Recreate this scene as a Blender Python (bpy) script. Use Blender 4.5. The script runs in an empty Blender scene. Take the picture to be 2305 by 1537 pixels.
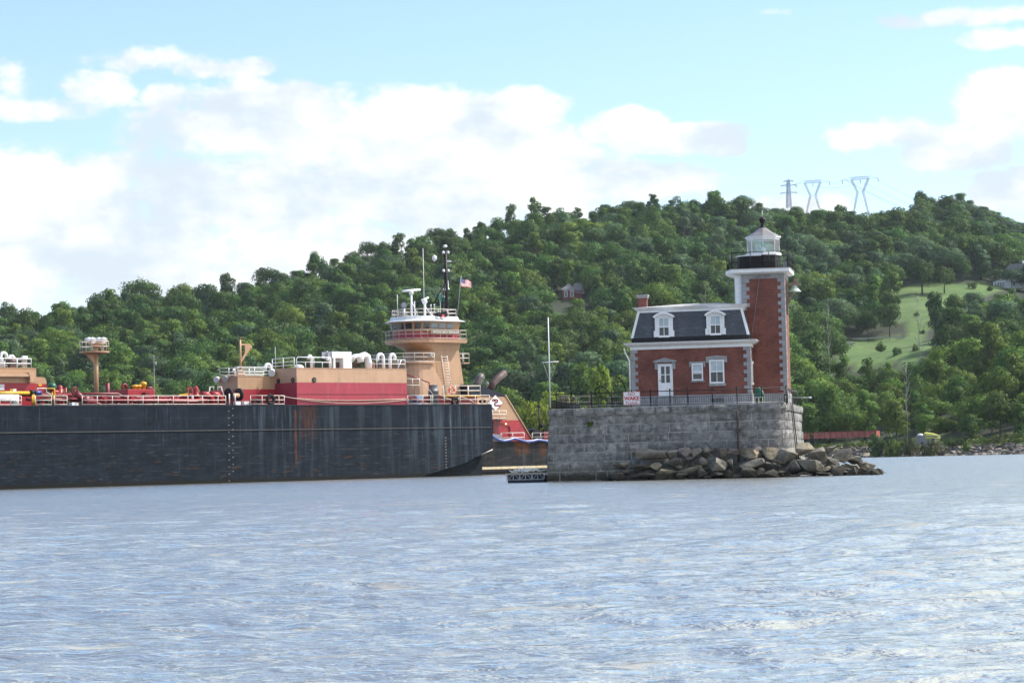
import bpy, bmesh, math, random
import numpy as np
from mathutils import Vector, Matrix, noise as mnoise

SC = bpy.context.scene
COL = SC.collection
rad = math.radians

# ------------------------------------------------------------------ camera
FP = 5634.0                      # focal length in photograph pixels (photograph 2305 wide)
CAMH = 1.4
PITCH = math.atan((1037.5 - 768.5) / FP)
ROLL = rad(1.4)
CAM = Vector((0.0, 0.0, CAMH))
R0 = Vector((1, 0, 0)); U0 = Vector((0, -math.sin(PITCH), math.cos(PITCH)))
FW = Vector((0, math.cos(PITCH), math.sin(PITCH)))
CR = R0 * math.cos(ROLL) - U0 * math.sin(ROLL)
CU = U0 * math.cos(ROLL) + R0 * math.sin(ROLL)
cam_data = bpy.data.cameras.new("camera")
cam_data.lens = 36.0 * FP / 2305.0
cam_data.sensor_width = 36.0
cam_data.clip_start = 0.5
cam_data.clip_end = 12000
cam = bpy.data.objects.new("camera", cam_data); COL.objects.link(cam)
M = Matrix((CR, CU, -FW)).transposed().to_4x4(); M.translation = CAM
cam.matrix_world = M
SC.camera = cam

# ------------------------------------------------------------------ light
SUN_AZ, SUN_EL = rad(74), rad(47)          # azimuth clockwise from +Y (the view direction)
SUN_DIR = Vector((math.sin(SUN_AZ) * math.cos(SUN_EL), math.cos(SUN_AZ) * math.cos(SUN_EL), math.sin(SUN_EL)))
sd = bpy.data.lights.new("sun", 'SUN'); sd.energy = 3.2; sd.angle = rad(0.5); sd.color = (1.0, 0.95, 0.87)
sun = bpy.data.objects.new("sun", sd); COL.objects.link(sun)
sun.rotation_euler = SUN_DIR.to_track_quat('Z', 'Y').to_euler()
SC.view_settings.view_transform = 'Standard'
SC.view_settings.look = 'None'
SC.view_settings.exposure = 1.0
SC.view_settings.gamma = 1.0
SC.cycles.use_denoising = True
SC.cycles.denoiser = 'OPENIMAGEDENOISE'
SC.cycles.denoising_input_passes = 'RGB_ALBEDO_NORMAL'
SC.cycles.denoising_prefilter = 'ACCURATE'
SC.cycles.max_bounces = 5
SC.cycles.diffuse_bounces = 2
SC.cycles.glossy_bounces = 3
SC.cycles.transmission_bounces = 3
SC.cycles.transparent_max_bounces = 8
SC.cycles.caustics_reflective = False
SC.cycles.caustics_refractive = False


class NT:
    """small helper for writing node trees"""
    def __init__(s, tree):
        s.t = tree; s.n = tree.nodes; s.l = tree.links
    def new(s, typ, **kw):
        nd = s.n.new(typ)
        for k, v in kw.items():
            setattr(nd, k, v)
        return nd
    def put(s, sock, v):
        if isinstance(v, bpy.types.NodeSocket):
            s.l.new(v, sock)
        elif v is not None:
            if sock.type == 'RGBA' and len(v) == 3:
                v = (*v, 1)
            sock.default_value = v
    def math(s, op, a, b=None, c=None, clamp=False):
        nd = s.new('ShaderNodeMath', operation=op, use_clamp=clamp)
        s.put(nd.inputs[0], a)
        if b is not None: s.put(nd.inputs[1], b)
        if c is not None: s.put(nd.inputs[2], c)
        return nd.outputs[0]
    def mix(s, f, a, b, blend='MIX'):
        nd = s.new('ShaderNodeMix', data_type='RGBA', blend_type=blend)
        s.put(nd.inputs[0], f); s.put(nd.inputs[6], a); s.put(nd.inputs[7], b)
        return nd.outputs[2]
    def maprange(s, v, a, b, c=0.0, d=1.0, smooth=True):
        nd = s.new('ShaderNodeMapRange', interpolation_type='SMOOTHSTEP' if smooth else 'LINEAR')
        for i, x in enumerate((v, a, b, c, d)): s.put(nd.inputs[i], x)
        return nd.outputs[0]
    def noise(s, vec, scale, detail=3, rough=0.5, dist=0.0):
        nd = s.new('ShaderNodeTexNoise')
        s.put(nd.inputs['Vector'], vec); s.put(nd.inputs['Scale'], scale)
        s.put(nd.inputs['Detail'], detail); s.put(nd.inputs['Roughness'], rough); s.put(nd.inputs['Distortion'], dist)
        return nd.outputs[0]
    def mapping(s, vec, scale=(1, 1, 1), rot=(0, 0, 0), loc=(0, 0, 0)):
        nd = s.new('ShaderNodeMapping')
        s.put(nd.inputs['Vector'], vec); s.put(nd.inputs['Scale'], scale); s.put(nd.inputs['Rotation'], rot); s.put(nd.inputs['Location'], loc)
        return nd.outputs[0]
    def sep(s, vec):
        nd = s.new('ShaderNodeSeparateXYZ'); s.put(nd.inputs[0], vec); return nd.outputs
    def comb(s, x, y, z):
        nd = s.new('ShaderNodeCombineXYZ')
        for i, v in enumerate((x, y, z)): s.put(nd.inputs[i], v)
        return nd.outputs[0]


# ------------------------------------------------------------------ world: Nishita sky with cumulus banks
def ang(px, py):
    r = CR * ((px - 1152.5) / FP) + CU * ((768.5 - py) / FP) + FW
    r.normalize()
    return math.atan2(r.x, r.y), math.asin(r.z)

world = bpy.data.worlds.new("World"); SC.world = world; world.use_nodes = True
w = NT(world.node_tree); w.n.clear()
sky = w.new('ShaderNodeTexSky', sky_type='NISHITA', sun_disc=False)
sky.sun_elevation = SUN_EL; sky.sun_rotation = SUN_AZ
sky.air_density = 1.0; sky.dust_density = 0.5; sky.ozone_density = 1.5; sky.altitude = 0
tc = w.new('ShaderNodeTexCoord').outputs['Generated']
X, Y, Z = w.sep(tc)
AZ = w.math('ARCTAN2', X, Y); EL = w.math('ARCSINE', Z)
UV = w.comb(AZ, EL, 0.0)
# turbulence used to break every outline
n1 = w.noise(w.mapping(UV, (1, 1.35, 1)), 42, 8, 0.62)
n2 = w.noise(w.mapping(UV, (1, 1.6, 1), loc=(3.1, 1.7, 0)), 13, 4, 0.55)
turb = w.math('ADD', w.math('MULTIPLY', w.math('SUBTRACT', n1, 0.5), 3.6), w.math('MULTIPLY', w.math('SUBTRACT', n2, 0.5), 4.2))
blobs = [  # photograph pixel centre, half width, half height, strength
    (10, 190, 90, 60, .50), (200, 200, 80, 40, .56), (70, 240, 140, 28, .55), (330, 135, 170, 20, .20), (500, 150, 110, 20, .28), (10, 98, 50, 14, .2),
    (60, 470, 250, 115, 1.0), (375, 230, 45, 38, .6), (600, 285, 260, 85, 1.0), (980, 300, 280, 95, 1.1), (1130, 260, 140, 62, .95),
    (620, 430, 300, 110, .9), (1050, 420, 360, 110, .95), (190, 590, 260, 85, .85), (800, 560, 330, 80, .62), (1400, 415, 230, 48, .9), (330, 560, 200, 90, .7), (480, 640, 400, 60, .5),
    (1400, 285, 90, 42, .95), (1520, 315, 150, 32, .8), (1640, 335, 60, 18, .5),
    (2260, 250, 120, 92, 1.0), (2010, 300, 140, 40, .9), (2160, 320, 170, 55, .9), (1600, 440, 90, 24, .4), (2290, 420, 90, 40, .45),
    (2170, 38, 120, 16, .34), (2250, 90, 90, 18, .30), (2050, 52, 36, 12, .32), (1740, 28, 34, 10, .26), (1740, 470, 190, 26, .36),
]
dens = None
for bx, by, rx, ry, st in blobs:
    a0, e0 = ang(bx, by)
    dx = w.math('MULTIPLY', w.math('SUBTRACT', AZ, a0), FP / rx / 1.18)
    dy = w.math('MULTIPLY', w.math('SUBTRACT', EL, e0), FP / ry / 1.18)
    d2 = w.math('ADD', w.math('MULTIPLY', dx, dx), w.math('MULTIPLY', dy, dy))
    v = w.math('MULTIPLY', w.math('SUBTRACT', 1.0, d2), st)
    v = w.math('MAXIMUM', v, -0.9)
    dens = v if dens is None else w.math('MAXIMUM', dens, v)
# broken cloud added to the unseen sky to brighten the water's reflections
g = w.noise(w.mapping(UV, (1, 1.6, 1), loc=(5, 2, 0)), 2.6, 5, 0.55)
out = w.maprange(w.math('ADD', w.math('ABSOLUTE', AZ), w.math('MULTIPLY', EL, 0.9)), 0.41, 0.58)
gen = w.math('MULTIPLY', w.math('SUBTRACT', w.math('ADD', g, w.math('MULTIPLY', AZ, .32)), 0.550), 4.5)
dens = w.math('ADD', w.math('MULTIPLY', dens, w.math('SUBTRACT', 1.0, out)), w.math('MULTIPLY', gen, out))
dens = w.math('ADD', dens, w.math('MULTIPLY', turb, 0.60))
cover = w.maprange(dens, -0.14, 0.46)
shade = w.noise(w.mapping(UV, (1, 1.9, 1), loc=(1, 7, 0)), 17, 5, 0.55)
shade2 = w.maprange(w.math('ADD', shade, w.math('MULTIPLY', n1, 0.35)), 0.54, 0.80)
ccol = w.mix(shade2, (0.67, 0.755, 0.83), (1.0, 1.0, 1.0))
base = w.mix(1.0, sky.outputs[0], (1.0, 1.0, 1.0), 'MULTIPLY')
SKY_MUL = w.new('ShaderNodeVectorMath', operation='MULTIPLY'); w.put(SKY_MUL.inputs[0], base)
SKY_MUL.inputs[1].default_value = (.95, 1.0, 1.12)
CL = w.new('ShaderNodeVectorMath', operation='SCALE'); w.put(CL.inputs[0], ccol); w.put(CL.inputs['Scale'], w.math('ADD', 5.8, w.math('MULTIPLY', out, 2.4)))  # added unseen clouds are boosted so the river mirrors more light
fin = w.mix(w.math('MULTIPLY', cover, 0.96), SKY_MUL.outputs[0], CL.outputs[0])
bg = w.new('ShaderNodeBackground'); bg.inputs['Strength'].default_value = 0.10
w.put(bg.inputs['Color'], fin)
wo = w.new('ShaderNodeOutputWorld'); w.l.new(bg.outputs[0], wo.inputs['Surface'])
world.cycles.sampling_method = 'MANUAL'; world.cycles.sample_map_resolution = 512


# ------------------------------------------------------------------ frames (a plan position and heading) and pixel sight lines
def ray(px, py):
    return CR * ((px - 1152.5) / FP) + CU * ((768.5 - py) / FP) + FW

def at(px, py, D):
    r = ray(px, py); return CAM + r * (D / r.y)

class Frame:
    def __init__(s, o, th):
        s.o = Vector((o[0], o[1], 0)); s.th = th
        s.ux = Vector((math.cos(th), math.sin(th), 0)); s.uy = Vector((-math.sin(th), math.cos(th), 0))
    def loc(s, px, py, w=0.0):
        r = ray(px, py); k = (w - (CAM - s.o).dot(s.uy)) / r.dot(s.uy)
        p = CAM + r * k - s.o
        return Vector((p.dot(s.ux), w, p.z))
    def x(s, px, py, w=0.0): return s.loc(px, py, w).x
    def z(s, px, py, w=0.0): return s.loc(px, py, w).z
    def world(s, p): return s.o + s.ux * p[0] + s.uy * p[1] + Vector((0, 0, p[2]))
    def local(s, p): 
        q = Vector(p) - s.o; return Vector((q.dot(s.ux), q.dot(s.uy), q.z))
    def place(s, ob, p=(0, 0, 0)):
        ob.location = s.world(p); ob.rotation_euler = (0, 0, s.th)


# ------------------------------------------------------------------ mesh builder
class MB:
    def __init__(s): s.v = []; s.f = []; s.m = []; s.sm = []; s.mi = 0
    def add(s, vs, fs, smooth=False):
        b = len(s.v); s.v.extend([tuple(p) for p in vs])
        for f in fs:
            s.f.append([i + b for i in f]); s.m.append(s.mi); s.sm.append(smooth)
        return s
    def box(s, x0, x1, y0, y1, z0, z1):
        v = [(x0, y0, z0), (x1, y0, z0), (x1, y1, z0), (x0, y1, z0), (x0, y0, z1), (x1, y0, z1), (x1, y1, z1), (x0, y1, z1)]
        return s.add(v, [(0, 3, 2, 1), (4, 5, 6, 7), (0, 1, 5, 4), (1, 2, 6, 5), (2, 3, 7, 6), (3, 0, 4, 7)])
    def bar(s, a, b, wx, wy=None):
        """square bar between two points"""
        a, b = Vector(a), Vector(b); d = (b - a)
        if d.length < 1e-6: return s
        d.normalize(); wy = wx if wy is None else wy
        up = Vector((0, 0, 1)) if abs(d.z) < .95 else Vector((1, 0, 0))
        e1 = d.cross(up).normalized(); e2 = e1.cross(d)
        v = []
        for p in (a, b):
            for i, j in ((-1, -1), (1, -1), (1, 1), (-1, 1)): v.append(p + e1 * i * wx / 2 + e2 * j * wy / 2)
        return s.add(v, [(0, 3, 2, 1), (4, 5, 6, 7), (0, 1, 5, 4), (1, 2, 6, 5), (2, 3, 7, 6), (3, 0, 4, 7)])
    def prism(s, poly, a, b, axis='z'):
        """polygon extruded from a to b along an axis; poly in the two other axes"""
        n = len(poly)
        def P(p, t):
            return (p[0], p[1], t) if axis == 'z' else ((p[0], t, p[1]) if axis == 'y' else (t, p[0], p[1]))
        v = [P(p, a) for p in poly] + [P(p, b) for p in poly]
        f = [tuple(range(n)), tuple(range(n, 2 * n))] + [(i, (i + 1) % n, n + (i + 1) % n, n + i) for i in range(n)]
        return s.add(v, f)
    def loft(s, rings, closed=True, caps=True, smooth=False):
        n = len(rings[0]); v = [p for r in rings for p in r]; f = []
        for k in range(len(rings) - 1):
            for i in range(n if closed else n - 1):
                j = (i + 1) % n
                f.append((k * n + i, k * n + j, (k + 1) * n + j, (k + 1) * n + i))
        s.add(v, f, smooth)
        if caps and closed:
            b = len(s.v) - len(v)
            for q in (list(range(n)), [len(v) - n + i for i in range(n)]):
                s.f.append([b + i for i in q]); s.m.append(s.mi); s.sm.append(False)
        return s
    def tube(s, pts, r, n=6, r2=None, caps=True, closed=False):
        pts = [Vector(p) for p in pts]; N = len(pts); rings = []
        prev = None
        for i, p in enumerate(pts):
            if closed: t = pts[(i + 1) % N] - pts[i - 1]
            else: t = pts[min(i + 1, N - 1)] - pts[max(i - 1, 0)]
            t.normalize()
            if prev is None:
                up = Vector((0, 0, 1)) if abs(t.z) < .9 else Vector((1, 0, 0))
                e = t.cross(up).normalized()
            else:
                e = (prev - t * prev.dot(t)).normalized()
            prev = e; e2 = t.cross(e)
            rr = r if r2 is None else r + (r2 - r) * i / max(N - 1, 1)
            rings.append([p + (e * math.cos(2 * math.pi * k / n) + e2 * math.sin(2 * math.pi * k / n)) * rr for k in range(n)])
        if closed: rings.append(rings[0])
        return s.loft(rings, True, caps and not closed, smooth=n > 4)
    def lathe(s, prof, c=(0, 0, 0), n=16, smooth=True, phase=0.0, caps=True):
        rings = [[(c[0] + r * math.cos(phase + 2 * math.pi * k / n), c[1] + r * math.sin(phase + 2 * math.pi * k / n), c[2] + z) for k in range(n)] for r, z in prof]
        return s.loft(rings, True, caps, smooth)
    def ball(s, c, r, n=12, m=8, sq=1.0):
        return s.lathe([(r * math.sin(math.pi * (0.02 + .96 * k / m)), -r * sq * math.cos(math.pi * k / m)) for k in range(m + 1)], c, n)
    def torus(s, c, R, r, axis='y', n=16, k=8):
        pts = []
        for i in range(n):
            a = 2 * math.pi * i / n
            o = (R * math.cos(a), R * math.sin(a))
            pts.append((c[0] + o[0], c[1], c[2] + o[1]) if axis == 'y' else ((c[0] + o[0], c[1] + o[1], c[2]) if axis == 'z' else (c[0], c[1] + o[0], c[2] + o[1])))
        return s.tube(pts, r, k, closed=True)
    def build(s, name, mats, parent=None, bevel=0.0, fix=True):
        me = bpy.data.meshes.new(name)
        me.from_pydata(s.v, [], s.f)
        mats = mats if isinstance(mats, (list, tuple)) else [mats]
        for m_ in mats: me.materials.append(m_)
        me.polygons.foreach_set('material_index', s.m)
        me.polygons.foreach_set('use_smooth', s.sm)
        if fix:
            b = bmesh.new(); b.from_mesh(me); bmesh.ops.recalc_face_normals(b, faces=b.faces); b.to_mesh(me); b.free()
        me.update()
        o = bpy.data.objects.new(name, me); COL.objects.link(o)
        if parent is not None: o.parent = parent
        if bevel > 0:
            bv = o.modifiers.new('bevel', 'BEVEL'); bv.width = bevel; bv.segments = 2; bv.limit_method = 'ANGLE'
        return o

def tag(o, label=None, cat=None, group=None, kind=None):
    if label: o['label'] = label
    if cat: o['category'] = cat
    if group: o['group'] = group
    if kind: o['kind'] = kind
    return o

def thing(name, label, cat, frame=None, p=(0, 0, 0), group=None):
    o = bpy.data.objects.new(name, None); COL.objects.link(o); o.empty_display_size = 0.5
    if frame is not None: frame.place(o, p)
    else: o.location = p
    return tag(o, label, cat, group)

def text(body, size, mat_, parent, loc, rot=(rad(90), 0, 0), name='lettering', ext=0.004, shear=0.0, align='CENTER', sx=1.0, offset=0.0):
    cu = bpy.data.curves.new(name, 'FONT'); cu.body = body; cu.size = size; cu.extrude = ext; cu.shear = shear
    cu.align_x = align; cu.align_y = 'CENTER'; cu.resolution_u = 3
    cu.materials.append(mat_)
    cu.offset = offset
    tmp = bpy.data.objects.new(name, cu); COL.objects.link(tmp)
    dg = bpy.context.evaluated_depsgraph_get(); me = bpy.data.meshes.new_from_object(tmp.evaluated_get(dg))
    bpy.data.objects.remove(tmp)
    o = bpy.data.objects.new(name, me); COL.objects.link(o); o.parent = parent
    o.location = loc; o.rotation_euler = rot; o.scale = (sx, 1, 1)
    return o

def railing(mb, pts, h, post=1.5, rails=(1.0, .55), r=.03, rp=None, closed=False, top=None):
    """posts and rails along a polyline of base points"""
    pts = [Vector(p) for p in pts]
    if closed: pts = pts + [pts[0]]
    for k in rails:
        mb.tube([p + Vector((0, 0, h * k)) for p in pts], r, 5)
    rp = rp or r
    for a, b in zip(pts[:-1], pts[1:]):
        n = max(1, int(round((b - a).length / post)))
        for i in range(n + 1):
            p = a.lerp(b, i / n); mb.tube([p, p + Vector((0, 0, h))], rp, 5)

# ------------------------------------------------------------------ materials
def s2l(c):
    return tuple(((x / 255) / 12.92 if x / 255 <= .04045 else ((x / 255 + .055) / 1.055) ** 2.4) for x in c)

def newmat(name):
    m = bpy.data.materials.new(name); m.use_nodes = True
    t = NT(m.node_tree); b = t.n['Principled BSDF']
    return m, t, b

def paint(name, col, rough=.5, var=.18, scale=1.2, dirt=None, dirt_amt=.35, streak=.0, metal=0.0, bump=0.0):
    """painted or plain surface with patchy wear, optional vertical streaks and dirt"""
    m, t, b = newmat(name)
    co = t.new('ShaderNodeTexCoord').outputs['Object']
    n = t.noise(co, scale, 5, .6)
    c0 = tuple(x * (1 - var) for x in col); c1 = tuple(min(1, x * (1 + var)) for x in col)
    c = t.mix(t.maprange(n, .3, .7), c0, c1)
    if dirt is not None:
        d = t.noise(t.mapping(co, (1.3, 1.3, .35), loc=(7, 3, 1)), scale * 1.7, 6, .65)
        c = t.mix(t.math('MULTIPLY', t.maprange(d, .52, .75), dirt_amt), c, dirt)
    if streak > 0:
        d = t.noise(t.mapping(co, (2.2, 2.2, .12), loc=(2, 9, 4)), 1.6, 4, .6)
        c = t.mix(t.math('MULTIPLY', t.maprange(d, .5, .72), streak), c, tuple(x * .55 for x in col))
    t.put(b.inputs['Base Color'], c); b.inputs['Roughness'].default_value = rough; b.inputs['Metallic'].default_value = metal
    if bump > 0:
        bp = t.new('ShaderNodeBump'); bp.inputs['Strength'].default_value = bump; bp.inputs['Distance'].default_value = .05
        t.put(bp.inputs['Height'], t.noise(co, scale * 8, 5, .6)); t.put(b.inputs['Normal'], bp.outputs[0])
    return m

RUST = (.16, .055, .022)
M_WHITE = paint('white_paint', (.74, .75, .77), .5, .06, 2, (.45, .43, .38), .3)
M_TRIM = paint('white_trim', (.78, .79, .81), .45, .05, 3, (.5, .48, .43), .25)
M_CREAM = paint('cream_rail_paint', (.66, .60, .54), .5, .15, 2.5, RUST, .35)
M_TAN = paint('tan_paint', (.43, .262, .155), .5, .07, .7, (.30, .17, .10), .35, .25)
M_TANP = paint('faded_tan_paint', (.50, .31, .20), .5, .08, .7, (.34, .22, .16), .4, .25)
M_RED = paint('red_paint', (.33, .016, .027), .42, .12, .8, (.23, .05, .06), .35, .2)
M_REDF = paint('faded_red_paint', (.33, .030, .054), .5, .10, .7, (.42, .12, .15), .4, .15)
M_DRED = paint('dark_red_paint', (.17, .012, .019), .45, .2, 1.5, RUST, .4)
M_YEL = paint('yellow_paint', (.62, .36, .02), .45, .15, 2, RUST, .3)
M_BLACK = paint('black_iron', (.012, .012, .014), .5, .3, 4, RUST, .12)
M_NAVY = paint('navy_paint', (.016, .022, .036), .45, .2, 1)
M_RUBBER = paint('black_rubber', (.018, .018, .02), .8, .2, 5)
M_STEEL = paint('grey_steel', (.30, .31, .33), .4, .15, 3, RUST, .2)
M_GREYP = paint('grey_paint', (.20, .21, .23), .5, .15, 2)
M_BLUE = paint('blue_plastic', (.03, .06, .28), .4, .1, 3)
M_BROWNPIPE = paint('brown_exhaust', (.07, .042, .038), .6, .25, 3, RUST, .4)
M_ORANGE = paint('orange_ring', (.75, .10, .025), .45, .1, 3)
M_ROPE = paint('rope_fibre', (.48, .42, .34), .8, .2, 6)
M_WOOD = paint('weathered_wood', (.22, .17, .13), .7, .3, 5, (.1, .08, .06), .4)
M_PLANK = paint('pale_plank', (.42, .36, .28), .7, .2, 5)
M_STONE = paint('dressed_stone', (.29, .295, .31), .75, .16, 3.5, (.17, .17, .175), .5, .2, bump=.4)
M_ROOFT = paint('roof_membrane', (.42, .40, .38), .7, .1, 2)
M_LEAD = paint('lantern_roof_paint', (.18, .17, .172), .45, .1, 2)
M_COPPER = paint('verdigris_bell', (.40, .50, .43), .55, .15, 4)
M_GREEN = paint('green_canoe', (.008, .10, .055), .4, .2, 2)
M_SIGNW = paint('sign_board', (.74, .75, .78), .5, .04, 3)
M_SIGNR = paint('sign_red', (.45, .012, .02), .5, .1, 5)
M_MARK = paint('draft_mark_white', (.36, .345, .31), .6, .15, 6, RUST, .6)
M_GALV = paint('galvanised_steel', (.20, .23, .27), .5, .1, 1, metal=.2)
M_PYLON = paint('pylon_steel', (.30, .36, .44), .6, .1, 1)

for _m in (M_BLACK, M_NAVY, M_RUBBER): _m.node_tree.nodes['Principled BSDF'].inputs['Specular IOR Level'].default_value = .2

def glass_mat(name, col, rough=.06):
    m, t, b = newmat(name)
    t.put(b.inputs['Base Color'], col); b.inputs['Roughness'].default_value = rough
    b.inputs['Specular IOR Level'].default_value = .9
    co = t.new('ShaderNodeTexCoord').outputs['Object']
    bp = t.new('ShaderNodeBump'); bp.inputs['Strength'].default_value = .25; bp.inputs['Distance'].default_value = .03
    t.put(bp.inputs['Height'], t.noise(co, 1.7, 2)); t.put(b.inputs['Normal'], bp.outputs[0])
    return m
M_GLASS = glass_mat('window_glass', (.03, .035, .04))
M_GLASSB = glass_mat('bright_window_glass', (.22, .27, .31), .04)
M_CURTAIN = paint('curtain_behind_glass', (.42, .50, .55), .25, .12, 3)
M_DIMPANE = paint('dim_room_behind_glass', (.06, .062, .068), .15, .3, 4)

def lantern_glass():
    m, t, b = newmat('clear_lantern_glass')
    tr = t.new('ShaderNodeBsdfTransparent'); tr.inputs[0].default_value = (.86, .95, .96, 1)
    gl = t.new('ShaderNodeBsdfGlossy'); gl.inputs['Roughness'].default_value = .05
    fr = t.new('ShaderNodeFresnel'); fr.inputs[0].default_value = 1.5
    mx = t.new('ShaderNodeMixShader'); t.put(mx.inputs[0], t.math('ADD', fr.outputs[0], .10))
    t.l.new(tr.outputs[0], mx.inputs[1]); t.l.new(gl.outputs[0], mx.inputs[2])
    t.l.new(mx.outputs[0], t.n['Material Output'].inputs['Surface'])
    return m
M_CLEAR = lantern_glass()

def lens_mat():
    m, t, b = newmat('green_beacon_lens')
    b.inputs['Base Color'].default_value = (.0, .42, .30, 1); b.inputs['Roughness'].default_value = .15
    return m
M_LENS = lens_mat()

def lamp_mat(name, col, s):
    m, t, b = newmat(name)
    b.inputs['Base Color'].default_value = (*col, 1)
    b.inputs['Emission Color'].default_value = (*col, 1); b.inputs['Emission Strength'].default_value = s
    return m
M_REDLAMP = lamp_mat('red_navigation_lamp', (.9, .03, .03), 1.5)
M_AMBER = lamp_mat('amber_deck_lamp', (1.0, .55, .2), 1.5)

def brick_mat(name='red_brick'):
    m, t, b = newmat(name)
    co = t.new('ShaderNodeTexCoord').outputs['Object']
    x, y, z = t.sep(co)
    uv = t.comb(t.math('ADD', x, y), z, 0.0)
    br = t.new('ShaderNodeTexBrick'); t.put(br.inputs['Vector'], uv)
    br.inputs['Scale'].default_value = 1; br.inputs['Brick Width'].default_value = .22; br.inputs['Row Height'].default_value = .075
    br.inputs['Mortar Size'].default_value = .006; br.inputs['Bias'].default_value = -.2
    t.put(br.inputs['Color1'], (.235, .074, .052)); t.put(br.inputs['Color2'], (.158, .051, .039)); t.put(br.inputs['Mortar'], (.15, .10, .09))
    n = t.noise(t.mapping(uv, (1, 1, 1)), .9, 5, .6)
    c = t.mix(t.maprange(n, .35, .7), br.outputs['Color'], t.mix(1.0, br.outputs['Color'], (.60, .55, .55), 'MULTIPLY'))
    sp = t.noise(t.mapping(uv, (3.5, 13, 1)), 1.0, 2, .5)        # odd dark bricks
    c = t.mix(t.math('MULTIPLY', t.maprange(sp, .60, .68), .65), c, (.05, .022, .02))
    sp2 = t.noise(t.mapping(uv, (2.5, 9, 1), loc=(9, 2, 0)), 1.0, 2, .5)
    c = t.mix(t.math('MULTIPLY', t.maprange(sp2, .63, .72), .5), c, (.30, .085, .055))
    wh = t.noise(t.mapping(uv, (6, 9, 1), loc=(4, 4, 0)), 1.0, 1, .5)   # lime flecks
    c = t.mix(t.math('MULTIPLY', t.maprange(wh, .78, .82), .5), c, (.45, .38, .35))
    t.put(b.inputs['Base Color'], c); b.inputs['Roughness'].default_value = .85
    bp = t.new('ShaderNodeBump'); bp.inputs['Strength'].default_value = .5; bp.inputs['Distance'].default_value = .012
    t.put(bp.inputs['Height'], br.outputs['Fac']); bp.invert = True; t.put(b.inputs['Normal'], bp.outputs[0])
    return m
M_BRICK = brick_mat()

def slate_mat():
    m, t, b = newmat('fishscale_slate')
    co = t.new('ShaderNodeTexCoord').outputs['Object']
    x, y, z = t.sep(co)
    uv = t.comb(t.math('ADD', x, t.math('MULTIPLY', y, .9)), z, 0.0)
    br = t.new('ShaderNodeTexBrick'); t.put(br.inputs['Vector'], uv)
    br.inputs['Scale'].default_value = 1; br.inputs['Brick Width'].default_value = .25; br.inputs['Row Height'].default_value = .145
    br.inputs['Mortar Size'].default_value = .016; br.inputs['Mortar Smooth'].default_value = .6
    t.put(br.inputs['Color1'], (.068, .078, .095)); t.put(br.inputs['Color2'], (.045, .053, .067)); t.put(br.inputs['Mortar'], (.018, .02, .026))
    n = t.noise(uv, 1.4, 5, .6)
    c = t.mix(t.maprange(n, .4, .7), br.outputs['Color'], t.mix(1.0, br.outputs['Color'], (1.5, 1.45, 1.4), 'MULTIPLY'))
    wh = t.noise(t.mapping(uv, (7, 7, 1), loc=(4, 4, 0)), 1.0, 1, .5)
    c = t.mix(t.math('MULTIPLY', t.maprange(wh, .78, .82), .6), c, (.4, .4, .4))
    t.put(b.inputs['Base Color'], c); b.inputs['Roughness'].default_value = .5
    bp = t.new('ShaderNodeBump'); bp.inputs['Strength'].default_value = .6; bp.inputs['Distance'].default_value = .02
    t.put(bp.inputs['Height'], br.outputs['Fac']); bp.invert = True; t.put(b.inputs['Normal'], bp.outputs[0])
    return m
M_SLATE = slate_mat()

def stone_mat(name, cols, scale, tide=True, moss=True, bump=.8, isl=.5):
    """rough stone: block to block differences, blotches, tidal stain near the water"""
    m, t, b = newmat(name)
    gm = t.new('ShaderNodeNewGeometry')
    pos = gm.outputs['Position']
    rnd = gm.outputs['Random Per Island']
    n = t.noise(pos, scale, 6, .65)
    n2 = t.noise(t.mapping(pos, (1, 1, 1), loc=(5, 5, 5)), scale * .35, 4, .6)
    c = t.mix(t.maprange(n, .3, .7), cols[0], cols[1])
    c = t.mix(t.math('MULTIPLY', t.maprange(n2, .45, .7), .7), c, cols[2])
    c = t.mix(t.math('MULTIPLY', rnd, isl), c, t.mix(1.0, c, (.55, .56, .58), 'MULTIPLY'))
    x, y, z = t.sep(pos)
    if moss:
        st = t.noise(t.mapping(pos, (1.5, 1.5, .2)), 1.2, 5, .65)
        c = t.mix(t.math('MULTIPLY', t.maprange(st, .48, .66), .6), c, (.07, .07, .06))
    if tide:
        zz = t.math('ADD', z, t.math('MULTIPLY', t.math('SUBTRACT', n, .5), .45))
        c = t.mix(t.maprange(zz, 1.35, .7), c, t.mix(.6, c, (.10, .095, .07)))
        c = t.mix(t.maprange(zz, .62, .32), c, (.032, .028, .02))
    t.put(b.inputs['Base Color'], c); b.inputs['Roughness'].default_value = .85
    bp = t.new('ShaderNodeBump'); bp.inputs['Strength'].default_value = bump; bp.inputs['Distance'].default_value = .08
    t.put(bp.inputs['Height'], t.noise(pos, scale * 3, 6, .65)); t.put(b.inputs['Normal'], bp.outputs[0])
    return m
M_GRANITE = stone_mat('granite_ashlar', [(.10, .099, .096), (.42, .41, .392), (.20, .196, .19)], 2.6, bump=1.0, isl=.8)
M_MORTAR = paint('lime_mortar', (.38, .375, .36), .9, .35, 2.0, (.12, .12, .12), .75)
def rock_mat(name, a, b_, c_):
    return stone_mat(name, [a, b_, c_], 1.6, tide=True, moss=False, bump=1.0, isl=.0)
M_ROCKS = [rock_mat('grey_boulder', (.125, .112, .092), (.29, .265, .22), (.17, .152, .122)),
           rock_mat('tan_boulder', (.19, .158, .108), (.40, .34, .24), (.24, .20, .145)),
           rock_mat('dark_boulder', (.06, .054, .046), (.155, .142, .12), (.095, .085, .072)),
           rock_mat('pinkish_boulder', (.19, .145, .125), (.33, .27, .24), (.22, .17, .15))]

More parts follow.
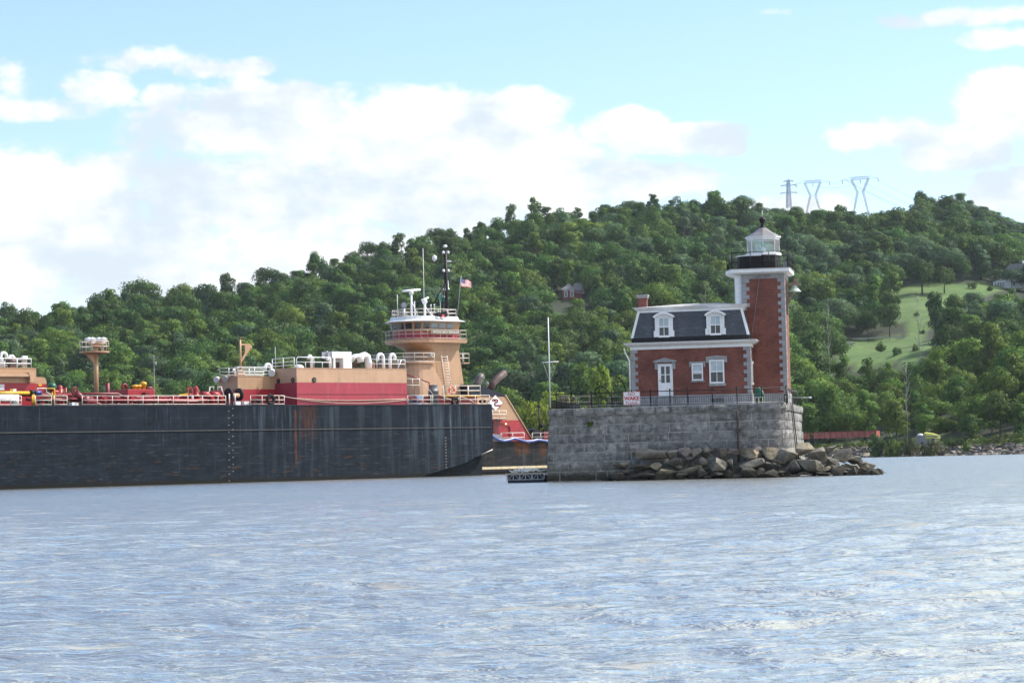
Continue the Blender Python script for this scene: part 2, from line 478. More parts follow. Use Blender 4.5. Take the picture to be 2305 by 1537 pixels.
def hull_mat(name, base, xr=None, ztop=7.4):
    """black steel plate: wash-down streaks, scrapes, weld seams, rust"""
    m, t, b = newmat(name)
    co = t.new('ShaderNodeTexCoord').outputs['Object']
    x, y, z = t.sep(co)
    n = t.noise(t.mapping(co, (.5, 1, .9)), 1.2, 6, .65)
    c = t.mix(t.maprange(n, .35, .75), base, tuple(q * 2.0 for q in base))
    # wide bleached wash from the scuppers, strongest aft
    big = t.maprange(t.noise(t.mapping(co, (.09, 1, .10), loc=(6, 2, 3)), 1.0, 3, .55), .40, .62)
    aft = t.math('MULTIPLY', t.maprange(x, -46, -14, .12, 1.0), t.math('ADD', .25, t.math('MULTIPLY', big, .75)))
    w1 = t.noise(t.mapping(co, (1.0, 1, .055)), 1.25, 4, .6)
    topf = t.maprange(z, 2.6, 6.6, .35, 1.0)
    c = t.mix(t.math('MULTIPLY', t.math('MULTIPLY', t.maprange(w1, .46, .70), aft), t.math('MULTIPLY', topf, .9)), c, (.095, .125, .16))
    w2 = t.noise(t.mapping(co, (2.6, 1, .10), loc=(3, 0, 2)), 1.4, 3, .6)
    c = t.mix(t.math('MULTIPLY', t.maprange(w2, .58, .74), t.math('MULTIPLY', t.math('MULTIPLY', topf, big), .5)), c, (.15, .20, .27))
    # scrapes along the side
    s1 = t.noise(t.mapping(co, (.32, 1, 2.6), loc=(1, 0, 5)), 1.6, 6, .7)
    low = t.maprange(z, 5.0, 4.2)
    c = t.mix(t.math('MULTIPLY', t.math('MULTIPLY', t.maprange(s1, .54, .70), low), .6), c, (.075, .09, .105))
    s2 = t.noise(t.mapping(co, (.9, 1, 9), loc=(8, 0, 1)), 1.1, 5, .7)
    c = t.mix(t.math('MULTIPLY', t.math('MULTIPLY', t.maprange(s2, .64, .74), low), .5), c, (.20, .21, .21))
    # rust
    r1 = t.noise(t.mapping(co, (.35, 1, 1.6), loc=(4, 0, 8)), 1.5, 6, .7)
    rl = t.maprange(z, 4.2, 1.2)
    c = t.mix(t.math('MULTIPLY', t.math('MULTIPLY', t.maprange(r1, .55, .68), rl), .75), c, (.075, .042, .022))
    if xr is not None:
        for xx, wd, z0, z1, k in xr:
            wob = t.math('MULTIPLY', t.math('SUBTRACT', t.noise(t.mapping(co, (0, 0, 1)), .8, 3), .5), .25)
            d = t.math('ABSOLUTE', t.math('ADD', t.math('SUBTRACT', x, xx), wob))
            f = t.math('MULTIPLY', t.maprange(d, wd, wd * .25), t.math('MULTIPLY', t.maprange(z, z0, z0 + 1.5), t.maprange(z, z1 + .1, z1 - .1)))
            f = t.math('MULTIPLY', f, t.maprange(t.noise(t.mapping(co, (3, 1, .5)), 2, 4), .3, .6))
            c = t.mix(t.math('MULTIPLY', f, k), c, (.16, .055, .02))
    # plate seams
    for per, off, wd in ((7.3, 1.0, .05),):
        fr = t.math('ABSOLUTE', t.math('SUBTRACT', t.math('FRACT', t.math('DIVIDE', t.math('ADD', x, 200 + off), per)), .5))
        c = t.mix(t.math('MULTIPLY', t.maprange(fr, .494, .4985), t.math('MULTIPLY', t.maprange(n, .42, .62), .22)), c, (.12, .13, .135))
    for zz in (2.1, 3.35, 6.2):
        d = t.math('ABSOLUTE', t.math('SUBTRACT', z, zz))
        c = t.mix(t.math('MULTIPLY', t.maprange(d, .05, .01), t.math('MULTIPLY', t.maprange(n, .42, .6), .16)), c, (.12, .12, .115))
    # slime line
    c = t.mix(t.maprange(t.math('ADD', z, t.math('MULTIPLY', n, .4)), .75, .35), c, (.012, .012, .011))
    t.put(b.inputs['Base Color'], c); b.inputs['Roughness'].default_value = .55; b.inputs['Specular IOR Level'].default_value = .09
    bp = t.new('ShaderNodeBump'); bp.inputs['Strength'].default_value = .25; bp.inputs['Distance'].default_value = .06
    t.put(bp.inputs['Height'], t.noise(t.mapping(co, (.45, 1, .45)), 1.0, 3)); t.put(b.inputs['Normal'], bp.outputs[0])
    return m
# ================================================================== SETTING: river, far bank, hill
rng = np.random.default_rng(7)

def grid_mesh(name, V, nr, nc, mat_, smooth=True):
    me = bpy.data.meshes.new(name)
    me.vertices.add(nr * nc); me.vertices.foreach_set('co', V.reshape(-1).astype(np.float32))
    i = np.arange((nr - 1) * (nc - 1)); r = i // (nc - 1); c = i % (nc - 1); a = r * nc + c
    F = np.stack([a, a + 1, a + nc + 1, a + nc], 1)
    me.loops.add(F.size); me.loops.foreach_set('vertex_index', F.reshape(-1).astype(np.int32))
    me.polygons.add(len(F)); me.polygons.foreach_set('loop_start', (np.arange(len(F)) * 4).astype(np.int32))
    me.polygons.foreach_set('use_smooth', np.full(len(F), smooth)); me.materials.append(mat_)
    me.update(); me.validate()
    o = bpy.data.objects.new(name, me); COL.objects.link(o); return o

def water_mat():
    m, t, b = newmat('river_water')
    pos = t.new('ShaderNodeNewGeometry').outputs['Position']
    n = t.noise(t.mapping(pos, (.02, .05, 1)), 1.0, 3)
    h1 = t.noise(t.mapping(pos, (1.3, 2.9, 1), rot=(0, 0, .16)), 1.9, 3, .55, .3)
    h2 = t.noise(t.mapping(pos, (.45, 1.0, 1), rot=(0, 0, -.12)), 1.0, 3, .55)
    h3 = t.noise(t.mapping(pos, (4.5, 9, 1), rot=(0, 0, .3)), 1.6, 3, .6)
    h4 = t.noise(t.mapping(pos, (.085, .26, 1), rot=(0, 0, .1)), 1.0, 3, .6)
    h = t.math('ADD', t.math('MULTIPLY', h4, 1.2), t.math('MULTIPLY', h1, .40)); h = t.math('ADD', h, t.math('ADD', t.math('MULTIPLY', h2, .75), t.math('MULTIPLY', h3, .12)))
    dull_face = t.maprange(t.noise(t.mapping(pos, (.55, 1.0, 1), rot=(0, 0, .2)), 1.0, 4, .5, .4), .62, .68)  # wave faces with little reflection, painted as patches of brown body colour
    bp = t.new('ShaderNodeBump'); bp.inputs['Strength'].default_value = 1.0; bp.inputs['Distance'].default_value = .20
    _x, _y, _z = t.sep(pos); t.put(bp.inputs['Height'], t.math('ADD', h, t.math('MULTIPLY', _y, .92)))      # constant normal tilt towards the camera, added so the water mirrors higher sky
    df = t.new('ShaderNodeBsdfDiffuse'); t.put(df.inputs[0], t.mix(dull_face, t.mix(n, (.21, .20, .165), (.30, .285, .24)), (.36, .345, .31))); t.put(df.inputs['Normal'], bp.outputs[0])
    gl = t.new('ShaderNodeBsdfGlossy'); gl.inputs['Roughness'].default_value = .07; gl.inputs[0].default_value = (.97, 1.0, .93, 1); t.put(gl.inputs['Normal'], bp.outputs[0])
    fr = t.new('ShaderNodeFresnel'); fr.inputs[0].default_value = 1.45; t.put(fr.inputs['Normal'], bp.outputs[0])
    mx = t.new('ShaderNodeMixShader'); t.put(mx.inputs[0], t.math('SUBTRACT', t.math('ADD', t.math('MULTIPLY', fr.outputs[0], 1.0), .43, clamp=True), t.math('MULTIPLY', dull_face, .42)))
    t.l.new(df.outputs[0], mx.inputs[1]); t.l.new(gl.outputs[0], mx.inputs[2]); t.l.new(mx.outputs[0], t.n['Material Output'].inputs['Surface'])
    return m

def build_water():
    nr, nc = 1150, 480
    # rows even in the sight line from 9 m out to 900 m
    q = np.linspace(1 / 8.5, 1 / 900.0, nr); D = 1 / q
    A = np.linspace(-rad(21), rad(21), nc)
    DD, AA = np.meshgrid(D, A, indexing='ij')
    x = DD * np.tan(AA); y = DD.copy(); z = np.zeros_like(x)
    dstep = np.gradient(D)[:, None]; cstep = DD * (A[1] - A[0])
    r = np.random.default_rng(3)
    amps = 0.0
    for k in range(46):
        lam = 0.34 * (6.5 / .34) ** (k / 45)
        th = r.normal(rad(97), rad(40))
        kx, ky = 2 * math.pi / lam * math.cos(th), 2 * math.pi / lam * math.sin(th)
        a = .0050 * lam ** .55
        eff = np.abs(ky) * dstep * 1.2 + abs(kx) * cstep
        fade = np.clip((2.6 - eff) / 1.6, 0, 1)
        # wave groups: amplitude wanders over the surface
        gx, gy, gp = r.normal(0, .05), r.normal(0, .09), r.uniform(0, 6.28)
        grp = .75 + .45 * np.sin(gx * x + gy * y + gp)
        ph = kx * x + ky * y + r.uniform(0, 6.28)
        s = np.sin(ph)
        z += a * fade * grp * (s + .28 * np.cos(2 * ph))
    V = np.stack([x, y, z], -1)
    o = grid_mesh('river', V, nr, nc, water_mat()); tag(o, kind='structure'); return o
build_water()

# skyline of the wooded hill (photograph pixels), used to give the hill its height along each bearing
SKY = [(-600, 700), (-200, 690), (0, 690), (60, 695), (130, 680), (200, 662), (260, 648), (320, 640), (400, 640), (460, 638), (520, 632), (600, 606), (700, 585),
       (740, 568), (800, 552), (870, 535), (930, 524), (1000, 510), (1060, 492), (1120, 486), (1180, 470), (1240, 455), (1300, 456), (1370, 455), (1420, 436),
       (1500, 428), (1610, 427), (1700, 440), (1760, 450), (1830, 456), (1890, 462), (1950, 458), (2000, 444), (2060, 430), (2130, 428), (2190, 436),
       (2250, 456), (2305, 486), (2500, 520), (2900, 560)]
SX = np.array([p[0] for p in SKY], float); SY = np.array([p[1] for p in SKY], float)

def yhor(px): return 1037.5 - math.tan(ROLL) * (px - 1152.5)
def bearing(px):                 # plan tangent x / y for a photograph column at the horizon
    r = ray(px, yhor(px)); return r.x / r.y
def col_of(x, y):                # photograph column of a plan position, measured at the horizon
    return 1152.5 + x / y * FP / 1.0
def shoreD(px): return float(np.interp(px, [-900, 0, 1200, 1700, 1950, 2120, 2305, 3200], [770, 760, 750, 720, 700, 672, 630, 560]))
def ridgeD(px): return float(np.interp(px, [-900, 0, 600, 1200, 1600, 1900, 2100, 2305, 3200], [1180, 1180, 1230, 1330, 1380, 1400, 1450, 1450, 1450]))
TREEH = 14.0
def ridgeZ(px):
    D = ridgeD(px); y = float(np.interp(px, SX, SY)); return CAMH + (yhor(px) - y) * D / FP - TREEH * .86

def ground(x, y):
    """terrain height"""
    px = col_of(x, y); Ds, Dr = shoreD(px), ridgeD(px)
    u = (y - Ds) / (Dr - Ds); zr = ridgeZ(px)
    wob = 4.0 * mnoise.noise(Vector((x * .012, y * .012, 1.3))) + 2.0 * mnoise.noise(Vector((x * .03, y * .03, 4.1)))
    if u <= 0: return max(-3.0, (y - Ds) * .4)
    bank = 3.0 * min(1, u * (Dr - Ds) / 13.0)
    flat = 40.0 / (Dr - Ds)
    if u < flat: return bank
    s = (u - flat) / (1 - flat)
    if s <= 1: 
        g = s ** 1.08 * (1 - .10 * math.sin(math.pi * s))
        return bank + (zr - bank) * g + wob * min(1, s * 5) * min(1, (1 - s) * 4 + .15)
    return zr - (y - Dr) * .16 + wob * .15

def ground_hit(px, py, d0=640.0, d1=1500.0):
    """where the sight line of a pixel meets the hill"""
    r = ray(px, py); D = d0
    while D < d1:
        p = CAM + r * (D / r.y)
        if p.z < ground(p.x, p.y): return p
        D += 2.0
    return None

# clearings (photograph pixels of the ground): the lawn by the white house, the rough field under it
LAWN = [(2005, 655), (2050, 646), (2120, 640), (2190, 638), (2260, 648), (2225, 664), (2180, 678), (2130, 692), (2095, 720), (2088, 770), (2040, 765), (2030, 725), (2012, 690)]
FIELD = [(1872, 782), (1935, 762), (2015, 758), (2098, 768), (2090, 805), (2030, 822), (1960, 830), (1900, 826), (1878, 805)]
LAND = [(1965, 470), (2010, 462), (2060, 478), (2075, 500), (2030, 512), (1985, 495)]
def inpoly(p, poly):
    c = False; j = len(poly) - 1
    for i in range(len(poly)):
        (xi, yi), (xj, yj) = poly[i], poly[j]
        if (yi > p[1]) != (yj > p[1]) and p[0] < (xj - xi) * (p[1] - yi) / (yj - yi) + xi: c = not c
        j = i
    return c
def project(p):
    d = Vector(p) - CAM; k = d.dot(FW)
    return 1152.5 + FP * d.dot(CR) / k, 768.5 - FP * d.dot(CU) / k

def hill_mat():
    m, t, b = newmat('hill_ground')
    pos = t.new('ShaderNodeNewGeometry').outputs['Position']
    at_ = t.new('ShaderNodeAttribute'); at_.attribute_name = 'clearing'
    n = t.noise(pos, .05, 5, .6); n2 = t.noise(pos, .4, 5, .65)
    woods = t.mix(n, (.016, .024, .010), (.03, .04, .016))
    grass = t.mix(t.maprange(n, .35, .65), (.066, .130, .030), (.112, .180, .044))
    grass = t.mix(t.math('MULTIPLY', t.maprange(t.noise(pos, .13, 6, .7), .48, .6), .7), grass, (.07, .11, .028))
    t.put(b.inputs['Base Color'], t.mix(at_.outputs['Fac'], woods, grass)); b.inputs['Roughness'].default_value = .95
    bp = t.new('ShaderNodeBump'); bp.inputs['Strength'].default_value = .6; bp.inputs['Distance'].default_value = .6
    t.put(bp.inputs['Height'], n2); t.put(b.inputs['Normal'], bp.outputs[0])
    return m

def build_hill():
    cols = np.linspace(-900, 3200, 206); U = np.concatenate([np.linspace(-.06, .1, 17), np.linspace(.115, 1.25, 75)])
    nr, nc = len(U), len(cols); V = np.zeros((nr, nc, 3)); A = np.zeros(nr * nc)
    for j, px in enumerate(cols):
        b = bearing(px); Ds, Dr = shoreD(px), ridgeD(px)
        for i, u in enumerate(U):
            y = Ds + u * (Dr - Ds); x = b * y; z = ground(x, y); V[i, j] = (x, y, z)
            q = project((x, y, z))
            if inpoly(q, LAWN) or inpoly(q, FIELD) or inpoly(q, LAND): A[i * nc + j] = 1
            if -.002 < u < .075 and px > 1700: A[i * nc + j] = .75
    o = grid_mesh('hillside', V, nr, nc, hill_mat()); tag(o, kind='structure')
    at_ = o.data.attributes.new('clearing', 'FLOAT', 'POINT'); at_.data.foreach_set('value', A.astype(np.float32))
build_hill()

# ------------------------------------------------------------------ trees
def leaf_mat(name, dark, light, hue=.036):
    m, t, b = newmat(name)
    gm = t.new('ShaderNodeNewGeometry'); oi = t.new('ShaderNodeObjectInfo')
    co = t.new('ShaderNodeTexCoord').outputs['Object']
    n = t.noise(co, .42, 3, .5)
    f = t.math('ADD', t.math('MULTIPLY', t.maprange(n, .3, .7), .72), t.math('MULTIPLY', gm.outputs['Random Per Island'], .28))
    c = t.mix(f, dark, light)
    hs = t.new('ShaderNodeHueSaturation'); t.put(hs.inputs['Color'], c)
    t.put(hs.inputs['Hue'], t.math('ADD', .5 - hue * .5, t.math('MULTIPLY', oi.outputs['Random'], hue)))
    rv = t.math('FRACT', t.math('MULTIPLY', oi.outputs['Random'], 17.3))
    t.put(hs.inputs['Value'], t.math('ADD', .72, t.math('MULTIPLY', rv, .56)))
    hs.inputs['Saturation'].default_value = 1.06
    df = t.new('ShaderNodeBsdfDiffuse'); tl = t.new('ShaderNodeBsdfTranslucent')
    t.put(df.inputs[0], hs.outputs[0]); t.put(tl.inputs[0], hs.outputs[0])
    gl = t.new('ShaderNodeBsdfGlossy'); gl.inputs['Roughness'].default_value = .5
    mx = t.new('ShaderNodeMixShader'); mx.inputs[0].default_value = .40
    t.l.new(df.outputs[0], mx.inputs[1]); t.l.new(tl.outputs[0], mx.inputs[2])
    m2 = t.new('ShaderNodeMixShader'); m2.inputs[0].default_value = .012
    t.l.new(mx.outputs[0], m2.inputs[1]); t.l.new(gl.outputs[0], m2.inputs[2])
    t.l.new(m2.outputs[0], t.n['Material Output'].inputs['Surface'])
    return m
LEAF = {'dark': leaf_mat('dark_leaves', (.044, .086, .029), (.092, .158, .049)),
        'mid': leaf_mat('mid_leaves', (.062, .118, .033), (.120, .204, .056)),
        'yellow': leaf_mat('yellow_green_leaves', (.082, .140, .031), (.162, .248, .058)),
        'grey': leaf_mat('grey_green_leaves', (.062, .112, .056), (.122, .192, .097)),
        'lime': leaf_mat('lime_leaves', (.15, .22, .028), (.31, .41, .07)),
        'russet': leaf_mat('russet_leaves', (.08, .045, .03), (.15, .09, .06)),
        'blue': leaf_mat('blue_needles', (.022, .045, .042), (.05, .082, .074)),
        'scrub': leaf_mat('scrub_leaves', (.055, .07, .03), (.12, .125, .055))}
M_BARK = paint('bark', (.075, .06, .045), .9, .3, 2)
M_DEAD = paint('dead_wood', (.25, .23, .21), .9, .2, 2)

def leaf_mesh(name, clumps, mat_, nleaf, size, seed, droop=0.0):
    """leaf-sized quads over the skins of many clumps; clumps = [(centre, radius xyz)]"""
    r = np.random.default_rng(seed)
    wts = np.array([c[1][0] * c[1][0] + c[1][0] * c[1][2] for c in clumps]); wts = wts / wts.sum()
    idx = r.choice(len(clumps), nleaf, p=wts)
    C = np.array([c[0] for c in clumps])[idx]; Rr = np.array([c[1] for c in clumps])[idx]
    d = r.normal(size=(nleaf, 3)); d[:, 2] = d[:, 2] * .9 + .22; d /= np.linalg.norm(d, axis=1)[:, None]
    rad_ = 1 - np.abs(r.normal(0, .16, nleaf))[:, None] + (r.random((nleaf, 1)) < .06) * r.uniform(0, .35, (nleaf, 1))
    P = C + d * Rr * rad_
    nrm = d + r.normal(0, .55, (nleaf, 3)); nrm /= np.linalg.norm(nrm, axis=1)[:, None]
    a = np.cross(nrm, r.normal(size=(nleaf, 3))); a /= np.linalg.norm(a, axis=1)[:, None]; b = np.cross(nrm, a)
    s = (size * r.uniform(.6, 1.35, nleaf))[:, None]
    q = r.uniform(.55, 1.0, (nleaf, 1))
    V = np.stack([P - a * s * .5 - b * s * q * .25, P + a * s * .15 - b * s * q * .5, P + a * s * .5 + b * s * q * .2, P - a * s * .1 + b * s * q * .5], 1)
    me = bpy.data.meshes.new(name)
    me.vertices.add(nleaf * 4); me.vertices.foreach_set('co', V.reshape(-1).astype(np.float32))
    me.loops.add(nleaf * 4); me.loops.foreach_set('vertex_index', np.arange(nleaf * 4, dtype=np.int32))
    me.polygons.add(nleaf); me.polygons.foreach_set('loop_start', (np.arange(nleaf) * 4).astype(np.int32))
    me.materials.append(mat_); me.polygons.foreach_set('use_smooth', np.ones(nleaf, bool)); me.update(); me.validate()
    # leaves of a clump are lit as a soft mass: normals follow the skin of the clump
    ctr = np.average(np.array([c[0] for c in clumps]), axis=0); og = P - ctr; og /= np.linalg.norm(og, axis=1)[:, None] + 1e-6
    nn = d * .72 + og * .38 + r.normal(0, .13, (nleaf, 3)); nn /= np.linalg.norm(nn, axis=1)[:, None]
    me.normals_split_custom_set_from_vertices(np.repeat(nn, 4, axis=0).astype(np.float32).tolist())
    return me

def crown_clumps(kind, r, R, H):
    cl = []
    if kind == 'round':
        for _ in range(24):
            d = r.normal(size=3); d /= np.linalg.norm(d); d[2] = abs(d[2]) * 1.1 - .38
            k = r.uniform(.40, .74)
            rr = R * r.uniform(.30, .50)
            cl.append(((d[0] * R * k, d[1] * R * k, H * .56 + d[2] * H * .40 * k / .7), (rr, rr, rr * .88)))
    elif kind == 'broad':
        for _ in range(30):
            a = r.uniform(0, 6.28); k = math.sqrt(r.random()) * .86; rr = R * r.uniform(.28, .46)
            cl.append(((math.cos(a) * R * k, math.sin(a) * R * k, H * (.40 + .44 * math.sqrt(max(0, 1 - k * k)) * r.uniform(.45, 1.05))), (rr, rr, rr * .78)))
    elif kind == 'tall':
        for _ in range(24):
            t_ = r.uniform(.18, .95); k = R * .72 * math.sin(math.pi * (t_ * .8 + .12)) ** .7 * r.uniform(.3, 1); a = r.uniform(0, 6.28); rr = R * r.uniform(.26, .42)
            cl.append(((math.cos(a) * k, math.sin(a) * k, H * t_), (rr, rr, rr * .9)))
    elif kind == 'tiered':
        for _ in range(30):
            t_ = r.choice([.35, .5, .64, .78, .9]) + r.normal(0, .02); k = R * (1.02 - t_ * .72) * r.uniform(.35, 1); a = r.uniform(0, 6.28); rr = R * r.uniform(.28, .44)
            cl.append(((math.cos(a) * k, math.sin(a) * k, H * t_), (rr, rr, rr * .62)))
    elif kind == 'conifer':
        for _ in range(34):
            t_ = r.random() ** 1.3 * .92 + .06; k = R * (1 - t_) * r.uniform(.5, 1); a = r.uniform(0, 6.28); rr = R * .22 * (1.25 - t_)
            cl.append(((math.cos(a) * k, math.sin(a) * k, H * t_), (rr * 1.3, rr * 1.3, rr * .55)))
    elif kind == 'shrub':
        for _ in range(16):
            a = r.uniform(0, 6.28); k = math.sqrt(r.random()) * .8; rr = R * r.uniform(.22, .42)
            cl.append(((math.cos(a) * R * k, math.sin(a) * R * k, H * r.uniform(.15, .8) * (1 - .4 * k)), (rr, rr, rr * .8)))
    elif kind == 'column':
        for _ in range(18):
            t_ = r.uniform(.05, .95); rr = R * r.uniform(.45, .6); a = r.uniform(0, 6.28)
            k = R * (.4 + .35 * max(0, t_ - .7) / .3)
            cl.append(((math.cos(a) * k, math.sin(a) * k, H * t_), (rr, rr, rr)))
    return cl

def trunk_mesh(name, r, H, R, mat_, limbs=6, top=.55):
    mb = MB(); lean = (r.normal(0, .15), r.normal(0, .15))
    mb.tube([(0, 0, -1.0), (lean[0] * .4, lean[1] * .4, H * .25), (lean[0], lean[1], H * top)], .028 * H, 6, .010 * H)
    for k in range(limbs):
        a = 6.28 * k / limbs + r.uniform(-.4, .4); z0 = H * r.uniform(.25, top * .95); L_ = R * r.uniform(.5, .85)
        mb.tube([(lean[0] * .5, lean[1] * .5, z0), (math.cos(a) * L_ * .5, math.sin(a) * L_ * .5, z0 + H * .10), (math.cos(a) * L_, math.sin(a) * L_, z0 + H * .24)], .012 * H, 4, .004 * H)
    o = mb.build(name, mat_); me = o.data; bpy.data.objects.remove(o); return me

PROTO = {}
def proto(kind, hue, seed, R, H, n=1500, leaf=.72):
    r = np.random.default_rng(seed)
    cm = leaf_mesh('crown', crown_clumps(kind, r, R, H), LEAF[hue], n, leaf, seed)
    tm = trunk_mesh('trunk', r, H, R, M_BARK, top=.9 if kind in ('conifer', 'column') else .6)
    PROTO.setdefault((kind, hue), []).append((cm, tm))
sd_ = 11
for hue in ('dark', 'mid', 'yellow', 'grey'):
    for kind, R_, H_ in (('round', 5.4, 12.5), ('broad', 6.6, 11.5), ('tall', 4.4, 14.5), ('tiered', 5.4, 12.5)):
        proto(kind, hue, sd_, R_, H_, 3000, .54); sd_ += 1
proto('broad', 'lime', 51, 6.0, 10.5, 1900, .62); proto('tall', 'lime', 54, 4.0, 11.5, 1700, .6); proto('conifer', 'blue', 52, 3.4, 13.5, 1500, .6)
proto('tall', 'russet', 53, 2.6, 9.5, 420, .6)
proto('shrub', 'scrub', 61, 2.4, 2.6, 700, .36); proto('shrub', 'dark', 62, 3.0, 4.0, 800, .4); proto('shrub', 'mid', 63, 2.6, 3.2, 800, .4)
proto('column', 'mid', 64, 1.6, 5.0, 900, .36); proto('shrub', 'yellow', 65, 1.8, 2.0, 600, .32)

def plant(name, kind, hue, pos, s, rz, label, cat, group, sz=1.0):
    cm, tm = PROTO[(kind, hue)][0]
    root = bpy.data.objects.new(name, None); COL.objects.link(root); root.empty_display_size = .5
    root.location = pos; root.rotation_euler = (0, 0, rz); root.scale = (s, s, s * sz)
    tag(root, label, cat, group)
    for nm, me in (('crown', cm), ('trunk', tm)):
        c = bpy.data.objects.new(nm, me); COL.objects.link(c); c.parent = root
    return root
# ------------------------------------------------------------------ woodland on the hill: list of trees, the largest visible as objects
HOUSES = [(1255, 1316, 638, 667, 1138), (2226, 2340, 600, 652, 1182)]      # keep sight lines to the houses open
TREES = []      # (x, y, z, kind, hue, scale, rot, zscale, priority)

def manual(px, top, wid, D, kind, hue, base=None):
    p = at(px, 900, D); gz = ground(p.x, p.y); ppm = FP / D
    R = {'round': 5.4, 'broad': 6.6, 'tall': 4.4, 'tiered': 5.4, 'conifer': 3.4}[kind]
    H = {'round': 12.5, 'broad': 11.5, 'tall': 14.5, 'tiered': 12.5, 'conifer': 13.5}[kind]
    if hue == 'lime' and kind == 'broad': R, H = 6.0, 10.5
    if hue == 'lime' and kind == 'tall': R, H = 4.0, 11.5
    if hue == 'russet': R, H = 2.6, 9.5
    zt = CAMH + (yhor(px) - top) * D / FP
    if hue != 'lime':          # stand the tree where its size fits the slope
        best = None
        for Dk in range(int(shoreD(px)) + 28, 1440, 6):
            q = at(px, 900, Dk); sk = wid * Dk / FP / 2 / (R * 1.12); e = abs(CAMH + (yhor(px) - top) * Dk / FP - ground(q.x, q.y) - H * sk)
            if best is None or e < best[0]: best = (e, Dk)
        D = best[1]; p = at(px, 900, D); gz = ground(p.x, p.y); ppm = FP / D; zt = CAMH + (yhor(px) - top) * D / FP
    s = wid / ppm / 2 / (R * 1.12); h = min(max(4.0, (zt - gz)), H * s * (1.9 if hue == 'lime' else 1.5))
    TREES.append((p.x, p.y, gz - .3, kind, hue, s, random.uniform(0, 6.28), h / (H * s), 1))

random.seed(5)
for a in [  # lime trees by the pier
    (1254, 852, 104, 786, 'broad', 'lime'), (1200, 886, 90, 780, 'broad', 'lime'), (1300, 884, 84, 778, 'broad', 'lime'), (1352, 824, 84, 792, 'tall', 'lime'), (1398, 868, 50, 735, 'tall', 'yellow'),
    (1162, 925, 50, 740, 'broad', 'mid'), (1325, 885, 46, 726, 'broad', 'mid'),
    # foreshore trees at the right
    (1815, 925, 46, 730, 'round', 'yellow'), (1880, 908, 80, 728, 'broad', 'mid'), (1928, 912, 74, 726, 'broad', 'yellow'), (1900, 800, 60, 745, 'tall', 'yellow'), (1955, 806, 58, 738, 'tall', 'yellow'),
    (2005, 815, 52, 740, 'tall', 'yellow'), (2050, 822, 50, 735, 'tall', 'yellow'), (2085, 806, 46, 742, 'tall', 'yellow'), (2125, 780, 60, 735, 'tall', 'dark'), (2140, 828, 58, 722, 'tall', 'yellow'), (2180, 822, 56, 712, 'tall', 'yellow'),
    (2235, 828, 52, 705, 'tall', 'mid'), (2285, 818, 60, 700, 'tall', 'dark'), (1830, 840, 60, 740, 'tall', 'mid'), (1985, 890, 70, 716, 'round', 'mid'), (2060, 935, 66, 694, 'broad', 'dark'), (2110, 890, 60, 700, 'round', 'dark'), (2200, 900, 54, 690, 'round', 'mid'),
    (2255, 905, 60, 682, 'round', 'dark'), (2020, 925, 56, 700, 'round', 'dark'), (2165, 930, 56, 688, 'broad', 'dark'), (2230, 940, 50, 674, 'broad', 'dark'), (2295, 900, 60, 672, 'tall', 'mid'), (1850, 870, 60, 728, 'round', 'dark'),
    # trees on the lawn
    (2180, 520, 80, 1120, 'round', 'dark'),
    (2270, 660, 90, 850, 'broad', 'dark'), (2210, 735, 70, 810, 'round', 'mid'), (2130, 755, 60, 800, 'round', 'dark'),
    (1836, 500, 22, 1150, 'tall', 'russet'), (1060, 642, 34, 960, 'conifer', 'blue'), (1215, 436, 44, 1335, 'tall', 'mid'), (1160, 456, 36, 1330, 'tall', 'dark'), (515, 612, 50, 1195, 'tall', 'dark'),
    (235, 645, 88, 1110, 'round', 'dark'), (320, 622, 100, 1150, 'broad', 'mid'), (20, 672, 56, 1150, 'round', 'dark'), (410, 628, 74, 1180, 'round', 'yellow'), (835, 520, 54, 1270, 'broad', 'dark'), (605, 594, 70, 1220, 'broad', 'dark'), (718, 556, 50, 1240, 'round', 'mid'),
    (1195, 592, 100, 960, 'round', 'yellow'), (1205, 640, 110, 905, 'broad', 'mid'), (1110, 705, 120, 850, 'broad', 'mid'), (1230, 690, 90, 860, 'broad', 'mid'), (1370, 665, 90, 900, 'round', 'grey'), (1440, 560, 130, 1010, 'broad', 'mid'), (1480, 580, 110, 990, 'round', 'dark'),
    (460, 775, 130, 800, 'broad', 'mid'), (1270, 490, 84, 1240, 'round', 'grey')]:
    manual(*a)

def manualb(px, base, top, wid, kind, hue):
    p = ground_hit(px, base)
    if p is None: return
    R = {'round': 5.4, 'broad': 6.6, 'tall': 4.4, 'tiered': 5.4}[kind]; H = {'round': 12.5, 'broad': 11.5, 'tall': 14.5, 'tiered': 12.5}[kind]
    s = wid * p.y / FP / 2 / (R * 1.1); TREES.append((p.x, p.y, p.z - .3, kind, hue, s, px, (base - top) * p.y / FP / (H * s), 1))
for a in [(2076, 662, 575, 84, 'round', 'dark'), (2126, 660, 592, 60, 'round', 'dark'), (1972, 664, 596, 66, 'round', 'yellow'), (2020, 650, 590, 56, 'round', 'mid'), (2107, 772, 655, 56, 'tall', 'dark'), (2003, 762, 655, 62, 'tiered', 'dark'), (1955, 768, 690, 60, 'round', 'dark'),
          (2150, 716, 655, 64, 'round', 'mid'), (2190, 706, 650, 60, 'round', 'grey'), (2165, 760, 690, 80, 'broad', 'dark')]: manualb(*a)

LIMEY = max(t_[1] for t_ in TREES if t_[4] == 'lime') + 4; print('lime', LIMEY, [(round(t_[0]), round(t_[1]), round(t_[5], 2), round(t_[7], 2)) for t_ in TREES if t_[4] == 'lime'])
def blocked(q, x, y, top, hw=18):
    for x0, x1, y0, y1, D in HOUSES:
        if y < D + 6 and x0 - hw < q[0] < x1 + hw and top < y1 + 2 and q[1] > y0: return True
    return False

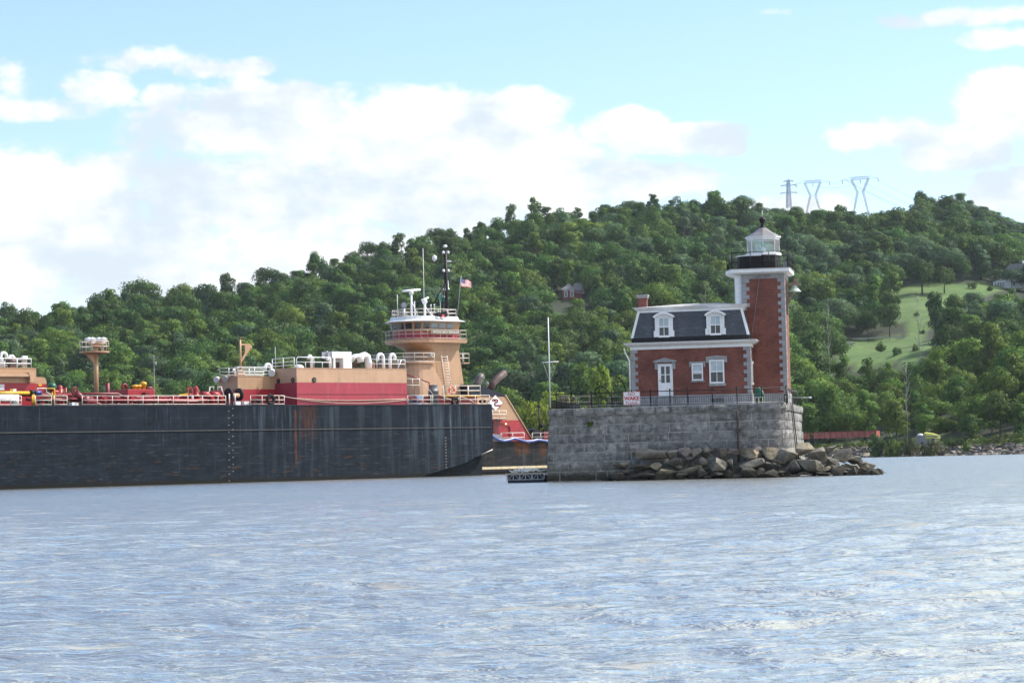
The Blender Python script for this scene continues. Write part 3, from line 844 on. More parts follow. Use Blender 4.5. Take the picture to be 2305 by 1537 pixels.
xs = 11.0
for iy in range(0, 84):
    yy = 690 + iy * 10.2
    for ix in range(-47, 48):
        x = ix * xs + (iy % 2) * xs * .5 + random.uniform(-2.8, 2.8); y = yy + random.uniform(-2.8, 2.8)
        px = col_of(x, y)
        if px < -330 or px > 2640: continue
        Ds, Dr = shoreD(px), ridgeD(px)
        if y < Ds + 26 or y > Dr + 30: continue
        z = ground(x, y); q = project((x, y, z))
        if inpoly(q, LAWN) or inpoly(q, FIELD) or inpoly(q, LAND): continue
        if any(abs(m[0] - x) < 5.5 and abs(m[1] - y) < 5.5 for m in TREES[:86]): continue
        u = (y - Ds) / (Dr - Ds)
        v = mnoise.noise(Vector((x * .011, y * .011, 8.0))) + random.gauss(0, .32)
        hue = 'dark' if v < -.22 else 'mid' if v < .16 else 'yellow' if v < .42 else 'grey'
        if px > 1780 and u < .25: hue = random.choice(['yellow', 'yellow', 'mid'])
        if px > 1380 and u > .62 and hue == 'yellow': hue = 'grey'
        kind = random.choices(['round', 'broad', 'tall', 'tiered'], [.36, .30, .16, .18])[0]
        s = random.uniform(.78, 1.55) * (.68 if u > .92 else 1.0)
        if u < .12: s *= .8
        Hh = {'round': 12.5, 'broad': 11.5, 'tall': 14.5, 'tiered': 12.5}[kind] * s
        top = project((x, y, z + Hh))[1]
        if blocked(q, x, y, top, 5.2 * s * FP / y): continue
        if 1905 < px < 1972 and top < 474: continue
        if 1140 < px < 1425 and y < LIMEY: continue
        if 1740 < px < 1860 and top < 446: continue
        sh = [project((x + dx * 4.0 * s, y, z + Hh * k)) for k, dx in ((.3, 0), (.6, -1), (.6, 1), (.6, 0), (.95, 0))]
        if any(inpoly(p_, pl) for p_ in sh for pl in (LAWN, FIELD)): continue
        TREES.append((x, y, z - .3, kind, hue, s, random.uniform(0, 6.28), random.uniform(.88, 1.15), 0))

# how much of each tree shows in the picture: near to far over a coarse buffer
BW, BH, BS = 577, 385, 4.0
buf = np.zeros((BH, BW), bool)
# the pier, the lighthouse, the boats hide what stands behind them
for x0, x1, y0, y1 in ((0, 1105, 912, 1100), (610, 916, 828, 912), (490, 610, 850, 912), (0, 82, 826, 912), (1236, 1800, 906, 1085), (1420, 1690, 690, 906), (1655, 1770, 520, 906), (890, 1035, 700, 912), (1105, 1170, 890, 990)):
    buf[int(y0 / BS):int(y1 / BS), int(x0 / BS):int(x1 / BS)] = True
order = sorted(range(len(TREES)), key=lambda i: TREES[i][1])
yyg, xxg = np.mgrid[0:BH, 0:BW]
SHOW = np.zeros(len(TREES)); PPOS = {}
for i in order:
    x, y, z, kind, hue, s, rz, zs, pr = TREES[i]
    R = {'round': 5.4, 'broad': 6.6, 'tall': 4.2, 'tiered': 5.2, 'conifer': 3.0}[kind] * s; H = {'round': 12.5, 'broad': 11.5, 'tall': 14.5, 'tiered': 12.5, 'conifer': 13.5}[kind] * s * zs
    cx, cy = project((x, y, z + H * .62)); ppm = FP / y
    PPOS[i] = (cx, cy)
    rx, ry = R * ppm / BS, H * .40 * ppm / BS; cx /= BS; cy /= BS
    x0, x1, y0, y1 = max(0, int(cx - rx)), min(BW, int(cx + rx) + 2), max(0, int(cy - ry)), min(BH, int(cy + ry) + 2)
    if x0 >= x1 or y0 >= y1: continue
    mk = ((xxg[y0:y1, x0:x1] - cx) / rx) ** 2 + ((yyg[y0:y1, x0:x1] - cy) / ry) ** 2 < 1
    sub = buf[y0:y1, x0:x1]
    SHOW[i] = (mk & ~sub).sum(); sub |= mk

MARKS = [(25, 'forward deckhouse'), (130, 'red hooded pipe'), (217, 'tan floodlight mast'), (312, 'red deck box'), (440, 'red pump'), (542, 'small tan davit'), (600, 'low tan deckhouse'), (668, 'tall deckhouse corner'),
         (765, 'white locker'), (850, 'white goosenecks'), (925, 'white radar post'), (1002, 'black tug mast'), (1048, 'striped flag'), (1125, 'exhaust pipes'), (1172, 'tug stern'), (1238, 'white flagpole'), (1285, 'hillside brick house'), (1345, 'black davit arches'),
         (1398, 'warning sign'), (1446, 'brick chimney'), (1495, 'dormer by the chimney'), (1560, 'slate roof'), (1610, 'dormer by the tower'), (1660, 'white tower bay'), (1716, 'lighthouse lantern'), (1785, 'bronze fog bell'), (1835, 'middle pylon'), (1880, 'old stone wall'), (1936, 'tallest pylon'),
         (1990, 'freight wagons'), (2045, 'lawn oaks'), (2100, 'yellow tarpaulin'), (2145, 'hill meadow'), (2190, 'vine-covered stump'), (2245, 'white gable'), (2295, 'white hill house')]
HUEW = {'dark': 'dark green', 'mid': 'mid green', 'yellow': 'yellow-green', 'grey': 'grey-green', 'lime': 'bright lime green', 'russet': 'russet half-dead', 'blue': 'blue-green'}
KINDW = {'round': 'round-crowned', 'broad': 'broad-crowned', 'tall': 'tall', 'tiered': 'layered', 'conifer': 'pointed'}
NAMEW = {'conifer': 'spruce_tree'}

def tree_label(i, nth=0):
    cx, cy = PPOS[i]; kind, hue = TREES[i][3], TREES[i][4]
    j = sorted(range(len(MARKS)), key=lambda k: abs(MARKS[k][0] - cx))[nth]; mx, mw = MARKS[j]
    nb = MARKS[j + 1][0] - mx if cx > mx and j + 1 < len(MARKS) else mx - MARKS[max(0, j - 1)][0] if j else 40
    off = cx - mx; rel = 'above' if abs(off) < max(8, nb * .2) else ('above and right of' if off > 0 else 'above and left of')
    if cy > 905 and cx > 1800: rel = rel.replace('above', 'beside', 1).replace('beside and', 'low and')
    sky_y = float(np.interp(cx, SX, SY)); f = (cy - sky_y) / max(60, 965 - sky_y)
    band = 'on the skyline' if f < .045 else 'under the skyline' if f < .13 else 'high on the hill' if f < .27 else 'fairly high up' if f < .42 else 'halfway up' if f < .57 else 'fairly low down' if f < .72 else 'low on the hill' if f < .86 else 'at the hill foot'
    return f"{HUEW[hue]} {KINDW[kind]} tree, {band}, {rel} the {mw}"

CAND = [i for i in sorted(range(len(TREES)), key=lambda i: (-TREES[i][8] * 1e6, -SHOW[i])) if SHOW[i] > 6]
seen, CHOSEN = {}, []
for i in CAND:
    if len(CHOSEN) >= 285: break
    L_ = tree_label(i)
    for nth in (1, 2, 3, 4, 5, 6):
        if (L_ in seen and TREES[i][8]) or len(L_.replace('-', ' ').split()) > 16: L_ = tree_label(i, nth)
    if L_ in seen: continue
    seen[L_] = i; CHOSEN.append(i)
LAB = {i: L_ for L_, i in seen.items()}; chosen_set = set(CHOSEN); CROWNS = {}
for i in CHOSEN:
    x, y, z, kind, hue, s, rz, zs, pr = TREES[i]
    o = plant(NAMEW.get(kind, 'tree'), kind, hue, (x, y, z), s, rz, LAB[i], 'tree', 'trees on the wooded hill', zs)
    CROWNS.setdefault((kind, hue), o.children[0] if o.children else None)
bpy.context.view_layer.update()
for o in list(bpy.data.objects):
    if o.name.split('.')[0] == 'crown' and o.parent is not None:
        for k, v in PROTO.items():
            if v[0][0] == o.data and CROWNS.get(k) is None: CROWNS[k] = o

def forest_mass():
    rest = [i for i in range(len(TREES)) if i not in chosen_set]
    keys = [k for k in CROWNS if k[1] in ('dark', 'mid', 'yellow', 'grey') and k[0] != 'conifer' and CROWNS[k] is not None]
    me = bpy.data.meshes.new('forest'); V = np.array([TREES[i][:3] for i in rest])
    me.vertices.add(len(rest)); me.vertices.foreach_set('co', V.reshape(-1).astype(np.float32))
    a = me.attributes.new('idx', 'INT', 'POINT'); a.data.foreach_set('value', np.array([keys.index((TREES[i][3], TREES[i][4])) if (TREES[i][3], TREES[i][4]) in keys else 0 for i in rest], np.int32))
    a = me.attributes.new('scl', 'FLOAT_VECTOR', 'POINT'); a.data.foreach_set('vector', np.array([(TREES[i][5], TREES[i][5], TREES[i][5] * TREES[i][7]) for i in rest], np.float32).reshape(-1))
    a = me.attributes.new('rot', 'FLOAT_VECTOR', 'POINT'); a.data.foreach_set('vector', np.array([(0, 0, TREES[i][6]) for i in rest], np.float32).reshape(-1))
    o = bpy.data.objects.new('forest', me); COL.objects.link(o)
    tag(o, 'rest of the dense green woodland covering the hill behind the river', 'woodland', kind='stuff')
    ng = bpy.data.node_groups.new('forest_instances', 'GeometryNodeTree')
    ng.interface.new_socket('Geometry', in_out='INPUT', socket_type='NodeSocketGeometry'); ng.interface.new_socket('Geometry', in_out='OUTPUT', socket_type='NodeSocketGeometry')
    N, Lk = ng.nodes, ng.links
    gi, go = N.new('NodeGroupInput'), N.new('NodeGroupOutput')
    jn = N.new('GeometryNodeJoinGeometry')
    for k in reversed(keys):
        oi = N.new('GeometryNodeObjectInfo'); oi.inputs['Object'].default_value = CROWNS[k]; oi.inputs['As Instance'].default_value = True
        Lk.new(oi.outputs['Geometry'], jn.inputs[0])
    ip = N.new('GeometryNodeInstanceOnPoints'); ip.inputs['Pick Instance'].default_value = True
    def na(nm, ty):
        n = N.new('GeometryNodeInputNamedAttribute'); n.data_type = ty; n.inputs['Name'].default_value = nm; return n.outputs['Attribute']
    Lk.new(gi.outputs[0], ip.inputs['Points']); Lk.new(jn.outputs[0], ip.inputs['Instance'])
    Lk.new(na('idx', 'INT'), ip.inputs['Instance Index']); Lk.new(na('rot', 'FLOAT_VECTOR'), ip.inputs['Rotation']); Lk.new(na('scl', 'FLOAT_VECTOR'), ip.inputs['Scale'])
    Lk.new(ip.outputs[0], go.inputs[0])
    md = o.modifiers.new('forest', 'NODES'); md.node_group = ng
forest_mass()

# bushes scattered over the hill meadow
for k, (px, py, wd, lab) in enumerate([(2063, 712, 16, 'small dark bush high in the hill meadow below the lawn oaks'), (2075, 752, 14, 'tiny bush beside the bare trunk in the hill meadow'),
        (1985, 792, 30, 'wide dark bush in the middle of the rough field'), (2020, 800, 26, 'rounded bush toward the lower edge of the rough field'), (2058, 790, 22, 'bush at the far end of the rough field'),
        (2188, 650, 22, 'clipped round bush on the lawn near the white hill house'), (2230, 655, 18, 'small bush right against the white hill house lawn edge')]):
    p = ground_hit(px, py)
    if p is not None: plant('bush', 'shrub', 'dark' if k % 2 else 'mid', (p.x, p.y, p.z - .2), wd * p.y / FP / 2 / 2.8, px, lab, 'bush', 'bushes on the hill meadow', 1.5)

# bare trees
def bare_tree(px, py0, py1, D, label, seed):
    p = at(px, py0, D); gz = ground(p.x, p.y); H = p.z - gz + (py0 - py1) * D / FP
    r = np.random.default_rng(seed); root = thing('dead_tree', label, 'tree', p=(p.x, p.y, gz), group='bare dead trees on the hill')
    a = MB(); a.tube([(0, 0, -.5), (.35, 0, H * .3), (.1, 0, H * .6), (.6, 0, H)], .15, 5, .04); a.build('trunk', M_DEAD, root)
    b = MB()
    for k in range(18):
        z0 = H * r.uniform(.3, .92); an = r.uniform(0, 6.28); L_ = r.uniform(1.5, 3.4)
        b.tube([(.2, 0, z0), (.2 + L_ * .5 * math.cos(an), L_ * .5 * math.sin(an), z0 + L_ * .6), (.2 + L_ * .8 * math.cos(an), L_ * .8 * math.sin(an), z0 + L_ * 1.3)], .08, 4, .03)
    b.build('branches', M_DEAD, root)
bare_tree(1862, 725, 668, 860, 'bare grey dead tree among green ones right of the brick tower', 1)
bare_tree(1586, 690, 640, 905, 'bare pale dead tree showing just over the slate roof', 2)
bare_tree(2038, 880, 815, 715, 'grey dead tree standing among the shore trees above the yellow tarpaulin', 3)
bare_tree(2068, 770, 655, 868, 'thin bare dead trunk standing alone in the hill meadow', 4)

# ------------------------------------------------------------------ far shore at the right: riprap, shrubs, wagons
def hullrock(r, sx, sy, sz, n=15):
    b = bmesh.new()
    for _ in range(n):
        d = r.normal(size=3); d /= np.linalg.norm(d); k = r.uniform(.8, 1.05)
        d = np.sign(d) * np.abs(d) ** .75
        b.verts.new((d[0] * sx * k, d[1] * sy * k, d[2] * sz * k))
    res = bmesh.ops.convex_hull(b, input=b.verts)
    bmesh.ops.delete(b, geom=[g for g in res['geom_interior'] if isinstance(g, bmesh.types.BMVert)], context='VERTS')
    vs = list(b.verts); ix = {v: i for i, v in enumerate(vs)}
    V = [tuple(v.co) for v in vs]; F = [[ix[v] for v in f.verts] for f in b.faces]; b.free()
    return V, F

def shore_rubble():
    r = np.random.default_rng(21); mb = MB()
    for k in range(1500):
        px = r.uniform(1640, 2420); Ds = shoreD(px); y = Ds + r.uniform(-2.5, 12.5); x = bearing(px) * y
        s = r.uniform(.35, 1.0) * (1.35 if r.random() < .12 else 1)
        V, F = hullrock(r, s * 1.35, s, s * .62, 11)
        a = r.uniform(0, 6.28); ca, sa = math.cos(a), math.sin(a); tl = r.normal(0, .3)
        z0 = max(-.15, ground(x, y)) + r.uniform(-.1, .3)
        mb.mi = int(r.choice([0, 1, 2, 3], p=[.42, .22, .28, .08]))
        mb.add([(x + ca * v[0] - sa * v[1], y + sa * v[0] + ca * v[1], z0 + v[2] + v[0] * tl) for v in V], F)
    o = mb.build('shore_rubble', [stone_mat('shore_' + m.name, [tuple(c * .8 for c in q) for q in cc], 1.6, tide=False, moss=False, bump=.6, isl=.5) for m, cc in zip(M_ROCKS, (
        [(.19, .165, .145), (.38, .34, .29), (.24, .21, .18)], [(.28, .235, .17), (.50, .43, .33), (.34, .285, .21)], [(.09, .08, .07), (.20, .18, .16), (.13, .115, .10)], [(.25, .19, .16), (.40, .32, .28), (.27, .22, .19)]))])
    tag(o, 'bank of broken grey and brown riprap rocks along the far shore', 'riprap', kind='stuff')
shore_rubble()

def shore_grass():
    r = np.random.default_rng(22); cl = []
    for k in range(170):
        px = r.uniform(1700, 2420); y = shoreD(px) + r.uniform(12, 25); x = bearing(px) * y; s = r.uniform(.7, 1.7)
        cl.append(((x, y, ground(x, y) + s * .25), (s * 1.3, s, s * .7)))
    me = leaf_mesh('shore_grass', cl, leaf_mat('rank_grass', (.075, .10, .025), (.15, .18, .06)), 9000, .5, 5)
    o = bpy.data.objects.new('shore_grass', me); COL.objects.link(o)
    tag(o, 'rank green grass and weeds above the riprap on the far shore', 'grass', kind='stuff')
shore_grass()

for px, wid, top, D, hue, kind, lab in [
    (1985, 72, 952, 694, 'dark', 'shrub', 'dark bushy shrub at the end of the red freight wagons'),
    (1790, 40, 985, 700, 'dark', 'shrub', 'small shrub below the red wagons next to the pier'),
    (1903, 32, 985, 688, 'scrub', 'shrub', 'olive shrub in the grass under the long red wagon'),
    (2012, 46, 984, 684, 'yellow', 'shrub', 'pale yellow-green shrub on the bank right of the wagons'),
    (2050, 50, 978, 683, 'scrub', 'shrub', 'low olive shrub left of the yellow tarpaulin'),
    (2098, 60, 982, 672, 'scrub', 'shrub', 'brownish shrub just under the yellow tarpaulin'),
    (2148, 56, 972, 676, 'dark', 'shrub', 'dark shrub between the yellow tarpaulin and the vine-covered stump'),
    (2176, 28, 988, 664, 'mid', 'shrub', 'small round shrub on the rocks below the vine-covered stump'),
    (2188, 58, 972, 678, 'scrub', 'shrub', 'brown-green thicket wrapped round the foot of the vine-covered stump'),
    (2225, 44, 975, 664, 'dark', 'shrub', 'dark shrub right of the vine-covered stump'),
    (2262, 62, 970, 660, 'scrub', 'shrub', 'wide brownish shrub second from the end of the far bank'),
    (2300, 62, 966, 652, 'mid', 'shrub', 'green shrub at the very end of the far bank')]:
    p = at(px, 990, D); gz = ground(p.x, p.y)
    R_ = {'scrub': (2.4, 2.6), 'dark': (3.0, 4.0), 'mid': (2.6, 3.2), 'yellow': (1.8, 2.0)}[hue]
    s = wid / (FP / D) / 2 / R_[0] / 1.05; h = CAMH + (yhor(px) - top) * D / FP - gz
    plant('shrub', 'shrub', hue, (p.x, p.y, gz - .2), s, px * 1.3, lab, 'shrub', 'shrubs on the far bank', max(.6, h / (R_[1] * s)))
p = at(2190, 980, 676); gz = ground(p.x, p.y)
plant('vine_stump', 'column', 'mid', (p.x, p.y, gz - .2), 1.0, .4, 'tall stump smothered in green vines rising from the far bank', 'stump', None, (CAMH + (yhor(2190) - 950) * 676 / FP - gz) / 5.0)

# red gondola wagons on the shore railway
def gondola(px0, px1, top0, top1, D0, D1, label, mats):
    a, b = at(px0, 980, D0), at(px1, 980, D1)
    L_ = math.hypot(b.x - a.x, b.y - a.y); th = math.atan2(b.y - a.y, b.x - a.x)
    zt = CAMH + (yhor(px0) - top0) * D0 / FP
    fr = Frame((a.x, a.y), th); zb = zt - 2.35
    root = thing('gondola_wagon', label, 'freight wagon', fr, (0, 0, zb), 'freight wagons on the shore railway')
    m = MB(); m.box(0, L_, 0, 2.8, .55, .7); m.box(0, L_, 0, .08, .7, 2.3); m.box(0, L_, 2.72, 2.8, .7, 2.3); m.box(0, .08, .08, 2.72, .7, 2.3); m.box(L_ - .08, L_, .08, 2.72, .7, 2.3)
    m.build('body', mats, root)
    m = MB(); n = max(3, int(L_ / 1.7))
    for i in range(n + 1):
        x = .06 + (L_ - .2) * i / n; m.box(x - .06, x + .14, -.12, -.002, .6, 2.28)
    m.build('side_stakes', M_WAGD, root)
    m = MB(); m.box(-.05, L_ + .05, -.16, .1, 2.28, 2.42); m.box(-.05, L_ + .05, 2.7, 2.95, 2.28, 2.42); m.build('top_rail', M_WAGD, root)
    for s_ in (.14, .86):
        m = MB()
        for dx in (-.85, .85): m.tube([(L_ * s_ + dx, .4, .3), (L_ * s_ + dx, .55, .3)], .42, 12)
        m.box(L_ * s_ - 1.2, L_ * s_ + 1.2, .36, .5, .28, .5); m.build('bogie', M_BLACK, root)
def wagon_mat():
    m = paint('wagon_rust_red', (.34, .10, .075), .7, .25, .5, (.42, .25, .20), .6, .2); return m
M_WAG = wagon_mat(); M_WAGD = paint('wagon_rib_red', (.22, .045, .033), .7, .25, 1, RUST, .5)
M_WAGB = paint('wagon_faded', (.34, .12, .075), .7, .3, .8, (.5, .38, .32), .6)
gondola(1803, 1824, 974, 974, 716, 716, 'short faded red gondola wagon tucked against the stone pier', M_WAGB)
gondola(1830, 1973, 973, 970, 715, 706, 'long rust-red gondola wagon with ribbed sides on the far shore', M_WAG)

# covered boat by the bank: white hull end and yellow tarpaulin
fr = Frame(tuple(at(2062, 990, 690))[:2], rad(-6)); gz = ground(*tuple(at(2085, 990, 690))[:2])
root = thing('covered_boat', 'small beached boat under a yellow tarpaulin with its white end showing', 'boat', fr, (0, 0, gz))
zt = CAMH + (yhor(2090) - 973) * 690 / FP - gz
m = MB(); m.loft([[(x, y * w_, z) for y, z in ((-1.1, .2), (1.1, .2), (1.2, zt - .9), (-1.2, zt - .9))] for x, w_ in ((0, .6), (1.2, 1), (5.5, 1), (6.4, .5))]); m.build('hull', M_GREYP, root)
m = MB(); m.loft([[(2.2, -1.25, zt - 1.6), (2.2, -.7, zt - .3), (2.2, 0, zt - .05), (2.2, 1.25, zt - 1.6)], [(2.7, -1.45, zt - 1.7), (2.7, -.8, zt - .2), (2.7, 0, zt + .15), (2.7, 1.45, zt - 1.7)], [(4.6, -1.45, zt - 1.7), (4.6, -.8, zt - .5), (4.6, 0, zt - .2), (4.6, 1.45, zt - 1.7)], [(6.6, -1.0, zt - 1.8), (6.6, -.6, zt - 1.0), (6.6, 0, zt - .9), (6.6, 1.0, zt - 1.8)]], closed=False)
o = m.build('tarpaulin', paint('yellow_tarpaulin', (.33, .34, .05), .7, .2, 2), root); sl = o.modifiers.new('thick', 'SOLIDIFY'); sl.thickness = .05
m = MB(); m.lathe([(.9, 0), (.85, .3), (.6, .5), (.2, .58)], (1.2, -.1, zt - .85), 12); m.build('cabin_top', M_WHITE, root)
p = at(2092, 985, 693)
root = thing('tee_post', 'thin post with a short crossbar standing by the yellow tarpaulin', 'post', p=(p.x, p.y, gz))
m = MB(); h_ = CAMH + (yhor(2092) - 967) * 693 / FP - gz; m.tube([(0, 0, -.3), (0, 0, h_)], .09, 6); m.build('post', M_WOOD, root)
m = MB(); m.bar((-.9, 0, h_), (.9, 0, h_), .14); m.build('crossbar', M_PLANK, root)

# old stone wall and road edge below the meadow
p = ground_hit(1905, 779) or at(1905, 779, 850)
root = thing('stone_wall', 'short grey stone retaining wall at the edge of the hill meadow', 'wall', Frame((p.x, p.y), rad(4)), (0, 0, p.z - 1))
r_ = np.random.default_rng(4); m = MB()
for i in range(46):
    V, F = hullrock(r_, r_.uniform(.3, .7), .4, r_.uniform(.25, .45), 10); ox, oz = r_.uniform(-6, 3.5), r_.uniform(.8, 2.6) * (1 if i % 3 else .8)
    m.add([(v[0] + ox, v[1], v[2] + oz) for v in V], F)
m.build('stonework', M_STONE, root)
m = MB(); m.box(-1.0, .8, -.5, .6, .5, 2.6); m.build('concrete_pier', M_STONE, root)
p0, p1 = ground_hit(1918, 768) or at(1918, 766, 868), ground_hit(2035, 764) or at(2035, 761, 880); p0.z += 1.0; p1.z += 1.0
root = thing('guard_rail', 'long pale road guard rail crossing the foot of the hill meadow', 'guard rail', p=tuple(p0))
d = p1 - p0; m = MB(); m.bar((0, 0, 0), d, .1, .5); m.build('beam', M_STEEL, root)
for i in range(8):
    m = MB(); q = d * (i / 7); m.box(q.x - .08, q.x + .08, q.y + .1, q.y + .22, q.z - 1.3, q.z + .2); m.build('post', M_WOOD, root)

# ------------------------------------------------------------------ houses on the hill
M_SHINGLE = paint('grey_shingles', (.16, .165, .18), .8, .15, 1); M_BRICKF = paint('far_red_brick', (.20, .06, .05), .85, .15, 1)
def brick_house():
    q_h = ground_hit(1285, 674) or at(1285, 674, 950); D = q_h.y; print('brick house', D); p = at(1262, 668, D); fr = Frame((p.x, p.y), rad(-8)); k = D / FP
    root = thing('brick_house', 'red brick house with steep grey roofs half hidden in the trees', 'house', fr, (0, 0, p.z - 4))
    root.scale = (D / 950,) * 3
    m = MB(); m.box(.7, 5.2, 0, 5, 0, 6.3); m.box(5.2, 8.2, 1.2, 6, 0, 5.6); m.build('wall', M_BRICKF, root)
    m = MB(); m.loft([[(.3, -.5, 6.1), (5.5, -.5, 6.1), (5.5, 5.5, 6.1), (.3, 5.5, 6.1)], [(2.8, 2.3, 8.4), (3.0, 2.3, 8.4), (3.0, 2.7, 8.4), (2.8, 2.7, 8.4)]]); 
    m.loft([[(3.5, .9, 5.2), (8.8, .9, 4.2), (8.8, 7, 4.2), (3.5, 7, 5.2)], [(5, 3.6, 8.6), (7.6, 3.6, 8.6), (7.6, 4.2, 8.6), (5, 4.2, 8.6)]])
    m.build('roof', M_SHINGLE, root)
    m = MB(); m.box(.45, 5.4, -.25, -.1, 5.75, 6.12); m.build('eave_board', M_TRIM, root)
    for x in (1.4, 3.7):
        m = MB(); m.box(x, x + 1.3, -.1, -.003, 3.2, 5.5); f = m.build('window', M_TRIM, root)
        m = MB(); m.box(x + .2, x + 1.1, -.14, -.102, 3.4, 5.3); m.build('pane', M_GLASS, f)
brick_house()
def white_house():
    p = ground_hit(2262, 648) or at(2262, 648, 1040); D = p.y; print('white house', D, project(p)); k = FP / D
    fr = Frame(tuple(at(2236, 648, D))[:2], rad(-14)); z0 = p.z - .4
    root = thing('white_house', 'white hill house with a sloping grey roof and glazed porch beside the lawn', 'house', fr, (0, 0, z0))
    root.scale = (D / 1035,) * 3
    m = MB(); m.box(4.5, 16, 1.5, 8, 0, 7.2); m.build('main_wall', M_TRIM, root)
    m = MB(); m.prism([(0, 0), (7.4, 0), (7.4, 6.0), (0, 2.9)], .6, 5.6, 'y'); m.build('porch_wall', M_TRIM, root)
    m = MB(); m.prism([(-.5, 2.75), (7.6, 6.15), (7.6, 6.5), (-.5, 3.1)], .2, 6.0, 'y'); m.prism([(4.2, 7.2), (16.3, 7.2), (16.3, 7.4), (13, 10.2), (7.4, 10.2), (4.2, 7.4)], 1.1, 8.4, 'y'); m.build('roof', M_SHINGLE, root)
    m = MB(); m.box(3.1, 3.9, 2.5, 3.3, 4.5, 7.9); m.build('chimney', M_TRIM, root)
    m = MB(); m.box(12, 12.8, 4, 4.8, 8, 11.6); m.build('chimney', M_TRIM, root)
    for i in range(4):
        m = MB(); x = .6 + i * 1.05; m.box(x, x + .75, .52, .598, .9, 2.6); m.build('porch_window', M_GLASS, root)
    for i in range(5):
        m = MB(); x = 7.9 + i * 1.6; m.box(x, x + .9, 1.42, 1.498, 2.8 if i % 2 else 1.2, 5.4 if i % 2 else 3.0); m.build('window', M_GLASS, root)
white_house()

# utility pole among the trees
p = at(347, 838, 790); gz = ground(p.x, p.y); root = thing('utility_pole', 'grey wooden utility pole with a transformer can among the low trees', 'utility pole', p=(p.x, p.y, gz))
h_ = CAMH + (yhor(347) - 799) * 790 / FP - gz
m = MB(); m.tube([(0, 0, -.5), (0, 0, h_)], .16, 7, .11); m.build('pole', M_DEAD, root)
m = MB(); m.bar((-1.1, 0, h_ - .7), (1.1, 0, h_ - .7), .12); m.build('crossarm', M_DEAD, root)
m = MB(); m.lathe([(.05, 0), (.3, .05), (.3, 1.1), (.1, 1.2)], (.55, -.1, h_ - 3.4), 10); m.build('transformer', M_STEEL, root)

# ------------------------------------------------------------------ pylons and lines
def lattice(mb, corners0, corners1, n, r):
    """lattice leg between two quads"""
    c0, c1 = [Vector(c) for c in corners0], [Vector(c) for c in corners1]
    prev = c0
    for i in range(4): mb.tube([c0[i], c1[i]], r * 1.3, 4)
    for k in range(1, n + 1):
        cur = [a.lerp(b, k / n) for a, b in zip(c0, c1)]
        for i in range(4):
            j = (i + 1) % 4
            mb.tube([prev[i], cur[j]], r, 4, caps=False); mb.tube([prev[j], cur[i]], r, 4, caps=False); mb.tube([cur[i], cur[j]], r, 4, caps=False)
        prev = cur
def sq(x, y, z, h): return [(x - h, y - h, z), (x + h, y - h, z), (x + h, y + h, z), (x - h, y + h, z)]

def delta_pylon(px, ytop, ywaist, ybase, D, rot, label, wid):
    c = at(px, ybase, D)
    if ybase > 480: c = ground_hit(px, ybase) or c; D = c.y
    k = D / FP; fr = Frame((c.x, c.y), rot)
    H = (ybase - ytop) * k; Wz = (ybase - ywaist) * k; B = wid * k / 2
    root = thing('pylon', label, 'pylon', fr, (0, 0, c.z), 'power line pylons on the ridge')
    m = MB(); r = .045
    lattice(m, sq(-B * .95, 0, -3, .25), sq(-B * .30, 0, Wz, .5), 5, r * .8); lattice(m, sq(B * .95, 0, -3, .25), sq(B * .30, 0, Wz, .5), 5, r * .8)
    m.tube([(-B * .95, 0, -3), (0, 0, Wz * .55), (B * .95, 0, -3)], r, 4); m.tube([(-B * .3, 0, Wz), (B * .3, 0, Wz)], r, 4); m.build('legs', M_PYLON, root)
    zb = H * .80
    for s in (-1, 1):
        m = MB(); lattice(m, sq(s * B * .30, 0, Wz, .5), sq(s * B * .92, 0, zb, .55), 6, r * .8); m.build('waist_arm', M_PYLON, root)
    m = MB(); lattice(m, [(-B * .95, -.5, zb - .2), (-B * .95, .5, zb - .2), (-B * .95, .5, zb + 1.3), (-B * .95, -.5, zb + 1.3)], [(B * .95, -.5, zb - .2), (B * .95, .5, zb - .2), (B * .95, .5, zb + 1.3), (B * .95, -.5, zb + 1.3)], 8, r * .8)
    for s in (-1, 1):
        m.tube([(s * B * .9, 0, zb + 1.2), (s * B * 2.0, 0, zb - .1)], r * 1.3, 4); m.tube([(s * B * .9, 0, zb - .1), (s * B * 2.0, 0, zb - .1)], r * 1.3, 4)
        m.tube([(s * B * 1.02, 0, zb + 1.2), (s * B * .78, 0, H), (s * B * .5, 0, zb + 1.2)], r, 4)
    m.build('crossarm', M_PYLON, root)
    for x in (-B * 1.95, 0, B * 1.95):
        m = MB(); m.tube([(x, 0, zb - .1), (x + .4, 0, zb - 2.2)], .2, 5); m.build('insulator', M_PYLON, root)
    return fr, c, zb, B
P1 = delta_pylon(1938, 383, 432, 482, 1415, rad(-28), 'tallest steel pylon with spread arms in front of the farther hilltop', 44)
P2 = delta_pylon(1831, 394, 440, 478, 1520, rad(-24), 'middle steel pylon of the three, with a V-shaped upper frame', 40)
def single_pylon(px, ytop, ybase, D, label):
    c = at(px, ybase, D); k = D / FP; fr = Frame((c.x, c.y), rad(-20)); H = (ybase - ytop) * k
    root = thing('pylon', label, 'pylon', fr, (0, 0, c.z), 'power line pylons on the ridge')
    m = MB(); lattice(m, sq(0, 0, -2, 1.5), sq(0, 0, H * .92, .8), 9, .1); m.tube([(0, 0, H * .9), (0, 0, H)], .12, 4); m.build('mast', M_PYLON, root)
    for z, w_ in ((H * .9, 3.0), (H * .74, 5.0), (H * .46, 5.4)):
        m = MB()
        for s in (-1, 1):
            m.tube([(0, 0, z + .7), (s * w_, 0, z)], .14, 4); m.tube([(0, 0, z - .4), (s * w_, 0, z)], .14, 4)
            m.tube([(s * w_, 0, z), (s * (w_ - .6), 0, z - .9)], .16, 4)
        m.build('crossarm', M_PYLON, root)
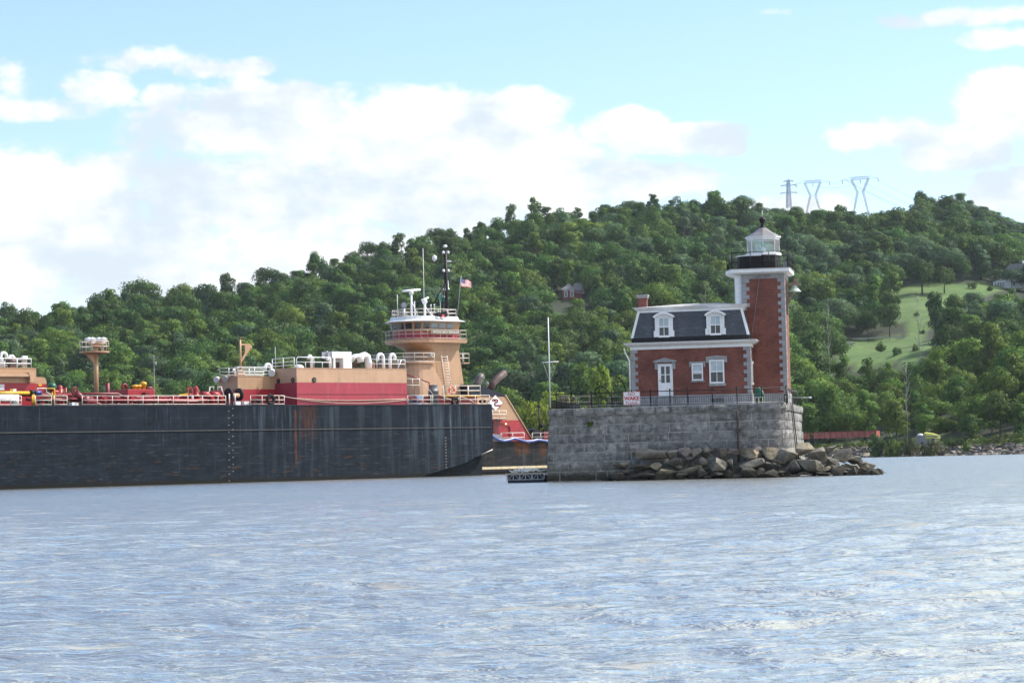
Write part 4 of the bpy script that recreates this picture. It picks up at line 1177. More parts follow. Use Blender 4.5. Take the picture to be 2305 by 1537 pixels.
single_pylon(1776, 401, 462, 1560, 'narrow single-mast pylon with three crossarms, beside the middle pylon')

def line(pts, label, r=.05):
    m = MB(); m.tube(pts, r, 4); o = m.build('power_line', M_PYLON)
    tag(o, label, 'power line', 'power lines strung from the pylons')
def sag(a, b, d, n=14): return [a.lerp(b, i / n) - Vector((0, 0, d * 4 * (i / n) * (1 - i / n))) for i in range(n + 1)]
for (pa, da), (pb, db), s, lab in [
    (((1900, 403), 1410), ((1868, 412), 1510), 1.0, 'thin cable between the near arms of the two delta pylons'),
    (((1938, 410), 1415), ((1836, 420), 1520), 2.0, 'thin cable between the middles of the two delta pylons'),
    (((1972, 404), 1420), ((2420, 505), 1250), 9.0, 'upper cable crossing in front of the farther hilltop'),
    (((1938, 408), 1415), ((2420, 521), 1235), 9.0, 'second cable down in front of the farther hilltop'),
    (((1903, 404), 1410), ((2420, 540), 1220), 9.0, 'third cable down in front of the farther hilltop'),
    (((1903, 406), 1410), ((2420, 547), 1219), 9.0, 'lowest cable crossing the farther hilltop')]:
    line(sag(at(*pa, da), at(*pb, db), s), lab, .055)
# ================================================================== LIGHTHOUSE ISLAND
_o = at(1236, 921, 160.0)
L = Frame((_o.x, _o.y), rad(-10.3))
PT = L.z(1500, 913.5, 0)                    # top of the pier
PW = L.x(1770, 906, 0)                      # length of the front wall
PD = 12.5                                   # depth of the pier
print('pier top', PT, 'len', PW)

# ------------------------------------------------------------------ granite pier
def pier():
    root = thing('granite_pier', 'weathered grey granite block pier carrying the brick lighthouse', 'pier', L, (0, 0, 0))
    r = np.random.default_rng(12)
    top = PT
    # courses from the top down: cap course a little proud
    hs = [.50, .58, .60, .58, .56, .58, .60, .62, .62]; z = top; courses = []
    for h in hs: courses.append((z - h, z)); z -= h
    courses.append((-1.0, z))
    batter = .055
    mb = MB()
    def block(x0, x1, z0, z1, face, rough):
        """rough-faced ashlar; face maps (s along wall, out, z) to pier space"""
        nx = max(2, int((x1 - x0) / .22)); nz = max(2, int((z1 - z0) / .16))
        g = .034; V = []; seed = r.uniform(0, 99); tilt = r.normal(0, .005); push = r.normal(0, .008)
        for j in range(nz + 1):
            for i in range(nx + 1):
                s = x0 + g + (x1 - x0 - 2 * g) * i / nx; zz = z0 + g + (z1 - z0 - 2 * g) * j / nz
                e = min(i, nx - i) / max(1, nx * .5); f = min(j, nz - j) / max(1, nz * .5)
                rim = min(1, min(min(i, nx - i) / 1.0, min(j, nz - j) / 1.0))
                o = rough * rim * (.6 + 1.0 * mnoise.noise(Vector((s * 2.6 + seed, zz * 3.0, seed)))) + rough * .5 * rim * mnoise.noise(Vector((s * 7, zz * 7, seed)))
                V.append(face(s, o + push + tilt * (s - x0), zz))
        n0 = len(V); F = []
        for j in range(nz):
            for i in range(nx):
                a = j * (nx + 1) + i; F.append((a, a + 1, a + nx + 2, a + nx + 1))
        # side returns
        edge = [i for i in range(nx + 1)] + [(j + 1) * (nx + 1) - 1 for j in range(1, nz + 1)] + [nz * (nx + 1) + i for i in range(nx - 1, -1, -1)] + [j * (nx + 1) for j in range(nz - 1, 0, -1)]
        for k in edge:
            s = x0 + g + (x1 - x0 - 2 * g) * (k % (nx + 1)) / nx; zz = z0 + g + (z1 - z0 - 2 * g) * (k // (nx + 1)) / nz
            V.append(face(s, -.30, zz))
        m_ = len(edge)
        for q in range(m_): F.append((edge[q], n0 + q, n0 + (q + 1) % m_, edge[(q + 1) % m_]))
        mb.add(V, F)
    def off(zz): return batter * (top - zz)
    cr = 1.1      # corner radius at the right end
    arc = cr * math.pi / 2
    Lf = PW + arc + PD - cr
    def around(s, o, zz):
        d = o + off(zz)
        if s < PW - cr + 1e-6: return (s, -d, zz)
        t = s - (PW - cr)
        if t < arc:
            a = t / cr; return (PW - cr + math.sin(a) * (cr + d), cr - math.cos(a) * (cr + d), zz)
        return (PW + d, cr + (t - arc), zz)
    for ci, (z0, z1) in enumerate(courses):
        s = -.0 - off(z0); first = True
        cap = ci == 0
        while s < Lf - .2:
            wd = r.uniform(1.2, 2.7) if r.random() < .7 else r.uniform(.6, 1.0)
            if first: wd *= r.uniform(.5, 1); first = False
            e = min(Lf, s + wd)
            if Lf - e < .5: e = Lf
            if s < PW - cr < e and e - (PW - cr) < .7: e = PW - cr + .75
            block(s, e, z0, z1, (lambda a, o, zz: around(a, o + .10, zz)) if cap else around, .055 if not cap else .07)
            s = e
        # left return wall and back wall
        for side in (0, 1):
            s = 0
            while s < (PD if side == 0 else PW) - .2:
                ln = PD if side == 0 else PW
                e = min(ln, s + r.uniform(1.3, 2.6)); e = ln if ln - e < .5 else e
                if side == 0: block(s, e, z0, z1, lambda a, o, zz: (-off(zz) - o - (.1 if cap else 0), a, zz), .05)
                else: block(s, e, z0, z1, lambda a, o, zz: (a, PD + off(zz) + o, zz), .05)
                s = e
    mb.build('stonework', M_GRANITE, root)
    # mortar body just behind the faces, following the batter
    def ring(zz):
        d = off(zz) - .045
        pts = [(-d, -d)] + [(PW - cr + math.sin(a) * (cr + d), cr - math.cos(a) * (cr + d)) for a in [math.pi / 2 * k / 8 for k in range(9)]] + [(PW + d, PD + d), (-d, PD + d)]
        return [(x, y, zz) for x, y in pts]
    m2 = MB(); m2.loft([ring(-1.0), ring(top - .02)]); m2.build('mortar_core', M_MORTAR, root)
    m3 = MB(); m3.box(.15, PW - .15, .15, PD - .15, top - .019, top + .006); m3.build('deck_paving', M_ROOFT, root)
    # drain pipe down the face
    x = L.x(1661, 950, -.2); zt = L.z(1661, 925, -.2); m4 = MB()
    m4.tube([(x, -.25, zt), (x, -.32, 2.5), (x, -.42, 1.0)], .07, 8); m4.box(x - .16, x + .16, -.36, -.14, 2.9, 3.1); m4.build('drain_pipe', paint('rusty_drain', (.045, .03, .026), .7, .3, 3), root)
    # hoses at the right corner
    m5 = MB(); m5.tube([(PW + .25, 1.6, PT + .3), (PW + .4, 1.5, 3), (PW + .62, 1.5, .6)], .04, 6); m5.tube([(PW + .2, 1.2, PT), (PW + .36, 1.15, 2.6), (PW + .5, 1.2, .8)], .03, 6); m5.build('hose', M_BLACK, root)
    m6 = MB()
    for k in range(7):
        m6.ball((L.x(1331, 954, -.2) + random.uniform(-.12, .12), -.32 + random.uniform(-.05, .05), L.z(1331, 955, -.2) + random.uniform(-.12, .12)), .09, 6, 4)
    return root
pier()
_cl = [((random.uniform(-.12, .12), random.uniform(-.08, .05), random.uniform(-.1, .12)), (.14, .12, .12)) for _ in range(5)]
_me = leaf_mesh('weed_tuft', _cl, LEAF['mid'], 120, .12, 3); _w = bpy.data.objects.new('weed_tuft', _me); COL.objects.link(_w)
_w.location = L.world((L.x(1331, 955, -.2), -.36, L.z(1331, 955, -.2))); tag(_w, 'small green weed growing from a joint in the granite pier', 'weed')

# ------------------------------------------------------------------ the keeper's house and tower
HW = 1.9                                     # house front behind the pier edge
HX0, HX1 = L.x(1421, 840, HW), L.x(1690, 840, HW)
HD = 8.4
TW = HW + 2.0                                # tower front
house = thing('lighthouse', 'red brick lighthouse with slate mansard roof and square lantern tower on a stone pier', 'lighthouse', L, (0, 0, 0))
hz = lambda px, py, w=HW: L.z(px, py, w)
hx = lambda px, py, w=HW: L.x(px, py, w)
zb, zc0, zc1 = hz(1555, 889), hz(1555, 783), hz(1555, 768.5)
zk = hz(1555, 757); zm = hz(1555, 699.5); zr = hz(1555, 688)
print('house', HX0, HX1, zb, zc0, zc1, zk, zm, zr)
m = MB(); m.box(HX0 - .06, HX1 + .06, HW - .06, HW + HD + .06, PT, zb); m.build('stone_base', M_STONE, house)
m = MB(); m.box(HX0, HX1, HW, HW + HD, zb, zc0 + .1); m.build('brick_wall', M_BRICK, house)

def quoins(x, w, sx, z0, z1, front, side, long_, short, h=.24, gap=.24, name='quoin_column', off0=0.0):
    """corner stones: long and short blocks on the front face and the return; sx=+1 when the wall lies to +x of the corner"""
    mb = MB(); z = z1; k = 0
    while z > z0 + .02:
        zz = max(z0, z - h); ln = long_ if k % 2 == 0 else short
        t = .035
        a, b = (x - t, x + ln) if sx > 0 else (x - ln, x + t)
        mb.box(a, b, w - t, w + (short if k % 2 == 0 else long_), zz + .004, z - .004)
        z = zz; k += 1
    return mb.build(name, M_STONE, house, bevel=.012)
quoins(HX0, HW, 1, zb, zc0, 1, 1, .44, .27, .235)
quoins(HX1, HW, -1, zb, zc0, 1, 1, .44, .24, .25)

# cornice: stepped mouldings round the house
def moulding(x0, x1, y0, y1, prof, name, mat_, parent):
    rings = [[(x0 - d, y0 - d, z), (x1 + d, y0 - d, z), (x1 + d, y1 + d, z), (x0 - d, y1 + d, z)] for d, z in prof]
    mb = MB(); mb.loft(rings); return mb.build(name, mat_, parent)
hc = zc1 - zc0
moulding(HX0, HX1, HW, HW + HD, [(.05, zc0 - .02), (.05, zc0 + hc * .42), (.16, zc0 + hc * .46), (.30, zc0 + hc * .62), (.33, zc0 + hc * .68), (.43, zc0 + hc * .92), (.43, zc1)], 'cornice', M_TRIM, house)
m = MB(); m.box(HX0 + .06, HX1 - .06, HW + .06, HW + HD - .06, zc1 - .01, zk); m.build('roof_skirt', M_BLACK, house)
# mansard
ins = .42
def ringz(x0, x1, y0, y1, z): return [(x0, y0, z), (x1, y0, z), (x1, y1, z), (x0, y1, z)]
a0, a1 = HX0 + .05, HX1 - .05; b0, b1 = HW + .05, HW + HD - .05
m = MB(); m.loft([ringz(a0, a1, b0, b1, zk - .005), ringz(a0 + ins, a1 - ins, b0 + ins, b1 - ins, zm + .1)], caps=False); roof = m.build('mansard_roof', M_SLATE, house)
for x, sx, y, sy in ((a0, 1, b0, 1), (a1, -1, b0, 1), (a0, 1, b1, -1), (a1, -1, b1, -1)):
    m = MB(); wd = .16
    p0 = Vector((x, y, zk)); p1 = Vector((x + sx * ins, y + sy * ins, zm + .05))
    o_ = Vector((-sx * .03, -sy * .03, 0))
    m.loft([[p0 + o_, p0 + o_ + Vector((sx * wd, 0, 0)), p0 + Vector((sx * wd, sy * wd, 0)), p0 + o_ + Vector((0, sy * wd, 0))], [p1 + o_, p1 + o_ + Vector((sx * wd, 0, 0)), p1 + Vector((sx * wd, sy * wd, 0)), p1 + o_ + Vector((0, sy * wd, 0))]])
    m.build('hip_board', M_TRIM, roof)
hu = zr - zm
moulding(a0 + ins, a1 - ins, b0 + ins, b1 - ins, [(.03, zm), (.03, zm + hu * .35), (.10, zm + hu * .42), (.20, zm + hu * .7), (.30, zm + hu * .95), (.30, zr)], 'upper_cornice', M_TRIM, house)
m = MB(); xc = (HX0 + HX1) / 2 + .3
m.loft([ringz(a0 + ins - .28, a1 - ins + .28, b0 + ins - .28, b1 - ins + .28, zr - .01), ringz(xc - 1.2, xc + 1.2, (b0 + b1) / 2 - .6, (b0 + b1) / 2 + .6, zr + .34)]); m.build('roof_deck', M_ROOFT, house)

# chimney
cw = HW + 2.6; x0, x1 = hx(1436, 680, cw), hx(1455.5, 680, cw); z1 = hz(1445, 663.5, cw)
m = MB(); m.box(x0, x1, cw, cw + .6, zr - .3, z1 - .22); ch = m.build('chimney', M_BRICK, house)
m = MB(); m.box(x0 - .06, x1 + .06, cw - .06, cw + .66, z1 - .22, z1 - .10); m.box(x0 - .1, x1 + .1, cw - .1, cw + .7, z1 - .10, z1); m.build('chimney_cap', M_STONE, ch)

# downspout at the left corner
m = MB(); m.tube([(HX0 - .40, HW - .2, zc0 + .1), (HX0 - .36, HW - .12, zc0 - .15), (HX0 - .09, HW - .08, zc0 - .7), (HX0 - .09, HW - .08, PT + .1)], .045, 8); m.build('downspout', M_TRIM, house)

# sash windows
def sash(parent, x0, x1, z0, z1, y, panes, fw=.09, lower_dark=True, name='window', cols=2, arch=False, curtain=None):
    """frame with two sashes; panes are children"""
    mb = MB()
    mb.box(x0, x0 + fw, y - .05, y + .06, z0, z1); mb.box(x1 - fw, x1, y - .05, y + .06, z0, z1)
    mb.box(x0 + fw, x1 - fw, y - .05, y + .06, z1 - fw, z1); mb.box(x0 + fw, x1 - fw, y - .05, y + .06, z0, z0 + fw)
    zm_ = (z0 + z1) / 2
    mb.box(x0 + fw, x1 - fw, y - .035, y + .05, zm_ - .035, zm_ + .035)
    if cols == 2:
        xm = (x0 + x1) / 2; mb.box(xm - .018, xm + .018, y - .02, y + .05, z0 + fw, zm_ - .035); mb.box(xm - .018, xm + .018, y - .02, y + .05, zm_ + .035, z1 - fw)
    f = mb.build(name, M_TRIM, parent)
    for za, zb_, mt in ((z0 + fw, zm_ - .035, panes[0]), (zm_ + .035, z1 - fw, panes[1])):
        p_ = MB(); p_.box(x0 + fw - .004, x1 - fw + .004, y + .012, y + .03, za - .004, zb_ + .004); p_.build('pane', mt, f)
    return f

# dormers with arched hoods
def dormer(pxl, pxr, pyt, pyb, peeling):
    yf = HW - .02                                # dormer face nearly flush with the wall below
    x0, x1 = hx(pxl, 740, yf), hx(pxr, 740, yf); zt, zb_ = hz((pxl + pxr) / 2, pyt, yf), hz((pxl + pxr) / 2, pyb, yf)
    zs = zt - .30                                # spring of the arch
    mb = MB(); n = 12; xc_ = (x0 + x1) / 2; R_ = (x1 - x0) / 2
    arch = [(xc_ - R_ + 2 * R_ * i / n, zs + .22 * math.sin(math.pi * i / n) ** .8) for i in range(n + 1)]
    mb.prism([(x0, zb_)] + [(x0, zs)] + arch[1:-1] + [(x1, zs), (x1, zb_)], yf + .06, yf + 1.3, 'y')
    d = mb.build('dormer', M_TRIM, roof)
    # surround
    mb = MB(); sw = .20
    mb.box(x0 - .02, x0 + sw, yf, yf + .055, zb_, zs - .02); mb.box(x1 - sw, x1 + .02, yf, yf + .055, zb_, zs - .02)
    mb.box(x0 - .1, x0 + sw - .02, yf - .03, yf + .05, zb_, zb_ + .40); mb.box(x1 - sw + .02, x1 + .1, yf - .03, yf + .05, zb_, zb_ + .40)
    mb.prism([(x0 + sw, zs - .02), (x1 - sw, zs - .02)] + [(x, z - .02) for x, z in reversed(arch[1:-1])], yf, yf + .055, 'y')
    mb.build('surround', M_PEEL if peeling else M_TRIM, d) if False else mb.build('dormer_surround', M_PEEL if peeling else M_TRIM, roof)
    mb = MB()
    out = [(xc_ - (R_ + .14) + 2 * (R_ + .14) * i / n, zs + .02 + .30 * math.sin(math.pi * i / n) ** .8) for i in range(n + 1)]
    inn = [(xc_ - (R_ + .02) + 2 * (R_ + .02) * i / n, zs - .06 + .25 * math.sin(math.pi * i / n) ** .8) for i in range(n + 1)]
    mb.prism(out + list(reversed(inn)), yf - .16, yf + 1.2, 'y'); mb.build('dormer_hood', M_TRIM, roof)
    mb = MB(); mb.box(x0 + .2, x1 - .2, yf - .06, yf + .05, zb_ - .04, zb_ + .03); mb.build('dormer_sill', M_TRIM, roof)
    f = MB(); wx0, wx1, wz0, wz1 = x0 + sw, x1 - sw, zb_ + .03, zs - .03
    sash(roof, wx0, wx1, wz0, wz1, yf + .03, (M_DIMPANE, M_CURTAIN), .06, name='dormer_window')
M_PEEL = paint('peeling_white_paint', (.74, .75, .77), .6, .06, 3, (.18, .16, .13), .9)
dormer(1475, 1514, 703, 758, False)
dormer(1591, 1630, 698.5, 753, True)

# door with hood
yd = HW
x0, x1 = hx(1481.5, 850), hx(1514.5, 850); z0, z1 = hz(1498, 891.5), hz(1498, 818.5)
m = MB(); m.box(x0, x0 + .08, yd - .06, yd + .03, z0, z1); m.box(x1 - .08, x1, yd - .06, yd + .03, z0, z1); m.box(x0 + .08, x1 - .08, yd - .06, yd + .03, z1 - .08, z1)
dr = m.build('door', M_TRIM, house)
m = MB(); m.box(x0 + .08, x1 - .08, yd - .03, yd + .02, z0, z1 - .08); m.box(x0 + .16, x0 + .36, yd - .04, yd - .028, z0 + .15, z0 + .7); m.box(x1 - .36, x1 - .16, yd - .04, yd - .028, z0 + .15, z0 + .7); m.build('door_leaf', M_TRIM, dr)
xm = (x0 + x1) / 2; zt, zl = z1 - .18, hz(1498, 861.5)
for ax, bx in ((x0 + .20, xm - .045), (xm + .045, x1 - .18)):
    for az, bz in ((zl, (zl + zt) / 2 - .025), ((zl + zt) / 2 + .025, zt)):
        m = MB(); m.box(ax, bx, yd - .038, yd - .026, az, bz); m.build('pane', M_DIMPANE, dr)
m = MB(); m.ball((x0 + .13, yd - .07, z0 + 1.0), .035, 8, 6); m.build('knob', M_BLACK, dr)
m = MB(); m.box(x0 - .05, x1 + .05, yd - .35, yd - .06, PT, z0 - .03); m.build('door_step', M_STONE, house)
xa, xb = hx(1471, 812), hx(1523, 812); za, zb2 = hz(1497, 815.5), hz(1497, 806)
m = MB(); m.prism([(xa, za), (xb, za), (xb, za + .09), ((xa + xb) / 2, zb2 + .02), (xa, za + .09)], yd - .22, yd + .02, 'y'); m.build('door_hood', M_STONE, house)
for s in (0, 1):
    xx = x0 - .19 if s == 0 else x1 + .01; m = MB(); m.box(xx, xx + .18, yd - .12, yd + .02, hz(1497, 831), za - .003); m.build('hood_bracket', M_STONE, house)

# small window and tall window
x0, x1, z0, z1 = hx(1557.5, 837), hx(1582.5, 837), hz(1570, 856), hz(1570, 818)
sash(house, x0, x1, z0, z1, HW - .062, (M_DIMPANE, M_CURTAIN), .075, cols=1)
m = MB(); m.box(x0 + .06, x1 - .06, HW - .09, HW - .052, z0 + .42, z0 + .47); m.build('blind_rail', M_TRIM, house)
m = MB(); m.box(x0 - .16, x1 + .16, HW - .06, HW + .01, z1, z1 + .12); m.box(x0 - .16, x0 - .05, HW - .06, HW + .01, z1 - .22, z1); m.box(x1 + .05, x1 + .16, HW - .06, HW + .01, z1 - .22, z1); m.build('lintel', M_STONE, house)
m = MB(); m.box(x0 - .08, x1 + .08, HW - .08, HW + .01, z0 - .1, z0 - .003); m.build('sill', M_STONE, house)
x0, x1, z0, z1 = hx(1597, 837), hx(1630.5, 837), hz(1613, 862.5), hz(1613, 810)
sash(house, x0, x1, z0, z1, HW - .062, (M_DIMPANE, M_CURTAIN), .09)
m = MB(); m.prism([(x0 - .2, z1 - .16), (x0 - .01, z1 - .16), (x0 - .01, z1), (x1 + .01, z1), (x1 + .01, z1 - .16), (x1 + .2, z1 - .16), (x1 + .2, z1 + .22), ((x0 + x1) / 2 + .25, z1 + .26), ((x0 + x1) / 2, z1 + .30), ((x0 + x1) / 2 - .25, z1 + .26), (x0 - .2, z1 + .22)], HW - .07, HW + .01, 'y'); m.build('lintel', M_STONE, house)
m = MB(); m.box(x0 - .04, x1 + .08, HW - .12, HW + .01, z0 - .17, z0 - .003); m.build('sill', M_STONE, house)
# side window, seen edge on
m = MB(); m.box(HX1 + .001, HX1 + .07, HW + .7, HW + 1.5, hz(1690, 865), hz(1690, 812)); f = m.build('side_window', M_TRIM, house)
m = MB(); m.box(HX1 + .07, HX1 + .08, HW + .8, HW + 1.4, hz(1690, 860), hz(1690, 818)); m.build('pane', M_DIMPANE, f)
# cellar grating
x0, x1 = hx(1600, 900), hx(1629, 900); z0, z1 = hz(1614, 904), hz(1614, 896)
m = MB(); m.box(x0, x1, HW - .10, HW - .063, z0, z1); gr = m.build('cellar_opening', M_BLACK, house)
m = MB()
for i in range(9): xx = x0 + (x1 - x0) * (i + .5) / 9; m.box(xx - .015, xx + .015, HW - .12, HW - .102, z0, z1)
m.build('grating', M_STEEL, gr)

# ------------------------------------------------------------------ tower
tz = lambda px, py: L.z(px, py, TW)
tx = lambda px, py: L.x(px, py, TW)
TX0, TX1 = tx(1670.5, 640), tx(1767, 700); TD = 3.3
zg0, zg1 = tz(1712, 617), tz(1712, 604.5)
tb = tz(1712, 627)
m = MB(); m.box(TX0, TX1, TW, TW + TD, PT + .7, tb); m.build('tower_wall', M_BRICK, house)
m = MB(); m.box(TX0 - .05, TX1 + .05, TW - .05, TW + TD + .05, PT, PT + .7); m.build('tower_base', M_STONE, house)
m = MB(); m.box(TX0 - .03, TX1 + .03, TW - .03, TW + TD + .03, tb, zg0 + .01); st = m.build('stone_band', M_STONE, house)
text('A.D. 1874', .21, paint('inscription_grey', (.09, .09, .095), .8, .2), st, (tx(1717, 621), TW - .034, (tb + zg0) / 2 - .02))
quoins(TX0, TW, 1, zm, tb, 1, 1, .46, .27, .26)
quoins(TX1, TW, -1, PT + .7, tb, 1, 1, .44, .24, .25)
m = MB(); xw = tx(1702, 700); m.tube([(tx(1709, 628), TW - .05, tb), (tx(1700, 690), TW - .06, tz(1700, 700)), (tx(1690, 760), TW - .06, tz(1690, 770))], .012, 5); m.build('lightning_wire', M_STEEL, house)
# white timber bay on the left of the tower, rounded
bx0, bx1 = L.x(1653.5, 650, TW + .2), TX0 - .035
m = MB(); n = 10; ce = TW + 1.55
pl = [(bx1, TW + .12)] + [(bx1 - (bx1 - bx0) * math.sin(math.pi * k / n), ce - 1.43 * math.cos(math.pi * k / n)) for k in range(0, n + 1)] + [(bx1, TW + 2.98)]
pl = [(bx1, TW + .15), (bx0 + .08, TW + .15), (bx0, TW + .25)] + [(bx0 - .05 * math.sin(k), TW + .5 + k) for k in (0, .8, 1.6)] + [(bx0, TW + 2.6), (bx1, TW + 2.8)]
m.prism(pl, zr - .4, zg0 - .002, 'z'); m.build('timber_bay', M_TRIM, house)
# gallery slab with chamfered left end
gx0, gx1 = L.x(1646, 612, TW - .55), L.x(1776.5, 610, TW - .55); gy = TW - .55
lx = L.x(1634, 618, TW + 1.2)
gp = [(gx0, gy), (gx1, gy), (gx1 + .02, gy + 4.2), (gx0, gy + 4.4), (lx, gy + 3.0), (lx, gy + 1.5)]
def ins_poly(poly, d):
    cx = sum(p[0] for p in poly) / len(poly); cy = sum(p[1] for p in poly) / len(poly)
    return [(cx + (x - cx) * (1 - d / max(.1, math.hypot(x - cx, y - cy))), cy + (y - cy) * (1 - d / max(.1, math.hypot(x - cx, y - cy)))) for x, y in poly]
m = MB(); gi = ins_poly(gp, .35)
m.loft([[(x, y, zg0 + .0) for x, y in gi], [(x, y, zg0 + .06) for x, y in ins_poly(gp, .10)], [(x, y, zg0 + .10) for x, y in gp], [(x, y, zg1 - .04) for x, y in gp]]); gal = m.build('gallery', M_TRIM, house)
m = MB(); m.prism(ins_poly(gp, -.05), zg1 - .04, zg1, 'z'); m.build('gallery_deck', M_LEAD, gal)
# railing
m = MB(); rp_ = ins_poly(gp, .12); rh = tz(1712, 568.5) - zg1
pts = [Vector((x, y, zg1)) for x, y in rp_]
railing(m, pts, rh, 1.05, (1.0, .42), .025, .03, closed=True)
for a, b in zip(pts, pts[1:] + pts[:1]):
    n = int((b - a).length / .16)
    for i in range(n): p_ = a.lerp(b, i / n); m.tube([p_, p_ + Vector((0, 0, rh * .42))], .009, 4, caps=False)
for p_ in pts: m.ball(p_ + Vector((0, 0, rh + .05)), .05, 6, 4)
m.build('gallery_railing', M_BLACK, house)
# drum: octagonal watch room plus rounded left lobe
LC = (L.x(1718, 560, TW + 1.35), TW + 1.35); z_d1 = L.z(1718, 573.5, TW + 1.3); RL = 73.5 / 2 / 34.9
def octo(r_, z, ph=rad(22.5)): return [(LC[0] + r_ * math.cos(ph + k * math.pi / 4), LC[1] + r_ * math.sin(ph + k * math.pi / 4), z) for k in range(8)]
PH = rad(4)
m = MB(); m.loft([octo(RL + .02, zg1, PH), octo(RL + .02, z_d1 - .08, PH)]); drum = m.build('watch_room', M_BOARDS if 'M_BOARDS' in globals() else M_BLACK, house)
m = MB(); m.loft([octo(RL + .12, z_d1 - .08, PH), octo(RL + .12, z_d1 + .06, PH), octo(RL + .02, z_d1 + .10, PH)]); m.build('lantern_sill', M_TRIM, drum)
lobe0 = L.x(1655.5, 590, TW + .6); zl = L.z(1670, 578, TW + .6)
m = MB(); pl = [(LC[0], TW + .22)] + [(lobe0 + .9 - .9 * math.sin(math.pi * (k / 8)) , TW + .22 + 1.25 * (1 - math.cos(math.pi * k / 8))) for k in range(0, 9)] + [(LC[0], TW + 2.72)]
m.prism(pl, zg1, zl, 'z'); m.build('stair_lobe', M_BLACK, drum)
m = MB(); pl2 = [(x - .05, y - .05 if y < TW + 1 else y + .05) for x, y in pl]; m.prism(pl2, zl, zl + .07, 'z'); m.build('lobe_cap', M_TRIM, drum)
# lantern
ze = L.z(1718, 537.5, TW + 1.3)
lan = MB(); z_g0 = z_d1 + .10
for k in range(8):
    a = octo(RL - .02, z_g0, PH)[k]; b = octo(RL - .02, ze, PH)[k]; lan.bar(a, b, .05)
lan.loft([octo(RL + .02, ze - .10, PH), octo(RL + .02, ze + .02, PH)]); lantern = lan.build('lantern_frame', M_TRIM, house)
for k in range(8):
    a, b = Vector(octo(RL - .03, 0, PH)[k]), Vector(octo(RL - .03, 0, PH)[(k + 1) % 8]); p_ = MB()
    d_ = (b - a).normalized() * .05
    p_.add([a + d_ + Vector((0, 0, z_g0)), b - d_ + Vector((0, 0, z_g0)), b - d_ + Vector((0, 0, ze - .1)), a + d_ + Vector((0, 0, ze - .1))], [(0, 1, 2, 3)]); p_.build('pane', M_CLEAR, lantern, fix=False)
m = MB(); m.lathe([(.16, 0), (.16, .35), (.05, .38), (.05, .42)], (LC[0], LC[1], z_g0), 12); bc = m.build('beacon_stand', M_TRIM, lantern)
m = MB(); m.lathe([(.10, .42), (.15, .48), (.16, .58), (.13, .70), (.04, .74)], (LC[0], LC[1], z_g0), 14); m.build('beacon_lens', M_LENS, lantern)
# lantern roof, ball, spike
zt0, zt1 = ze + .02, L.z(1716, 512, TW + 1.3)
m = MB(); R8 = 40.8 / 34.9
m.loft([octo(R8 - .02, zt0, PH), octo(R8, zt0 + .03, PH), octo(R8, zt0 + .10, PH)]); ev = m.build('lantern_eave', M_TRIM, house)
m = MB(); m.loft([octo(R8 + .02, zt0 + .10, PH), octo(R8 * .52, zt0 + (zt1 - zt0) * .55, PH), octo(.17, zt1, PH)]); lr = m.build('lantern_roof', M_LEAD, house)
zb_ = L.z(1715.5, 496, TW + 1.3); h_ = zb_ - zt1
m = MB(); m.lathe([(.20, -.06), (.19, .02), (.12, .10), (.10, .14), (.14, .20), (.09, .26), (.10, h_ - .16)], (LC[0], LC[1], zt1), 12); m.ball((LC[0], LC[1], zb_), .215, 16, 12); m.build('finial_ball', M_BLACK, lr)
m = MB(); m.tube([(LC[0], LC[1], zb_ + .18), (LC[0], LC[1], L.z(1714, 474, TW + 1.3))], .022, 5); m.build('lightning_rod', M_CREAM, lr)
# box on the gallery
m = MB(); xg = gx1 - .45; m.box(xg, xg + .3, gy + 1.2, gy + 1.5, zg1, zg1 + .45); m.build('equipment_box', M_GREYP, gal)
# bell bracket on the right wall
by = TW + 1.2; xr_ = TX1 + .02
zt_, zb3 = L.z(1786, 640, by), L.z(1775, 688, by); xo = L.x(1802, 638, by)
m = MB(); m.box(xr_, xr_ + .12, by - .10, by + .10, zb3 - .6, zt_ + .15); m.bar((xr_ + .12, by, zt_), (xo, by, zt_), .16, .16); m.bar((xr_ + .12, by, zb3 + .1), (L.x(1790, 645, by), by, zt_ - .1), .15, .15); m.box(xr_ + .5, xr_ + .8, by - .12, by + .12, zt_ + .08, zt_ + .4)
m.build('bell_bracket', M_WOOD, house)
bell = thing('fog_bell', 'pale verdigris fog bell hanging from the timber bracket on the tower', 'bell', L, (L.x(1789, 650, by), by, L.z(1789, 657, by)))
m = MB(); hb = L.z(1789, 641, by) - L.z(1789, 657, by); m.lathe([(.40, 0), (.385, .04), (.27, hb * .35), (.19, hb * .62), (.16, hb * .82), (.06, hb * .95), (.03, hb)], (0, 0, 0), 18); m.build('shell', M_COPPER, bell)
m = MB(); m.tube([(0, 0, hb), (0, 0, hb + .18)], .03, 6); m.build('hanger', M_BLACK, bell)

